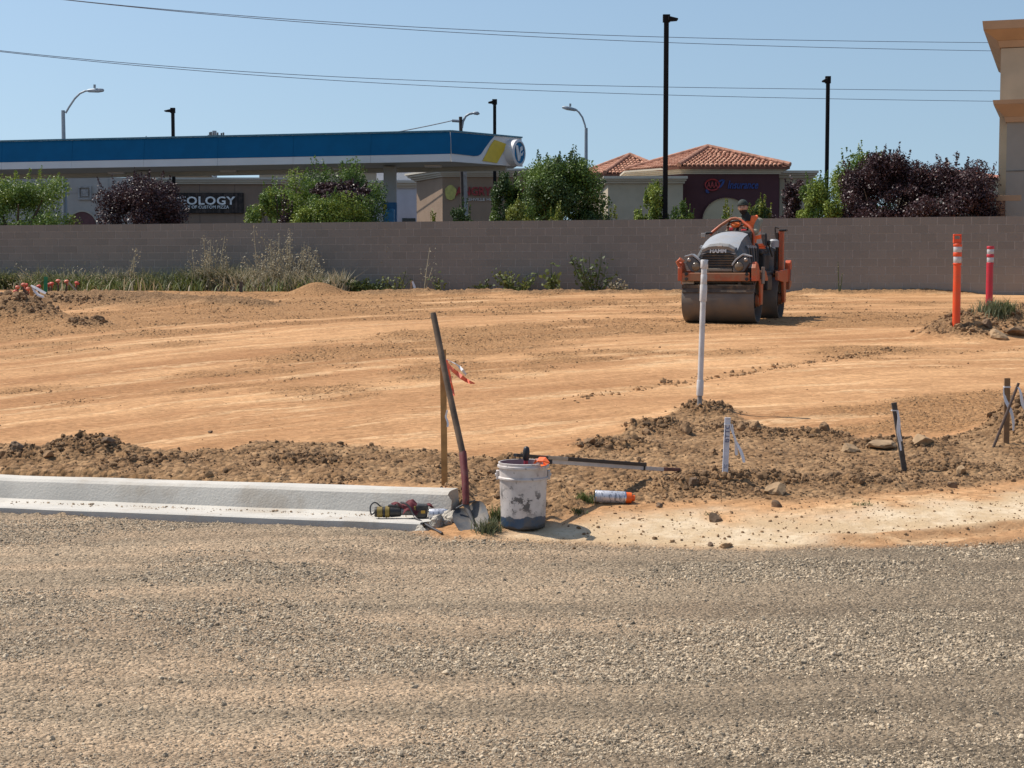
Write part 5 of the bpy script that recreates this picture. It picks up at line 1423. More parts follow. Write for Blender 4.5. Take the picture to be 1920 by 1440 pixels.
def flutter(p, d, L, amp, n=9, sag=.25, seed=0):
    """points of a ribbon fluttering from p along d"""
    rs = random.Random(seed); d = Vector(d).normalized(); pts = []
    for k in range(n):
        u = k / (n - 1)
        pts.append(Vector(p) + d * L * u + Vector((amp * math.sin(u * 7 + seed), amp * math.cos(u * 5 + seed * 2), -sag * L * u * u + amp * .6 * math.sin(u * 9 + seed))))
    return pts
def stakes():
    # raw wooden stake behind the shovel
    g = at(834, 930, 10.25); t = at(830.5, 655, 10.25); z = hz(g.x, g.y)
    r_ = root('survey_stake', (g.x, g.y, z), 'tall raw wood stake with orange and white flagging behind the shovel', 'stake', 'wooden survey stakes')
    w = 11.5 * g.y / F
    mb = MB(); mb.bar(Vector((g.x, g.y, z - .1)), t, w, .022, (0, 1, 0)); mb.build('stake', STAKEW, r_)
    def strip(nm, m, pix, wpx, Y=10.2):
        sp = Y / F; pp = [at(a_, b_, Y - .004 * k * (-1) ** k) for k, (a_, b_) in enumerate(pix)]
        d = (pp[-1] - pp[0]).normalized(); sd = Vector((-d.z, .25, d.x))
        mb = MB(); mb.ribbon(pp, [w_ * sp for w_ in wpx], .0012, side=sd); mb.build(nm, m, r_)
    strip('orange_ribbon', ORANGE_FLAG, [(837, 675), (838, 684), (839, 694), (842, 706), (844, 718), (847, 730), (849.5, 742)], [5, 7, 8, 8, 7.5, 8, 7])
    strip('orange_ribbon', ORANGE_FLAG, [(837, 678), (843, 687), (849, 694), (857, 700), (865, 707), (874, 713), (882, 717), (890, 719)], [3, 5, 7, 8, 8.5, 7, 6, 2], 10.16)
    strip('white_ribbon', WHITE_FLAG, [(838, 674), (846, 678), (854, 682), (861, 687), (867, 694), (874, 703)], [1.2, 1.4, 2, 4, 5.5, 4], 10.14)
    mb = MB(); mb.box(at(832, 679, 10.25), (w + .006, .03, .03)); mb.build('ribbon_knot', ORANGE_FLAG, r_)
    pts = flutter(at(837, 770, 10.22), (.05, -.1, -1), .10, .006, 8, 0, 2); mb = MB(); mb.ribbon(pts, .012, .0015, side=(1, .2, 0)); mb.build('white_ribbon', WHITE_FLAG, r_)
    # painted white stake
    def st(pxt, pyt, pxb, pyb, wpx, mat, label, dy=0.0):
        g = G(pxb, pyb); t = at(pxt, pyt, g.y + dy); w = wpx * g.y / F
        r_ = root('survey_stake', tuple(g), label, 'stake', 'wooden survey stakes')
        ax = (t - g).normalized()
        mb = MB(); mb.bar(g - ax * .08, t, w, .02, (0, 1, 0)); mb.build('stake', mat, r_)
        return r_, g, t, w
    r_, g, t, w = st(1364.5, 783, 1359.5, 888, 10.5, WHITEP, 'short white painted stake with handwriting and a white ribbon')
    c = g.lerp(t, .72) + Vector((0, -.0125, 0)); ax = (t - g).normalized()
    text('handwriting', 'BTTC', .04, simple('marker_ink', (.10, .11, .20), .6), r_, c, ax, (0, -1, 0), .001, bold=.004, fit=.12)
    text('handwriting', 'TC', .03, bpy.data.materials['marker_ink'], r_, g.lerp(t, .12) + Vector((0, -.0125, 0)), ax, (0, -1, 0), .001, fit=.03)
    for k, (d, sd) in enumerate((((.32, -.2, -1), 2), ((.20, -.15, -1), 4))):
        mb = MB(); mb.ribbon(flutter(t + Vector((.022, -.012, -.045)), d, .26 - .05 * k, .006, 10, 0, sd), [.008, .009, .011, .013, .016, .018, .020, .021, .021, .016], .0015, side=(1, .3, .2)); mb.build('white_ribbon', WHITE_FLAG, r_)
    mb = MB(); mb.box(t + Vector((-.001, 0, -.045)), (w + .006, .028, .008)); mb.build('ribbon_knot', WHITE_FLAG, r_)
    r_, g, t, w = st(1676, 755, 1696, 884, 9.5, GREYW, 'dark weathered leaning stake with a hanging white ribbon')
    for k, (d, sd) in enumerate((((.07, -.12, -1), 1), ((.13, -.1, -1), 6))):
        mb = MB(); mb.ribbon(flutter(t + Vector((.020, -.014, -.055)), d, .28 - .06 * k, .006, 10, 0, sd), [.010, .012, .016, .018, .020, .020, .018, .016, .014, .012], .0015, side=(1, .25, .1)); mb.build('white_ribbon', WHITE_FLAG, r_)
    mb = MB(); mb.box(t + Vector((.004, 0, -.055)), (w + .006, .028, .007)); mb.build('ribbon_knot', WHITE_FLAG, r_)
    r_, g, t, w = st(1888.5, 709, 1886.5, 830, 10.5, simple('brown_stake_wood', (.22, .125, .06), .8, var=.25, vs=10), 'brown stake with white ribbon crossed by a thin rod at the right edge')
    mb = MB(); mb.ribbon(flutter(t + Vector((-.026, -.014, -.07)), (.22, -.1, -1), .34, .010, 12, 0, 3), [.012, .018, .022, .026, .030, .030, .028, .026, .024, .020, .018, .012], .0015, side=(1, .3, .1)); mb.build('white_ribbon', WHITE_FLAG, r_)
    mb = MB(); mb.box(t + Vector((0, 0, -.068)), (w + .007, .03, .012)); mb.build('ribbon_knot', WHITE_FLAG, r_)
    # thin rod leaning across it
    a = G(1863, 838); b = at(1910, 718, a.y + .02)
    r_ = root('marker_rod', tuple(a), 'thin brown rod leaning across the right edge stake with a white ribbon', 'rod')
    ax = (b - a).normalized(); mb = MB(); mb.tube([a - ax * .06, b], .011, 8); mb.build('rod', simple('rod_rust', (.10, .065, .05), .8, var=.2, vs=10), r_)
    mb = MB(); mb.ribbon(flutter(a.lerp(b, .93) + Vector((0, -.012, 0)), (.38, -.1, -1), .24, .008, 10, 0, 7), [.012, .016, .020, .024, .028, .030, .032, .032, .030, .022], .0015, side=(1, .3, .3)); mb.build('white_ribbon', WHITE_FLAG, r_)
    # small stakes far back
    def small(px, pyt, pyb, wpx, Y, mat, label):
        p = at(px, pyb, Y); z = hz(p.x, p.y); t = at(px, pyt, Y); w = wpx * Y / F
        mb = MB(); mb.bar((p.x, p.y, z - .1), t, w, .03, (0, 1, 0)); o = mb.build('survey_stake', mat, loc=(p.x, p.y, z)); tag(o, label, 'stake', 'wooden survey stakes')
    small(452, 528, 560, 6, 40, GREYW, 'small dark stake in front of the dry grass')
    p = at(770, 549, 39.5); z = hz(p.x, p.y); t = at(772, 526, 39.5)
    r_ = root('survey_stake', (p.x, p.y, z), 'tiny pale lath with a white ribbon at the foot of the wall', 'stake', 'wooden survey stakes')
    mb = MB(); mb.bar((p.x, p.y, z - .1), t, .05, .03, (0, 1, 0)); mb.build('stake', simple('lath_wood', (.38, .24, .13), .8, var=.2), r_)
    mb = MB(); mb.ribbon([t + Vector((.02, -.03, -.02)), t + Vector((.07, -.05, -.15)), t + Vector((.10, -.05, -.30))], [.04, .06, .05], .004, side=(1, .3, 0)); mb.build('white_ribbon', WHITE_FLAG, r_)
stakes()

def delineators():
    org = simple('delineator_orange', (.78, .075, .012), .45, var=.06, vs=6, dirt=(.35, .14, .06), dirt_amt=.25, ds=5)
    redm = simple('delineator_red', (.56, .022, .042), .45, var=.06, vs=6, dirt=(.30, .06, .05), dirt_amt=.25, ds=5)
    sheet = simple('reflective_white', (.52, .50, .49), .35, var=.06, vs=10)
    g = at(1793, 596, 23.2); Y = 23.2; s = Y / F; X = g.x
    zz = lambda py: at(1793, py, Y).z
    z0 = hz(X, Y)
    r_ = root('delineator_post', (X, Y, z0), 'orange delineator post with loop handle and two white bands on the soil mound', 'delineator', 'traffic delineator posts')
    def ring(name, mat, y0, y1, rpx, X=X, Y=Y, par=None, zz=zz, n=20):
        mb = MB(); a, b = zz(y0), zz(y1); r = rpx * Y / F
        mb.lathe([(r * .93, a), (r, a + .006), (r, b - .006), (r * .93, b)], n, Matrix.Translation((X, Y, 0))); return mb.build(name, mat, par or r_, smooth=40)
    mb = MB(); r = 7.2 * s; mb.lathe([(r * 1.02, z0 - .12), (r * .98, zz(500)), (r * .98, zz(496))], 20, Matrix.Translation((X, Y, 0))); mb.build('tube', org, r_, smooth=40)
    ring('collar', org, 496.5, 493, 8.0); ring('white_band', sheet, 493, 481, 7.4); ring('collar', org, 481, 473, 8.0); ring('white_band', sheet, 473, 462.5, 7.6); ring('collar', org, 462.5, 457, 8.1)
    mb = MB(); mb.tube([(X, Y, zz(458)), (X, Y, zz(455))], [6.5 * s, 5.0 * s], 16); mb.build('neck', org, r_, smooth=40)
    mb = MB(); h = 7.4 * s
    for (a, b, y0, y1) in ((-h, h, 456, 448), (-h, h, 442.2, 439), (-h, -h + .016, 448, 442.2), (h - .016, h, 448, 442.2)):
        mb.box((X + (a + b) / 2 - .008, Y, (zz(y0) + zz(y1)) / 2), (b - a, .05, zz(y1) - zz(y0)))
    mb.build('handle', org, r_, bevel=.006)
    Y2 = 25.4; g = at(1855, 575, Y2); X2 = g.x; zz2 = lambda py: at(1855, py, Y2).z; z2 = hz(X2, Y2)
    r2 = root('delineator_post', (X2, Y2, z2), 'shorter red delineator post with two white bands behind the mound weeds', 'delineator', 'traffic delineator posts')
    tl = at(1856.5, 470, Y2).x - X2
    mb = MB(); r = 6.3 * Y2 / F; mb.lathe([(r * 1.02, z2 - .1), (r, zz2(494))], 20, Matrix.Translation((X2 - .005, Y2, 0))); mb.build('tube', redm, r2, smooth=40)
    for (nm, m, a, b, w) in (('collar', redm, 495, 492, 6.6), ('white_band', sheet, 492, 482.5, 6.2), ('collar', redm, 482.5, 476.5, 6.8), ('white_band', sheet, 476.5, 467, 6.3), ('cap', redm, 467, 461.5, 6.8)):
        ring(nm, m, a, b, w, X2, Y2, r2, zz2)
delineators()

def shovel():
    wood = simple('shovel_handle_wood', (.135, .088, .055), .75, var=.35, vs=9, bmp=.3, bs=60)
    redp = simple('shovel_red_paint', (.155, .022, .020), .6, var=.3, vs=14, dirt=(.10, .06, .045), dirt_amt=.6, ds=14)
    steel = simple('shovel_steel', (.075, .078, .085), .62, .25, var=.25, vs=10, dirt=(.22, .17, .12), dirt_amt=.45, ds=9)
    tip = G(897, 1003); tip.z = max(tip.z, .0)
    top = at(812, 587, 9.95)
    sock = at(868, 852, 9.66); neck = at(873, 945, 9.52)
    r_ = root('shovel', tuple(tip), 'long handled shovel with red socket leaning at the curb end', 'shovel')
    mb = MB(); mid = top.lerp(sock, .5) + Vector((-.004, 0, 0)); mb.tube([top + Vector((0, 0, .004)), top, top.lerp(sock, .02), mid, sock], [.010, .017, .019, .0195, .020], 14); mb.build('handle', wood, r_, smooth=50)
    mb = MB(); mb.tube([sock + (sock - neck) * .06, sock, sock.lerp(neck, .5) + Vector((.005, 0, 0)), neck + Vector((.002, 0, .03)), neck], [.021, .0235, .022, .021, .019], 14); mb.build('socket', redp, r_, smooth=50)
    # dished blade: u along the blade, v across
    d = (tip - neck); L = d.length * 1.04; d.normalize(); side = d.cross(Vector((0, -1, .25))).normalized(); nr = side.cross(d).normalized()
    if nr.y > 0: nr = -nr
    vs = []; fs = []; nu, nv = 12, 11
    outl = [0.055, .088, .100, .104, .105, .104, .102, .098, .090, .076, .052, .028, .006]
    for i in range(nu + 1):
        u = i / nu
        for j in range(nv):
            v = -1 + 2 * j / (nv - 1)
            x = outl[i] * v
            vs.append(neck + d * (u * L - .01) + side * x + nr * (-.03 * (1 - v * v) * (1 - .35 * u) - .012 + .02 * math.exp(-(v / .22) ** 2) * (1 - u) ** 2 * -1.2))
    k = len(vs); vs += [p - nr * .0025 for p in vs]
    for i in range(nu):
        for j in range(nv - 1):
            a = i * nv + j; fs.append((a, a + 1, a + nv + 1, a + nv)); fs.append((k + a, k + a + nv, k + a + nv + 1, k + a + 1))
    rim = [j for j in range(nv)] + [i * nv + nv - 1 for i in range(1, nu + 1)] + [nu * nv + j for j in range(nv - 2, -1, -1)] + [i * nv for i in range(nu - 1, 0, -1)]
    for a, b in zip(rim, rim[1:] + rim[:1]): fs.append((a, b, k + b, k + a))
    mb = MB(); mb.add(vs, fs); bl = mb.build('blade', steel, r_, smooth=60)
    mb = MB(); mb.tube([neck - d * .02 - nr * .0, neck + d * .06 - nr * .028, neck + d * .15 - nr * .033], [.019, .015, .006], 10); mb.build('blade_rib', steel, bl, smooth=60)
    for s_ in (-1, 1):
        mb = MB(); mb.tube([neck + side * s_ * .012 - d * .002, neck + side * s_ * .062 + d * .0 - nr * .006], [.006, .006], 8); mb.build('foot_step', steel, bl)
shovel()

def bucket():
    # bucket plastic with scraped grey patches and old blue paint round the foot
    m, nt, b = _nt('bucket_plastic')
    co = nt.nodes.new('ShaderNodeTexCoord').outputs['Object']; z = N(nt, 'ShaderNodeSeparateXYZ', i_0=co).outputs[2]
    col = mixc(nt, ramp(nt, noise(nt, co, 7, 5, .65), .40, .68), (.62, .56, .52), (.45, .39, .35))
    sc = noise(nt, co, 11, 6, .68)
    zone = N(nt, 'ShaderNodeMath', operation='MULTIPLY', i_0=ramp(nt, z, .06, .13), i_1=ramp(nt, z, .30, .17)).outputs[0]
    f = N(nt, 'ShaderNodeMath', operation='MULTIPLY', i_0=ramp(nt, sc, .525, .56), i_1=zone).outputs[0]
    col = mixc(nt, f, col, (.115, .105, .10))
    f2 = N(nt, 'ShaderNodeMath', operation='MULTIPLY', i_0=ramp(nt, noise(nt, co, 30, 4), .62, .68), i_1=.6).outputs[0]
    col = mixc(nt, f2, col, (.16, .14, .12))
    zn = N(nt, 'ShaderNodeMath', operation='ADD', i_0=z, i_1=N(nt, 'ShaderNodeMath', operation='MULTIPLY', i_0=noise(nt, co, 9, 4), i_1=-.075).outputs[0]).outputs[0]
    col = mixc(nt, ramp(nt, zn, .036, .030), col, mixc(nt, ramp(nt, sc, .45, .6), (.035, .070, .125), (.085, .09, .10)))
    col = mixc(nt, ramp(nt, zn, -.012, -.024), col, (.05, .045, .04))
    nt.links.new(col, b.inputs['Base Color']); b.inputs['Roughness'].default_value = .5
    nt.links.new(bump(nt, sc, .25, .002), b.inputs['Normal'])
    ins = simple('bucket_inside', (.36, .24, .24), .6, var=.15, vs=12)
    Y = 9.5; s = Y / F; g = G(981, 1000); X = at(981, 900, Y).x; z0 = hz(X, Y) - .012
    Hh = at(981, 866, Y).z - z0
    r_ = root('bucket', (X, Y, z0), 'dirty white plastic bucket with scraped sides and blue foot', 'bucket')
    T = Matrix.Translation((X, Y, z0))
    rb, rt = 41.5 * s, 46.0 * s
    rr = lambda u: rb + (rt - rb) * u
    prof = [(0, 0), (rb - .008, 0), (rb, .008), (rr(.745), Hh * .745)]
    prof += [(rr(.745) + .009, Hh * .752), (rr(.75) + .009, Hh * .775), (rr(.77) + .001, Hh * .79), (rr(.92), Hh * .92), (rr(.92) + .010, Hh * .925), (rr(.93) + .010, Hh * .955), (rr(.95) + .003, Hh * .962), (rt + .002, Hh * .985), (rt + .003, Hh), (rt - .002, Hh + .002), (rt - .006, Hh)]
    mb = MB(); mb.lathe(prof, 48, T, False); mb.build('pail', m, r_, smooth=35)
    mb = MB(); mb.lathe([(rt - .006, Hh - .001), (rr(.6) - .006, Hh * .6), (rb - .006, .02), (0, .02)], 48, T, False); mb.build('inner_wall', ins, r_, smooth=35)
    for sd in (-1, 1):
        mb = MB(); mb.box((X + sd * (rr(.8) + .010), Y + .01, z0 + Hh * .80), (.018, .05, .055)); e = mb.build('handle_ear', m, r_, bevel=.005)
        mb = MB(); mb.tube([(X + sd * (rr(.8) + .012), Y + .01, z0 + Hh * .80), (X + sd * (rr(.8) + .026), Y + .01, z0 + Hh * .80)], .010, 10); mb.build('pivot', m, e)
    # wire bail lying down behind the rim
    mb = MB(); pts = [(X + (rr(.8) + .02) * math.cos(a), Y + .01 + (rr(.8) + .03) * math.sin(a), z0 + Hh * .80 - .06 * math.sin(a)) for a in np.linspace(0, PI, 24)]
    mb.tube(pts, .0028, 6, cap=True); mb.build('bail', simple('bail_wire', (.3, .3, .3), .4, .8), r_)
    # ---- things standing in and on the bucket
    red = simple('tool_red', (.34, .025, .045), .4); blk = simple('tool_black', (.018, .016, .017), .45, var=.2, vs=20)
    a = Vector((X + .005, Y + .02, z0 + .05)); t = at(987, 843, Y + .03); ax = (t - a).normalized()
    r2 = root('hand_tool', tuple(a), 'red handled tool with a black knob standing in the bucket', 'tool')
    mb = MB(); mb.tube([a, a.lerp(t, .86)], [.012, .014], 12); mb.build('red_grip', red, r2, smooth=50)
    mb = MB(); mb.tube([a.lerp(t, .84), a.lerp(t, .88), a.lerp(t, .98), t + ax * .012, t + ax * .02], [.014, .021, .021, .016, .006], 12); mb.build('knob', blk, r2, smooth=60)
    p = at(1008, 866, Y - .09)
    org = simple('cap_orange', (.85, .14, .02), .45)
    r3 = root('flagging_roll', tuple(p - Vector((0, 0, .06))), 'crumpled bright orange flagging over the bucket rim', 'flagging')
    rs = random.Random(3); mb = MB()
    pts = [at(1001, 871, Y - .05), at(1008, 862, Y - .07), at(1016, 861, Y - .10), at(1024, 866, Y - .135), at(1022, 872, Y - .15), at(1014, 873, Y - .152)]
    mb.ribbon(pts, [.05, .055, .06, .05, .04, .025], .003, side=(.2, 1, .3)); mb.build('ribbon_fold', org, r3)
    mb = MB(); pts = [at(1000, 873, Y - .04), at(1006, 863, Y - .06), at(1010, 860, Y - .08), at(1013, 868, Y - .10)]; mb.ribbon(pts, [.03, .04, .045, .03], .003, side=(.5, .8, .1)); mb.build('ribbon_fold', simple('flagging_pale', (.75, .38, .26), .5), r3)
    # long sliding bar: black channel with a bright metal tongue
    alu = simple('bar_metal', (.50, .48, .46), .45, .3, var=.08, vs=10); rusty = simple('bar_tip_rust', (.16, .07, .05), .8, var=.3, vs=20)
    tape = simple('bar_tape', (.40, .33, .25), .6)
    tipg = G(1274, 884)
    A = at(966, 857, Y + .10); B = Vector((tipg.x, tipg.y, tipg.z + .015)); 
    e = (B - A); e.normalize(); up = Vector((0, 0, 1)) - e * e.z; up.normalize(); sd = e.cross(up)
    def K(px):            # point along the bar seen at column px
        lo, hi = 0.0, 1.0
        for _ in range(40):
            mm = (lo + hi) / 2; q = A.lerp(B, mm); x = 960 + F * q.x / (q.y * math.cos(PITCH) + (EYE.z - q.z) * math.sin(PITCH))
            if x < px: lo = mm
            else: hi = mm
        return A.lerp(B, lo)
    r4 = root('sliding_bar', tuple(A), 'long black and bright metal bar lying from the bucket rim down to the soil', 'measuring bar')
    o_ = up * .012
    mb = MB(); mb.bar(K(966) + o_, K(1024) + o_, .030, .020, up); mb.build('black_end', blk, r4, bevel=.002)
    mb = MB(); mb.bar(K(1024) + o_ , K(1061) + o_, .034, .022, up); mb.build('taped_section', tape, r4, bevel=.002)
    mb = MB(); mb.bar(K(1061) + o_, K(1209) + o_, .030, .024, up); mb.build('black_channel', blk, r4, bevel=.002)
    mb = MB(); mb.bar(K(1033) - up * .012, K(1243) - up * .012, .018, .026, up); mb.build('metal_tongue', alu, r4, bevel=.001)
    mb = MB(); mb.bar(K(1243) - up * .010, K(1275) - up * .006, .020, .024, up); mb.build('rusty_tip', rusty, r4, bevel=.003)
    for px in (1031, 1206):
        mb = MB(); mb.bar(K(px) - up * .028, K(px) + up * .004, .034, .012, e); mb.build('end_stop', blk, r4, bevel=.002)
bucket()

def spray_can(px0, py0, px1, py1, label, cap=True, dia=22, Y=None, ground=None):
    """can lying on its side from its base (px0) to its nozzle end (px1)"""
    g0, g1 = G((px0 + px1) / 2, (py0 + py1) / 2 + dia * .5), None
    Y = Y or g0.y; s = Y / F; r = dia * s / 2
    a = at(px0, py0, Y - .01); b = at(px1, py1, Y + .01)
    if ground is not None:
        dz = ground + r - (a.z + b.z) / 2; a.z += dz; b.z += dz
    ax = (b - a); L = ax.length; ax.normalize()
    m4 = ax.to_track_quat('Z', 'Y').to_matrix().to_4x4(); m4.translation = a
    r_ = root('spray_can', tuple((a + b) / 2 - Vector((0, 0, r))), label, 'spray can')
    m = bpy.data.materials.get('can_silver')
    if m is None:
        m, nt, bb = _nt('can_silver')
        co = nt.nodes.new('ShaderNodeTexCoord').outputs['Object']
        n1 = noise(nt, N(nt, 'ShaderNodeMapping', i_Vector=co, i_Scale=(90, 90, 16)).outputs[0], 1, 3)
        c = mixc(nt, ramp(nt, n1, .52, .60), (.58, .58, .61), (.24, .25, .28))
        nt.links.new(c, bb.inputs['Base Color']); bb.inputs['Metallic'].default_value = .35; bb.inputs['Roughness'].default_value = .38
    al = bpy.data.materials.get('can_metal') or simple('can_metal', (.62, .63, .65), .25, .9)
    capL = .20 * L if cap else 0
    mb = MB(); mb.lathe([(r * .96, .004), (r, .006), (r, L - capL - .02), (r * .97, L - capL - .012)], 28, m4); body = mb.build('can_body', m, r_, smooth=40)
    mb = MB(); mb.lathe([(0, .008), (r * .55, .010), (r * .85, .004), (r * .97, 0), (r * 1.03, .003), (r * .97, .008)], 28, m4); mb.build('can_base', al, r_, smooth=40)
    if cap:
        mb = MB(); z = L - capL; mb.lathe([(r * .99, z - .016), (r * 1.0, z - .012), (r * .99, z - .008)], 28, m4); mb.build('seam', al, r_, smooth=40)
        mb = MB(); mb.lathe([(r * .92, z - .008), (r * .90, z + capL * .55), (r * .55, z + capL * .62), (r * .50, L), (0, L)], 28, m4); mb.build('orange_cap', simple('can_cap', (.85, .13, .012), .45, var=.1, vs=40), r_, smooth=35)
    else:
        mb = MB(); z = L; mb.lathe([(r * .97, z - .012), (r * .75, z + .004), (r * .42, z + .012), (r * .40, z + .02), (r * .12, z + .02), (r * .12, z + .04), (0, z + .04)], 24, m4); mb.build('can_dome', al, r_, smooth=35)
        mb = MB(); mb.lathe([(r * .30, z + .040), (r * .30, z + .052), (0, z + .052)], 16, m4); mb.build('nozzle', simple('nozzle_grey', (.5, .5, .5), .5), r_)
    return r_
spray_can(1115, 930, 1190, 934, 'silver spray can with an orange cap lying on pale soil', True, 23)

def curb_tools():
    zg = .055
    P = lambda px, py, dy=0.0: at(px, py, 9.86 + dy)
    # gutter surface height below the tool
    def gut(px): 
        q = P(px, 955); return .066 - .066 * min(1, max(0, ((np.array([q.x, q.y]) - C_R) @ C_T) / 3.3)) + .0
    blk = simple('powertool_black', (.022, .020, .018), .5, var=.3, vs=20, dirt=(.12, .09, .06), dirt_amt=.5, ds=12)
    yel = simple('powertool_yellow', (.25, .165, .025), .5, var=.12, vs=16, dirt=(.10, .075, .04), dirt_amt=.5, ds=14)
    gry = simple('powertool_grey', (.16, .15, .14), .5, var=.2, vs=14)
    Y = 9.765
    q = lambda px, py, dy=0.0: at(px, py, Y + dy)
    zb = gut(750) + .004
    r_ = root('power_tool', (q(755, 950).x, Y, zb), 'black and yellow power tool lying in the gutter under a maroon rag', 'power tool')
    rad = .033
    z = zb + rad
    def X(px): return q(px, 950).x
    def tube(name, m, a, b, r0, r1, dz=0.0, dy0=0.0, dy1=0.0):
        mb = MB(); p = Vector((X(a), Y + dy0, z + dz)); t = Vector((X(b), Y + dy1, z + dz)); mb.tube([p, p.lerp(t, .06), p.lerp(t, .94), t], [r0 * .85, r0, r1, r1 * .85], 18); return mb.build(name, m, r_, smooth=40)
    tube('rear_cap', blk, 702.5, 707, .030, .032)
    tube('yellow_band', yel, 707, 718, .033, .033)
    tube('body_ring', blk, 718, 722.5, .034, .034)
    tube('yellow_band', yel, 722.5, 731, .036, .036, .002)
    tube('motor_body', blk, 731, 752, .035, .030, .002)
    tube('grip', gry, 748, 780, .024, .024, .004)
    mb = MB(); mb.box((X(740), Y + .005, z + .034), (.085, .04, .022)); mb.build('top_housing', blk, r_, bevel=.006)
    mb = MB(); mb.hexa([(X(779), Y - .045, zb), (X(801), Y - .045, zb - .002), (X(801), Y + .045, zb - .002), (X(779), Y + .045, zb), (X(781), Y - .04, zb + .082), (X(803), Y - .04, zb + .080), (X(803), Y + .04, zb + .080), (X(781), Y + .04, zb + .082)]); bt = mb.build('battery', blk, r_, bevel=.009)
    mb = MB(); mb.box((X(794), Y - .046, zb + .040), (.026, .006, .017)); mb.build('battery_label', simple('label_amber', (.45, .25, .03), .5), bt)
    mb = MB(); mb.box((X(778.5), Y - .03, zb + .045), (.012, .03, .06)); mb.build('yellow_clip', yel, r_, bevel=.003)
    # cable from the tool's rear looping up over its back
    dark = simple('cable_dark', (.05, .045, .043), .5)
    pts = [Vector((X(703), Y, z)), Vector((X(697), Y - .01, zb + .02)), Vector((X(694), Y, zb + .052)), Vector((X(697), Y + .01, zb + .082)), Vector((X(704), Y + .02, zb + .088)), Vector((X(713), Y + .02, zb + .066)), Vector((X(720), Y + .012, zb + .054))]
    from mathutils.geometry import interpolate_bezier
    def smooth(ps, n=8):
        out = []
        for i in range(len(ps) - 1):
            p0 = ps[max(i - 1, 0)]; p1, p2 = ps[i], ps[i + 1]; p3 = ps[min(i + 2, len(ps) - 1)]
            for k in range(n):
                t = k / n; out.append(.5 * ((2 * p1) + (p2 - p0) * t + (2 * p0 - 5 * p1 + 4 * p2 - p3) * t * t + (3 * p1 - p0 - 3 * p2 + p3) * t ** 3))
        out.append(ps[-1]); return out
    mb = MB(); mb.tube(smooth(pts), .0045, 8); mb.build('cable_loop', dark, r_, smooth=60)
    # hooked bar over the rag and down to the gravel
    end = G(829, 1004)
    pts = [Vector((X(752), Y - .01, zb + .094)), Vector((X(762), Y - .035, zb + .088)), Vector((X(770), Y - .05, zb + .066)), Vector((X(775), Y - .07, zb + .035)), Vector((X(782), Y - .10, zb + .012)), Vector((X(797), Y - .2, zb - .004)), end + Vector((0, 0, .008))]
    mb = MB(); mb.tube(smooth(pts), [.0065] * 36 + [.0085] * 13, 8); o = mb.build('pry_bar', simple('bar_dark_steel', (.07, .062, .06), .4, .5, var=.2, vs=20), loc=tuple(end)); tag(o, 'curved dark steel bar reaching from the tool down to the gravel', 'bar')
    # rag
    rag = simple('maroon_cloth', (.13, .022, .026), .85, var=.3, vs=14, bmp=.4, bs=60)
    bm = bmesh.new(); nx, ny = 20, 14; ve = []
    rs = random.Random(5)
    x0, x1 = X(735), X(812)
    for i in range(nx + 1):
        for j in range(ny + 1):
            u = i / nx; v = j / ny
            x = x0 + (x1 - x0) * u + .012 * math.sin(v * 6)
            y = Y - .052 + .11 * v + .01 * math.sin(u * 9)
            crest = .030 * math.exp(-((u - .38 - .1 * v) / .10) ** 2) + .012 * math.exp(-((u - .08) / .10) ** 2)
            h = zb + .076 + crest + .010 * math.sin(u * 17 + v * 5) * math.sin(v * 7 + 1) - .004 * u
            if v < .30: h -= (.30 - v) * .16 * (1.1 if .12 < u < .62 else .35)
            if u > .93: h -= (u - .93) * .12
            ve.append(bm.verts.new((x - .012 * (1 - v) * 0, y, h)))
    for i in range(nx):
        for j in range(ny):
            u = (i + .5) / nx; v = (j + .5) / ny
            if v < .34 and (u < .10 + .1 * v or u > .66): continue
            if v < .20 and u < .26 + .0 * v: continue
            if u < .30 and v > .82: continue
            a = i * (ny + 1) + j; bm.faces.new((ve[a], ve[a + ny + 1], ve[a + ny + 2], ve[a + 1]))
    for v in [v for v in bm.verts if not v.link_faces]: bm.verts.remove(v)
    me = bpy.data.meshes.new('rag'); bm.to_mesh(me); bm.free(); me.materials.append(rag); me.shade_smooth()
    base = Vector((X(770), Y, zb + .07)); 
    for v in me.vertices: v.co -= base
    o = bpy.data.objects.new('rag', me); COL.objects.link(o); o.location = base
    so = o.modifiers.new('thick', 'SOLIDIFY'); so.thickness = .004; sb = o.modifiers.new('sub', 'SUBSURF'); sb.levels = 1; sb.render_levels = 1
    tag(o, 'crumpled maroon rag draped over the power tool', 'rag')
    spray_can(804, 949, 838, 948, 'bare silver can with a nozzle lying behind the power tool battery', False, 19, Y=9.70, ground=gut(815) + .002)
curb_tools()

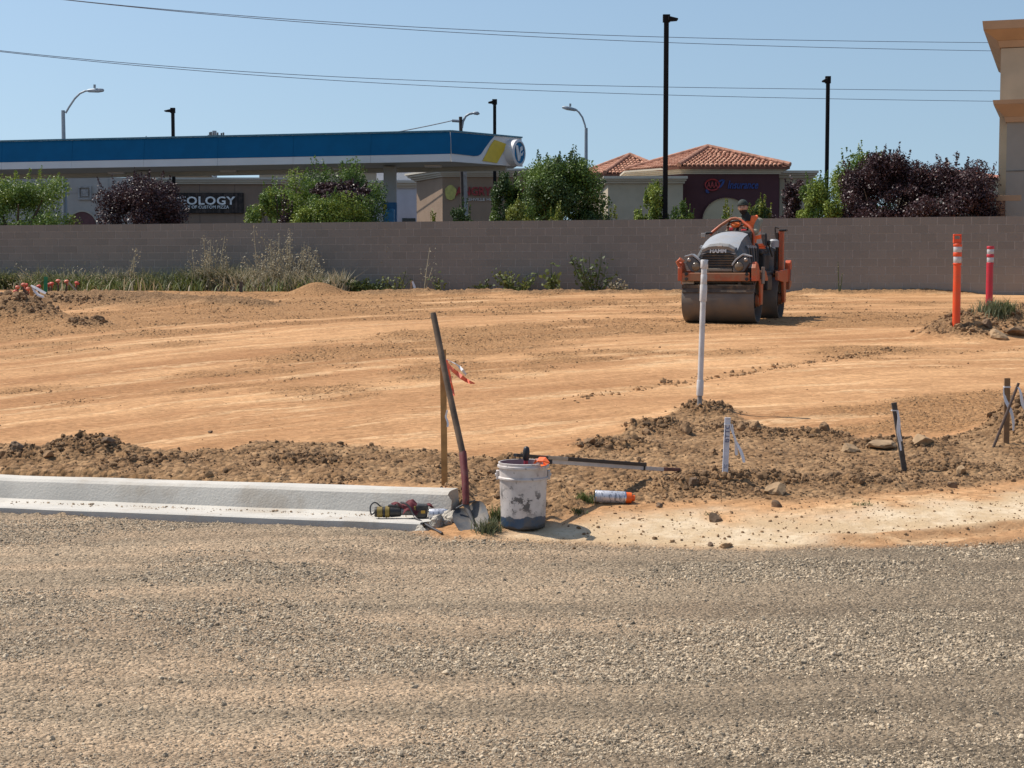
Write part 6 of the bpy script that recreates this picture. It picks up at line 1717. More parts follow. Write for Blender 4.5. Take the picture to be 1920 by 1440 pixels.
# ------------------------------------------------------------------ far left corner of the site
def back_corner():
    cap_m = PINK; cap_r = simple('cap_red_orange', (.55, .075, .045), .6, var=.2); reb = simple('rebar_rust', (.11, .065, .045), .9, var=.3, vs=20)
    caps = [(18, 549, 28.6, 570, cap_r), (33, 540, 30, 562, cap_m), (29, 548, 29.2, 565, cap_r), (44, 535, 30.5, 558, cap_m), (53, 543, 29.6, 562, cap_m), (49, 536, 31, 556, cap_r), (73, 538, 32.5, 556, cap_r), (91, 535, 33, 553, cap_r), (97, 533, 33.4, 553, cap_r), (109, 528, 33.0, 552, cap_m), (125, 529, 33.2, 552, cap_m), (144, 532, 33.6, 551, cap_r)]
    for i, (px, pyt, Y, pyb, m) in enumerate(caps):
        t = at(px, pyt, Y); z0 = hz(t.x, t.y)
        k = random.uniform(-.05, .05)
        which = ['first', 'second', 'third', 'fourth', 'fifth', 'sixth', 'seventh', 'eighth', 'ninth', 'tenth', 'eleventh', 'twelfth'][sorted(range(len(caps)), key=lambda j: caps[j][0]).index(i)]
        r_ = root('capped_rebar', (t.x, t.y, z0), f'short rebar with an orange safety cap at the left back mound, {which} from the left', 'rebar', 'capped rebar stakes by the left mound')
        mb = MB(); mb.tube([(t.x + k, t.y, z0 - .15), (t.x, t.y, t.z)], .022, 6); mb.build('rebar', reb, r_)
        s = Y / F; w = 4.6 * s
        mb = MB(); ml = Matrix.Translation(t) @ Matrix.Rotation(random.uniform(-.35, .35), 4, 'Y')
        mb.lathe([(w * .35, -.07), (w * .42, -.02), (w, .0), (w * 1.02, .022), (w * .6, .045), (0, .05)], 12, ml); mb.build('safety_cap', m, r_, smooth=40)
    # green stake
    p = at(85, 545, 32); t = at(86, 519, 32); z = hz(p.x, p.y)
    mb = MB(); mb.bar((p.x, p.y, z - .1), t, .07, .03, (0, 1, 0)); o = mb.build('green_stake', simple('green_paint', (.02, .20, .08), .6), loc=(p.x, p.y, z)); tag(o, 'flat green stake among the capped rebar', 'stake')
    # lath with streaming white ribbons
    p = at(60, 570, 28.8); z = hz(p.x, p.y); t = at(58.5, 535, 28.8)
    r_ = root('survey_stake', (p.x, p.y, z), 'lath on the left mound with two white ribbons streaming right', 'stake', 'wooden survey stakes')
    mb = MB(); mb.bar((p.x, p.y, z - .1), t, .05, .03, (0, 1, 0)); mb.build('stake', STAKEW, r_)
    for pts in (((58, 535), (66, 539), (76, 545), (86, 550)), ((60, 536), (65, 546), (72, 553), (82, 557))):
        mb = MB(); mb.ribbon([at(a, b, 28.7 - .02 * k) for k, (a, b) in enumerate(pts)], [.03, .045, .05, .04], .004, side=(0, .5, 1)); mb.build('white_ribbon', WHITE_FLAG, r_)
    # leaning rod
    a = at(145, 553, 32.5); b = at(129, 530, 32.5); a.z = hz(a.x, a.y) - .03
    mb = MB(); mb.tube([a, b], .018, 6); o = mb.build('leaning_lath', simple('pale_lath', (.42, .33, .24), .8), loc=tuple(a)); tag(o, 'thin pale lath leaning beside the last capped rebar', 'stake')
    # red cup on the mound
    Y = 27.4; p = at(21.5, 575, Y); z = hz(p.x, p.y); s = Y / F
    zt = at(21, 562.5, Y).z; zb = zt - 13.5 * s; 
    r_ = root('paper_cup', (p.x, Y, zb), 'red cup with white lid and straw on the left mound', 'cup')
    m4 = Matrix.Translation((p.x, Y, 0)); mb = MB(); mb.lathe([(0, zb), (4.6 * s, zb), (5.6 * s, zt)], 16, m4); mb.build('cup', simple('cup_red', (.55, .01, .025), .4), r_, smooth=40)
    mb = MB(); mb.lathe([(5.9 * s, zt - .004), (6.1 * s, zt + .008), (5.4 * s, zt + .018), (0, zt + .02)], 16, m4); mb.build('lid', simple('lid_white', (.75, .72, .72), .4), r_, smooth=40)
    mb = MB(); mb.tube([(p.x, Y, zt), (p.x - .01, Y, zt + .085)], .010, 6); mb.build('straw', simple('straw_white', (.6, .5, .5), .5), r_)
    # stack of dark form boards
    wood = simple('form_board', (.055, .042, .036), .85, var=.35, vs=6); end = simple('board_edge', (.25, .20, .16), .85, var=.2)
    Y = 30.0
    for k in range(3):
        q = at(28 - 2 * k, 563 - 6 * k, Y + .1 * k); q0 = at(-160, 563 - 6 * k, Y + 1.2)
        mb = MB(); mb.bar((q0.x, q0.y, q.z), (q.x, q.y, q.z), .30, .052); o = mb.build('form_board', wood, loc=(q.x, q.y, q.z - .03)); 
        tag(o, ['lowest dark form board of the stack at the left edge', 'middle dark form board of the stack at the left edge', 'topmost dark form board of the stack at the left edge'][k], 'board', 'form boards stacked at the left edge')
back_corner()

# ================================================================== ROLLER
def roller():
    org = simple('roller_orange', (.52, .085, .022), .45, var=.08, vs=4, dirt=(.28, .14, .065), dirt_amt=.7, ds=3.5, dthr=.50)
    dust = simple('roller_orange_dusty', (.36, .10, .038), .6, var=.15, vs=4, dirt=(.26, .17, .09), dirt_amt=.6, ds=5, dthr=.46)
    grey = simple('hood_light_grey', (.35, .355, .36), .42, var=.04, vs=3, dirt=(.38, .30, .21), dirt_amt=.35, ds=4)
    dark = simple('hood_dark_grey', (.075, .078, .082), .5, var=.1, vs=4, dirt=(.22, .16, .10), dirt_amt=.45, ds=5)
    blk = simple('roller_black', (.016, .015, .015), .55, var=.2, vs=6, dirt=(.12, .085, .055), dirt_amt=.4, ds=5)
    steel = simple('drum_steel', (.135, .112, .092), .62, .2, var=.12, vs=3, dirt=(.20, .14, .09), dirt_amt=.45, ds=4)
    rubber = simple('scraper_rubber', (.07, .058, .048), .85, var=.3, vs=6, dirt=(.25, .17, .10), dirt_amt=.6, ds=5)
    lens = simple('lamp_lens', (.17, .125, .08), .15, var=.1)
    chrome = simple('lamp_small', (.35, .30, .26), .2, .3)
    Y0 = 26.5; p = at(1353.5, 606, Y0); yaw = R(-20)
    z0 = hz(p.x, Y0)
    XF = Matrix.Translation((p.x, Y0, z0)) @ Matrix.Rotation(yaw, 4, 'Z')
    r_ = bpy.data.objects.new('road_roller', None); COL.objects.link(r_); r_.location = (p.x, Y0, z0); r_.rotation_euler = (0, 0, yaw)
    WM[r_.name] = XF
    tag(r_, 'orange and grey tandem road roller driving on the graded soil before the block wall', 'road roller')
    def M(): return MB(XF)
    def B(name, mat, c, d, bevel=.012, par=None, rot=None):
        mb = M(); mb.box(c, d, rot); return mb.build(name, mat, par or r_, bevel=bevel)
    def X4(c, axis): # local matrix with z axis along axis
        m = Vector(axis).to_track_quat('Z', 'Y').to_matrix().to_4x4(); m.translation = Vector(c); return m
    Rd, hw = .37, .60
    WB = 2.02
    def drum(y, nm):
        mb = M()
        prof = [(Rd - .045, -hw + .10), (Rd - .03, -hw), (Rd - .008, -hw), (Rd, -hw + .012), (Rd, hw - .012), (Rd - .008, hw), (Rd - .03, hw), (Rd - .045, hw - .10)]
        mb.lathe(prof, 64, X4((0, y, Rd), (1, 0, 0)), False); d = mb.build(nm, steel, r_, smooth=40)
        for s in (-1, 1):
            mb = M(); mb.lathe([(0, 0), (.12, .0), (.13, -.03), (Rd - .045, -.06), (Rd - .045, -.075)], 40, X4((s * (hw - .03), y, Rd), (s, 0, 0))); e = mb.build('drum_end', blk, d, smooth=40)
            mb = M(); mb.lathe([(.10, -.02), (.10, .05), (.075, .06), (0, .06)], 24, X4((s * (hw - .03), y, Rd), (s, 0, 0))); mb.build('drum_hub', dust, d, smooth=40)
        return d
    drum(0, 'front_drum'); drum(WB, 'rear_drum')
    # scraper, spray bar and mud flap in front of the drum
    B('scraper_bar', rubber, (0, -.335, .60), (1.20, .05, .055), .008)
    mb = M(); mb.hexa([(-.59, -.375, .50), (.59, -.375, .50), (.59, -.345, .49), (-.59, -.345, .49), (-.59, -.345, .585), (.59, -.345, .585), (.59, -.315, .585), (-.59, -.315, .585)]); mb.build('mud_flap', rubber, r_, bevel=.004)
    B('spray_bar', blk, (0, -.27, .685), (1.16, .07, .075), .01)
    for x in (-.28, .36): B('scraper_bracket', blk, (x, -.30, .655), (.05, .10, .10), .004)
    # dust pale water filter left of the drum top
    B('spray_cover', simple('cover_pale', (.36, .32, .26), .6, var=.2, vs=8), (-.50, -.30, .66), (.20, .06, .05), .01)
    # front frame
    B('front_beam', dust, (-.02, -.40, .755), (1.12, .07, .135), .012)
    for s in (-1, 1):
        mb = M(); x0, x1 = s * .575, s * .645
        pl = [(-.44, .69), (-.44, .90), (-.36, 1.0), (-.24, .98), (-.10, .86), (.42, .86), (.60, .74), (.60, .69)]
        mb.prism(pl, (min(x0, x1), 0, 0), (0, 1, 0), (0, 0, 1), (1, 0, 0), .07); mb.build('side_frame', org, r_, bevel=.008)
        mb = M(); pl = [(-.10, .72), (.13, .72), (.09, .30), (-.06, .30)]
        mb.prism(pl, (s * .625 if s > 0 else -.66, 0, 0), (0, 1, 0), (0, 0, 1), (1, 0, 0), .035); mb.build('drum_fork', org, r_, bevel=.006)
        B('fork_cover', simple('fork_grey', (.20, .18, .16), .6, var=.2, vs=6, dirt=(.3, .2, .12), dirt_amt=.5, ds=6) if s > 0 else dust, (s * .675, .02, .78), (.03, .16, .28), .01)
        for zz in (.72, .80):
            mb = M(); mb.lathe([(0, 0), (.028, 0), (.028, .02), (0, .022)], 10, X4((s * .50, -.435, zz), (0, -1, 0))); mb.build('bolt', blk, r_)
    # left front tie down eye
    mb = M(); mb.tube([(-.62, -.40, .92), (-.66, -.41, 1.0), (-.62, -.40, 1.05), (-.56, -.39, 1.0)], .03, 8); mb.build('tie_down_eye', org, r_, smooth=60)
    # hood: swept top, side panels, nose
    ys = [-.31, -.20, .05, .35, .72]; zt = [1.19, 1.275, 1.38, 1.46, 1.52]; xt = [.29, .31, .30, .29, .275]; xb = [.36, .42, .44, .44, .42]; zbm = [.90] * 5
    mb = M(); vs = []; fs = []
    for y, z, a in zip(ys, zt, xt):
        for k in range(7):
            u = -1 + 2 * k / 6; vs.append((a * u, y, z - .035 * u * u * (1 if abs(u) < 1 else 1.3)))
    for i in range(4):
        for k in range(6): q = i * 7 + k; fs.append((q, q + 1, q + 8, q + 7))
    nn = len(vs); vs += [(x, y, z - .03) for x, y, z in vs]
    for i in range(4):
        for k in range(6): q = nn + i * 7 + k; fs.append((q + 7, q + 8, q + 1, q))
    edge = list(range(7)) + [i * 7 + 6 for i in range(1, 5)] + [28 + k for k in range(5, -1, -1)] + [i * 7 for i in range(3, 0, -1)]
    for a, b in zip(edge, edge[1:] + edge[:1]): fs.append((a, b, nn + b, nn + a))
    mb.add(vs, fs); hood = mb.build('hood', grey, r_, smooth=50)
    for s in (-1, 1):
        mb = M(); vs = []; fs = []
        for y, z, a, b, zb in zip(ys, zt, xt, xb, zbm):
            vs += [(s * a, y, z - .05), (s * (a * .45 + b * .55), y, (z * .6 + zb * .4)), (s * b, y, zb), (s * (b - .04), y, zb), (s * (a - .04), y, z - .07)]
        for i in range(4):
            for k in range(5): q = i * 5; fs.append((q + k, q + (k + 1) % 5, q + 5 + (k + 1) % 5, q + 5 + k))
        fs += [(0, 1, 2, 3, 4), (24, 23, 22, 21, 20)]
        mb.add(vs, fs); pn = mb.build('side_panel', dark, r_, smooth=40)
        # slatted vents with pale lips
        for k in range(4):
            y = .12 + .14 * k; x = s * (.385 + .012 * k)
            mb = M(); mb.hexa([(x, y, 1.00), (x + s * .045, y, .98), (x + s * .045, y + .07, .98), (x, y + .07, 1.00), (x - s * .03, y + .05, 1.27), (x + s * .012, y + .05, 1.25), (x + s * .012, y + .12, 1.25), (x - s * .03, y + .12, 1.27)]); mb.build('vent_slat', blk if k % 2 else dark, pn)
            mb = M(); mb.bar((x + s * .0, y + .045, 1.275), (x + s * .022, y + .05, 1.235), .05, .03); mb.build('vent_lip', grey, pn)
    # nose with brand panel and grille
    B('nose_box', blk, (0, -.18, 1.03), (.62, .22, .30), .02)
    mb = M(); mb.hexa([(-.30, -.325, 1.145), (.30, -.325, 1.145), (.31, -.25, 1.145), (-.31, -.25, 1.145), (-.27, -.30, 1.215), (.27, -.30, 1.215), (.30, -.24, 1.24), (-.30, -.24, 1.24)]); nose = mb.build('nose_panel', dark, r_, bevel=.012)
    mb = M(); pts = [(-.27, -.325, 1.20), (-.16, -.335, 1.248), (0, -.34, 1.262), (.16, -.335, 1.248), (.27, -.325, 1.20)]
    vs = [Vector(q) for q in pts] + [Vector(q) + Vector((0, .12, .045 if 0 < i < 4 else .03)) for i, q in enumerate(pts)]; vs2 = vs + [v - Vector((0, -.01, .05)) for v in vs]
    mb.add(vs2, [(i, i + 1, i + 6, i + 5) for i in range(4)] + [(10 + i, 15 + i, 16 + i, 11 + i) for i in range(4)] + [(i, 10 + i, 11 + i, i + 1) for i in range(4)] + [(5 + i, 6 + i, 16 + i, 15 + i) for i in range(4)] + [(0, 5, 15, 10), (4, 14, 19, 9)]); mb.build('nose_crest', simple('crest_taupe', (.20, .185, .165), .5), r_)
    B('badge', simple('badge_pale', (.62, .60, .56), .4), (.03, -.33, 1.262), (.075, .05, .022), .004)
    ux = (XF.to_3x3() @ Vector((1, 0, 0))); uz = (XF.to_3x3() @ Vector((0, -1, .25)))
    text('maker_letters', 'HAMM', .088, simple('letters_pale', (.62, .60, .56), .45), r_, XF @ Vector((0, -.322, 1.178)), ux, uz, .012, bold=.035, fit=.27)
    for k in range(6):
        z = 1.105 - .040 * k; mb = M(); w = .285
        mb.hexa([(-w, -.31, z - .012), (w, -.31, z - .012), (w, -.27, z + .004), (-w, -.27, z + .004), (-w, -.322, z + .004), (w, -.322, z + .004), (w, -.275, z + .016), (-w, -.275, z + .016)]); mb.build('grille_slat', dark, r_)
    B('nose_lower', simple('nose_tan', (.22, .18, .13), .6, var=.1), (.02, -.325, .868), (.44, .04, .05), .01)
    # lamp housings with two lamps each
    for s in (-1, 1):
        mb = M(); pl = [(.26, .83), (.44, .84), (.53, .98), (.52, 1.06), (.42, 1.09), (.33, 1.02), (.26, .93)]
        if s < 0: pl = [(-a, b) for a, b in pl][::-1]
        mb.prism(pl, (0, -.375, 0), (1, 0, 0), (0, 0, 1), (0, 1, 0), .16); h = mb.build('lamp_housing', dark, r_, bevel=.014)
        mb = M(); pl2 = [(.245, .93), (.32, 1.03), (.42, 1.105), (.55, 1.08), (.545, 1.10), (.42, 1.135), (.30, 1.05), (.235, .96)]
        if s < 0: pl2 = [(-a, b) for a, b in pl2][::-1]
        mb.prism(pl2, (0, -.385, 0), (1, 0, 0), (0, 0, 1), (0, 1, 0), .17); mb.build('lamp_brow', grey, h, bevel=.006)
        mb = M(); mb.lathe([(0, .016), (.05, .013), (.070, .0), (.074, -.03)], 28, X4((s * .36, -.385, .925), (0, -1, 0))); mb.build('headlight', lens, h, smooth=60)
        mb = M(); mb.lathe([(0, .015), (.022, .014), (.034, .0), (.036, -.02)], 20, X4((s * .47, -.385, 1.035), (0, -1, 0))); mb.build('marker_lamp', chrome, h, smooth=60)
    # platform, tank and rear body
    B('platform', blk, (0, 1.10, .80), (1.12, .85, .10), .02)
    B('articulation', dust, (0, .85, .58), (.36, .5, .30), .02)
    for s in (-1, 1):
        B('step_plate', blk, (s * .56, .95, .66), (.10, .40, .26), .02)
    B('seat_base', blk, (.16, 1.56, .98), (.56, .44, .34), .03)
    B('seat_cushion', blk, (.16, 1.54, 1.17), (.50, .46, .09), .035)
    mb = M(); mb.hexa([(-.08, 1.76, 1.18), (.40, 1.76, 1.18), (.40, 1.84, 1.18), (-.08, 1.84, 1.18), (-.05, 1.84, 1.52), (.37, 1.84, 1.52), (.37, 1.91, 1.52), (-.05, 1.91, 1.52)]); mb.build('seat_back', blk, r_, bevel=.03)
    B('water_tank', dark, (0, 2.12, 1.03), (.98, .56, .48), .07)
    mb = M(); mb.lathe([(.09, 1.27), (.09, 1.38), (.06, 1.41), (0, 1.41)], 18, Matrix.Translation((.48, 1.98, 0))); mb.build('tank_cap', simple('tank_grey', (.34, .35, .36), .5, var=.1), r_, smooth=40)
    B('rear_beam', dust, (0, 2.42, .76), (1.30, .08, .16), .015)
    for s in (-1, 1):
        mb = M(); pl = [(1.30, .70), (1.30, .84), (2.48, .90), (2.50, .66), (2.10, .66), (2.06, .30), (1.92, .30), (1.86, .66)]
        mb.prism(pl, (s * .63 if s > 0 else -.68, 0, 0), (0, 1, 0), (0, 0, 1), (1, 0, 0), .05); mb.build('rear_frame', org, r_, bevel=.008)
        mb = M(); pl = [(2.30, .52), (2.48, .60), (2.50, .98), (2.44, 1.05), (2.34, 1.0), (2.32, .80)]
        mb.prism(pl, (s * .655 - .05, 0, 0), (0, 1, 0), (0, 0, 1), (1, 0, 0), .10); mb.build('rear_lug', org, r_, bevel=.012)
        B('lug_plate', simple('lug_grey', (.25, .22, .19), .6, var=.2), (s * .712, 2.40, .78), (.012, .10, .20), .004)
    # folded roll bar standing at the right rear
    B('roll_post', org, (.60, 2.02, 1.20), (.085, .10, .72), .012)
    B('roll_post_plate', blk, (.528, 2.02, 1.20), (.045, .12, .66), .01)
    B('roll_post_cap', blk, (.63, 2.02, 1.565), (.13, .14, .04), .01)
    mb = M(); mb.tube([(.50, 2.0, 1.44), (.49, 1.99, 1.62)], .014, 8); mb.tube([(.49, 1.99, 1.62), (.56, 2.0, 1.60)], .012, 8); mb.build('mirror_stay', blk, r_)
    mb = M(); mb.tube([(.52, 1.62, 1.10), (.47, 1.55, 1.30)], .016, 8); mb.lathe([(.022, 0), (.034, .03), (.034, .075), (.02, .09), (0, .09)], 14, Matrix.Translation((.467, 1.545, 1.29))); mb.build('drive_lever', blk, r_)
    # orange hand rail hoop in front of the operator
    hoop = [(-.40, .80, 1.47), (-.36, .81, 1.51), (-.24, .90, 1.625), (-.12, .97, 1.712), (-.07, .99, 1.742), (.0, 1.0, 1.750), (.06, .99, 1.735), (.13, .97, 1.69), (.25, .91, 1.61), (.32, .87, 1.54), (.345, .85, 1.44), (.345, .84, 1.28)]
    mb = M(); mb.tube(hoop, .025, 12); mb.build('hand_rail', org, r_, smooth=70)
    mb = M(); mb.tube([(-.36, .80, 1.50), (-.45, .78, 1.50), (-.50, .76, 1.47)], .022, 8); mb.build('mirror_arm', blk, r_, smooth=60)
    B('side_mirror', chrome, (-.50, .75, 1.46), (.08, .03, .08), .01)
    # dashboard and steering wheel with orange controls
    B('dashboard', blk, (.02, .86, 1.42), (.60, .22, .22), .03)
    mb = M(); n = 32; m4 = X4((.02, 1.08, 1.60), (0, .62, .78)); R0 = .175
    mb.tube([m4 @ Vector((R0 * math.cos(2 * PI * k / n), R0 * math.sin(2 * PI * k / n), 0)) for k in range(n + 1)], .016, 8, cap=False); sw = mb.build('steering_wheel', blk, r_, smooth=70)
    mb = M(); mb.tube([(.02, .93, 1.45), m4 @ Vector((0, 0, 0))], [.03, .022], 10)
    for k in range(3): mb.tube([m4 @ Vector((0, 0, 0)), m4 @ Vector((R0 * math.cos(k * 2.094 + .5), R0 * math.sin(k * 2.094 + .5), 0))], .011, 6)
    mb.build('steering_column', blk, sw)
    sw2 = simple('control_orange', (.75, .16, .03), .4); rd = simple('control_red', (.70, .03, .03), .4)
    mb = M(); mb.lathe([(0, .03), (.075, .02), (.09, -.02), (.07, -.05)], 20, X4((.0, 1.0, 1.67), (0, -.6, .6))); mb.build('console_disc', sw2, r_, smooth=50)
    B('red_button', rd, (-.06, .93, 1.565), (.06, .05, .05), .01); B('red_switch', rd, (.16, .93, 1.54), (.09, .05, .04), .01)
    return r_, XF
ROLLER, RXF = roller()

# ================================================================== OPERATOR
def operator():
    skin = simple('person_skin', (.42, .235, .16), .6, var=.08, vs=20)
    shirt = simple('olive_sweater', (.25, .23, .165), .9, var=.12, vs=10, bmp=.4, bs=50)
    pants = simple('dark_trousers', (.022, .022, .026), .9, var=.2, vs=10)
    boots = simple('work_boots', (.05, .035, .025), .8)
    L = RXF @ Matrix.Translation((-.05, 0, 0))
    J = {
        'pelvis': (.20, 1.55, 1.27, .145, .125), 'belly': (.215, 1.54, 1.42, .14, .11), 'chest': (.225, 1.51, 1.58, .155, .115), 'upper': (.195, 1.48, 1.735, .14, .10),
        'neck0': (.15, 1.44, 1.775, .062, .062), 'neck1': (.11, 1.42, 1.835, .055, .055),
        'shL': (.01, 1.45, 1.745, .078, .075), 'elL': (-.16, 1.30, 1.50, .058, .055), 'wrL': (-.09, 1.13, 1.57, .037, .034), 'haL': (-.105, 1.085, 1.605, .036, .022),
        'shR': (.355, 1.47, 1.74, .072, .070), 'elR': (.345, 1.27, 1.50, .060, .056), 'wrR': (.185, 1.14, 1.56, .037, .034), 'haR': (.15, 1.085, 1.60, .036, .022),
        'hipL': (.07, 1.50, 1.255, .10, .095), 'knL': (.04, 1.10, 1.25, .072, .07), 'anL': (.02, 1.02, .93, .05, .05), 'toL': (.02, .90, .885, .042, .036),
        'hipR': (.27, 1.50, 1.255, .10, .095), 'knR': (.36, 1.12, 1.26, .072, .07), 'anR': (.40, 1.04, .93, .05, .05), 'toR': (.41, .92, .885, .042, .036),
    }
    E = [('pelvis', 'belly'), ('belly', 'chest'), ('chest', 'upper'), ('upper', 'neck0'), ('neck0', 'neck1'), ('upper', 'shL'), ('shL', 'elL'), ('elL', 'wrL'), ('wrL', 'haL'), ('upper', 'shR'), ('shR', 'elR'), ('elR', 'wrR'), ('wrR', 'haR'),
         ('pelvis', 'hipL'), ('hipL', 'knL'), ('knL', 'anL'), ('anL', 'toL'), ('pelvis', 'hipR'), ('hipR', 'knR'), ('knR', 'anR'), ('anR', 'toR')]
    names = list(J); idx = {n: i for i, n in enumerate(names)}
    base = L @ Vector((.17, 1.55, 1.215))
    r_ = bpy.data.objects.new('person', None); COL.objects.link(r_); r_.location = base; WM[r_.name] = Matrix.Translation(base)
    tag(r_, 'person in a dark cap and orange safety vest seated at the wheel, leaning right', 'person')
    def skin_mesh(joints, edges, rootn, sub=2):
        nm = list(joints); ix = {n: i for i, n in enumerate(nm)}
        me = bpy.data.meshes.new('skin_source'); me.from_pydata([L @ Vector(joints[n][:3]) - base for n in nm], [(ix[a], ix[b]) for a, b in edges], [])
        o = bpy.data.objects.new('skin_source', me); COL.objects.link(o)
        md = o.modifiers.new('skin', 'SKIN'); md.use_smooth_shade = True; md.branch_smoothing = .6
        for n in nm:
            d = me.skin_vertices[0].data[ix[n]]; d.radius = (joints[n][3], joints[n][4]); d.use_root = n == rootn
        ss = o.modifiers.new('sub', 'SUBSURF'); ss.levels = sub; ss.render_levels = sub
        dg = bpy.context.evaluated_depsgraph_get(); dg.update()
        m2 = bpy.data.meshes.new_from_object(o.evaluated_get(dg)); bpy.data.objects.remove(o); return m2
    body = skin_mesh(J, E, 'pelvis')
    # add a shaped head and fingers to the same mesh
    bm = bmesh.new(); bm.from_mesh(body)
    hc = L @ Vector((.092, 1.385, 1.945)) - base
    look = Vector((-.27, -.96, -.04)).normalized()          # towards the camera
    rt = look.cross(Vector((0, 0, 1))).normalized(); upv = rt.cross(look); tilt = Matrix.Rotation(R(4), 3, look)
    rt = tilt @ rt; upv = tilt @ upv
    q = bmesh.ops.create_uvsphere(bm, u_segments=28, v_segments=22, radius=1.0)
    for v in q['verts']:
        x, y, z = v.co.x, -v.co.y, v.co.z       # y>0 is the face
        w, d, h = .076, .098, .122
        if z < 0: w *= 1 - .30 * (-z) ** 1.4; d *= 1 - .10 * (-z)
        px, py, pz = x * w, y * d, z * h
        if y > 0:
            nose = math.exp(-((px / .014) ** 2) - ((pz + .012) / .026) ** 2); py += .024 * nose
            for s in (-1, 1): py -= .010 * math.exp(-((px - s * .030) / .015) ** 2 - ((pz - .012) / .012) ** 2)
            py += .006 * math.exp(-(px / .05) ** 2 - ((pz - .034) / .012) ** 2)
            py += .006 * math.exp(-(px / .022) ** 2 - ((pz + .060) / .010) ** 2) - .004 * math.exp(-(px / .026) ** 2 - ((pz + .070) / .004) ** 2)
            py += .010 * math.exp(-(px / .030) ** 2 - ((pz + .100) / .018) ** 2)
        v.co = hc + rt * px + look * py + upv * pz
    for s in (-1, 1):                              # ears
        q = bmesh.ops.create_uvsphere(bm, u_segments=10, v_segments=8, radius=1.0)
        for v in q['verts']: v.co = hc + rt * (s * .077 + v.co.x * .010) + look * (-.004 + v.co.y * .018) + upv * (-.005 + v.co.z * .032)
    wheel_c = L @ Vector((.02, 1.08, 1.60)) - base
    for sd in ('L', 'R'):
        h = L @ Vector(J['ha' + sd][:3]) - base; w = L @ Vector(J['wr' + sd][:3]) - base
        ax = (h - w).normalized(); inw = (wheel_c - h); inw = (inw - ax * inw.dot(ax)).normalized(); acr = ax.cross(inw).normalized()
        for k in range(5):
            if k < 4:
                ln = (.078, .086, .080, .064)[k]; b = h + acr * (-.027 + .018 * k) + ax * .012
                pts = [b - ax * .01, b + ax * ln * .35 + inw * .012, b + ax * ln * .45 + inw * .035, b + ax * ln * .2 + inw * .050]
            else:
                b = h - ax * .02 - acr * .030 + inw * .01; pts = [b, b + inw * .022 - acr * .012 + ax * .012, b + inw * .040 - acr * .008 + ax * .03]
            n = 6; prev = None; rings = []
            for i, p in enumerate(pts):
                d = (pts[min(i + 1, len(pts) - 1)] - pts[max(i - 1, 0)]).normalized(); u = d.orthogonal().normalized() if prev is None else (prev - d * prev.dot(d)).normalized(); prev = u; v_ = d.cross(u)
                rr = .0095 - .0012 * i; rings.append([bm.verts.new(p + (u * math.cos(6.283 * a / n) + v_ * math.sin(6.283 * a / n)) * rr) for a in range(n)])
            for a, b2 in zip(rings, rings[1:]):
                for i in range(n): bm.faces.new((a[i], a[(i + 1) % n], b2[(i + 1) % n], b2[i]))
            bm.faces.new(rings[-1])
    bmesh.ops.recalc_face_normals(bm, faces=bm.faces)
    bm.to_mesh(body); bm.free()
    segs = [(L @ Vector(J[a][:3]) - base, L @ Vector(J[b][:3]) - base, a, b) for a, b in E]
    body.materials.clear()
    for m in (skin, shirt, pants, boots): body.materials.append(m)
    legs = {'hipL', 'hipR', 'knL', 'knR', 'anL', 'anR'}
    for f in body.polygons:
        c = f.center; best = None
        if (c - hc).length < .16 and c.z > hc.z - .145: f.material_index = 0; continue
        for a, b, na, nb in segs:
            t = max(0, min(1, (c - a).dot(b - a) / (b - a).length_squared)); d = (c - (a + (b - a) * t)).length
            if best is None or d < best[0]: best = (d, na, nb, t)
        _, na, nb, t = best
        if nb.startswith('ha') or na.startswith('ha'): f.material_index = 0
        elif nb == 'neck1': f.material_index = 0
        elif nb.startswith('to'): f.material_index = 3
        elif nb in legs or na == 'pelvis' and t < .15: f.material_index = 2
        else: f.material_index = 1
    body.shade_smooth(); body.name = 'body'
    o = bpy.data.objects.new('body', body); COL.objects.link(o); o.parent = r_; WM[o.name] = WM[r_.name]
    # vest: a slightly larger trunk shell, open at neck and arms
    V = {k: (J[k][0], J[k][1], J[k][2], J[k][3] + .036, J[k][4] + .034) for k in ('pelvis', 'belly', 'chest', 'upper')}
    V['pelvis'] = (.235, 1.56, 1.30, .185, .16)
    V['belly'] = (.245, 1.555, 1.42, .185, .15)
    V['s1'] = (.07, 1.465, 1.765, .098, .098); V['s2'] = (.345, 1.50, 1.76, .108, .108)
    vest = skin_mesh(V, [('pelvis', 'belly'), ('belly', 'chest'), ('chest', 'upper'), ('upper', 's1'), ('upper', 's2')], 'belly', 2)
    org = simple('vest_orange', (.92, .16, .03), .7, var=.1, vs=14); band = simple('vest_silver', (.42, .40, .37), .4, var=.1, vs=14)
    vest.materials.clear(); vest.materials.append(org); vest.materials.append(band)
    for f in vest.polygons:
        z = f.center.z + base.z - RXF.translation.z
        if 1.36 < z < 1.405 or 1.475 < z < 1.51: f.material_index = 1
    vest.shade_smooth(); vest.name = 'safety_vest'
    o = bpy.data.objects.new('safety_vest', vest); COL.objects.link(o); o.parent = r_
    # dark scarf collar, cap, beard, eyes
    dk = simple('dark_knit', (.018, .022, .020), .95, var=.3, vs=20); hair = simple('beard_dark', (.020, .014, .011), .9)
    inv = Matrix.Translation(base)
    def W(v): return inv @ v
    mb = MB(); n0 = L @ Vector((.15, 1.445, 1.765)); n1 = L @ Vector((.108, 1.41, 1.845)); mb.tube([n0 - Vector((0, 0, .05)), n0, n0.lerp(n1, .6), n1], [.105, .092, .075, .066], 18); mb.build('collar', dk, r_, smooth=60)
    bm = bmesh.new(); q = bmesh.ops.create_uvsphere(bm, u_segments=26, v_segments=18, radius=1.0)
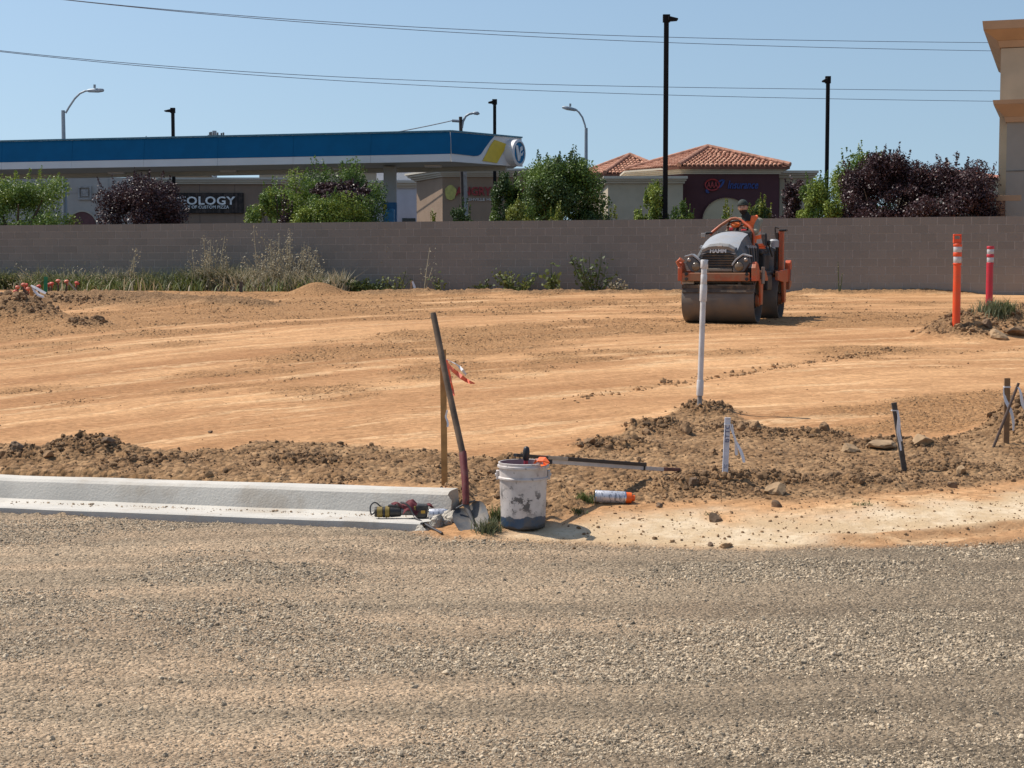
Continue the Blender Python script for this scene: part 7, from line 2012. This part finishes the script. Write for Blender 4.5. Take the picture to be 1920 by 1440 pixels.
    bmesh.ops.delete(bm, geom=[v for v in bm.verts if v.co.z < -.05], context='VERTS')
    for v in bm.verts:
        x, y, z = v.co
        v.co = hc + rt * x * .092 + look * (y * .110 - .012) + upv * (.046 + .005 * y + z * .098)
    me = bpy.data.meshes.new('cap'); bm.to_mesh(me); bm.free(); me.materials.append(simple('cap_dark_green', (.022, .030, .024), .8, var=.3, vs=14)); me.shade_smooth()
    o = bpy.data.objects.new('cap', me); COL.objects.link(o); o.parent = r_; so = o.modifiers.new('thick', 'SOLIDIFY'); so.thickness = .01
    mb = MB(); pts = [(math.cos(a) * .090, math.sin(a) * .112 - .012) for a in np.linspace(0, 2 * PI, 28)]
    mb.tube([W(hc + rt * a + look * b + upv * .044) for a, b in pts], .012, 8, cap=False); mb.build('cap_band', dk, r_, smooth=70)
    bm = bmesh.new(); q = bmesh.ops.create_uvsphere(bm, u_segments=22, v_segments=18, radius=1.0)
    bmesh.ops.delete(bm, geom=[v for v in bm.verts if v.co.z > -.34 + .30 * max(0, -(-v.co.y)) * 0 or -v.co.y < -.1], context='VERTS')
    for v in bm.verts:
        x, y, z = v.co.x, -v.co.y, v.co.z
        w, d, h = .081, .106, .130
        w *= 1 - .28 * (-z) ** 1.4
        mouth = math.exp(-(x * w / .022) ** 2 - ((z * h + .063) / .010) ** 2)
        v.co = hc + rt * x * w + look * (y * d - .012 * mouth + .004) + upv * z * h
    me = bpy.data.meshes.new('beard'); bm.to_mesh(me); bm.free(); me.materials.append(hair); me.shade_smooth()
    o = bpy.data.objects.new('beard', me); COL.objects.link(o); o.parent = r_
    ey = simple('eye_dark', (.015, .010, .008), .3)
    for s in (-1, 1):
        mb = MB(); m4 = Matrix.Translation(W(hc + rt * s * .030 + look * .083 + upv * .012)); mb.lathe([(0, -.010), (.008, -.006), (.011, 0), (.008, .006), (0, .010)], 10, m4); mb.build('eye', ey, r_, smooth=80)
        mb = MB(); mb.tube([W(hc + rt * s * .016 + look * .095 + upv * .032), W(hc + rt * s * .030 + look * .094 + upv * .036), W(hc + rt * s * .046 + look * .084 + upv * .031)], [.004, .0055, .003], 6); mb.build('eyebrow', hair, r_)
operator()
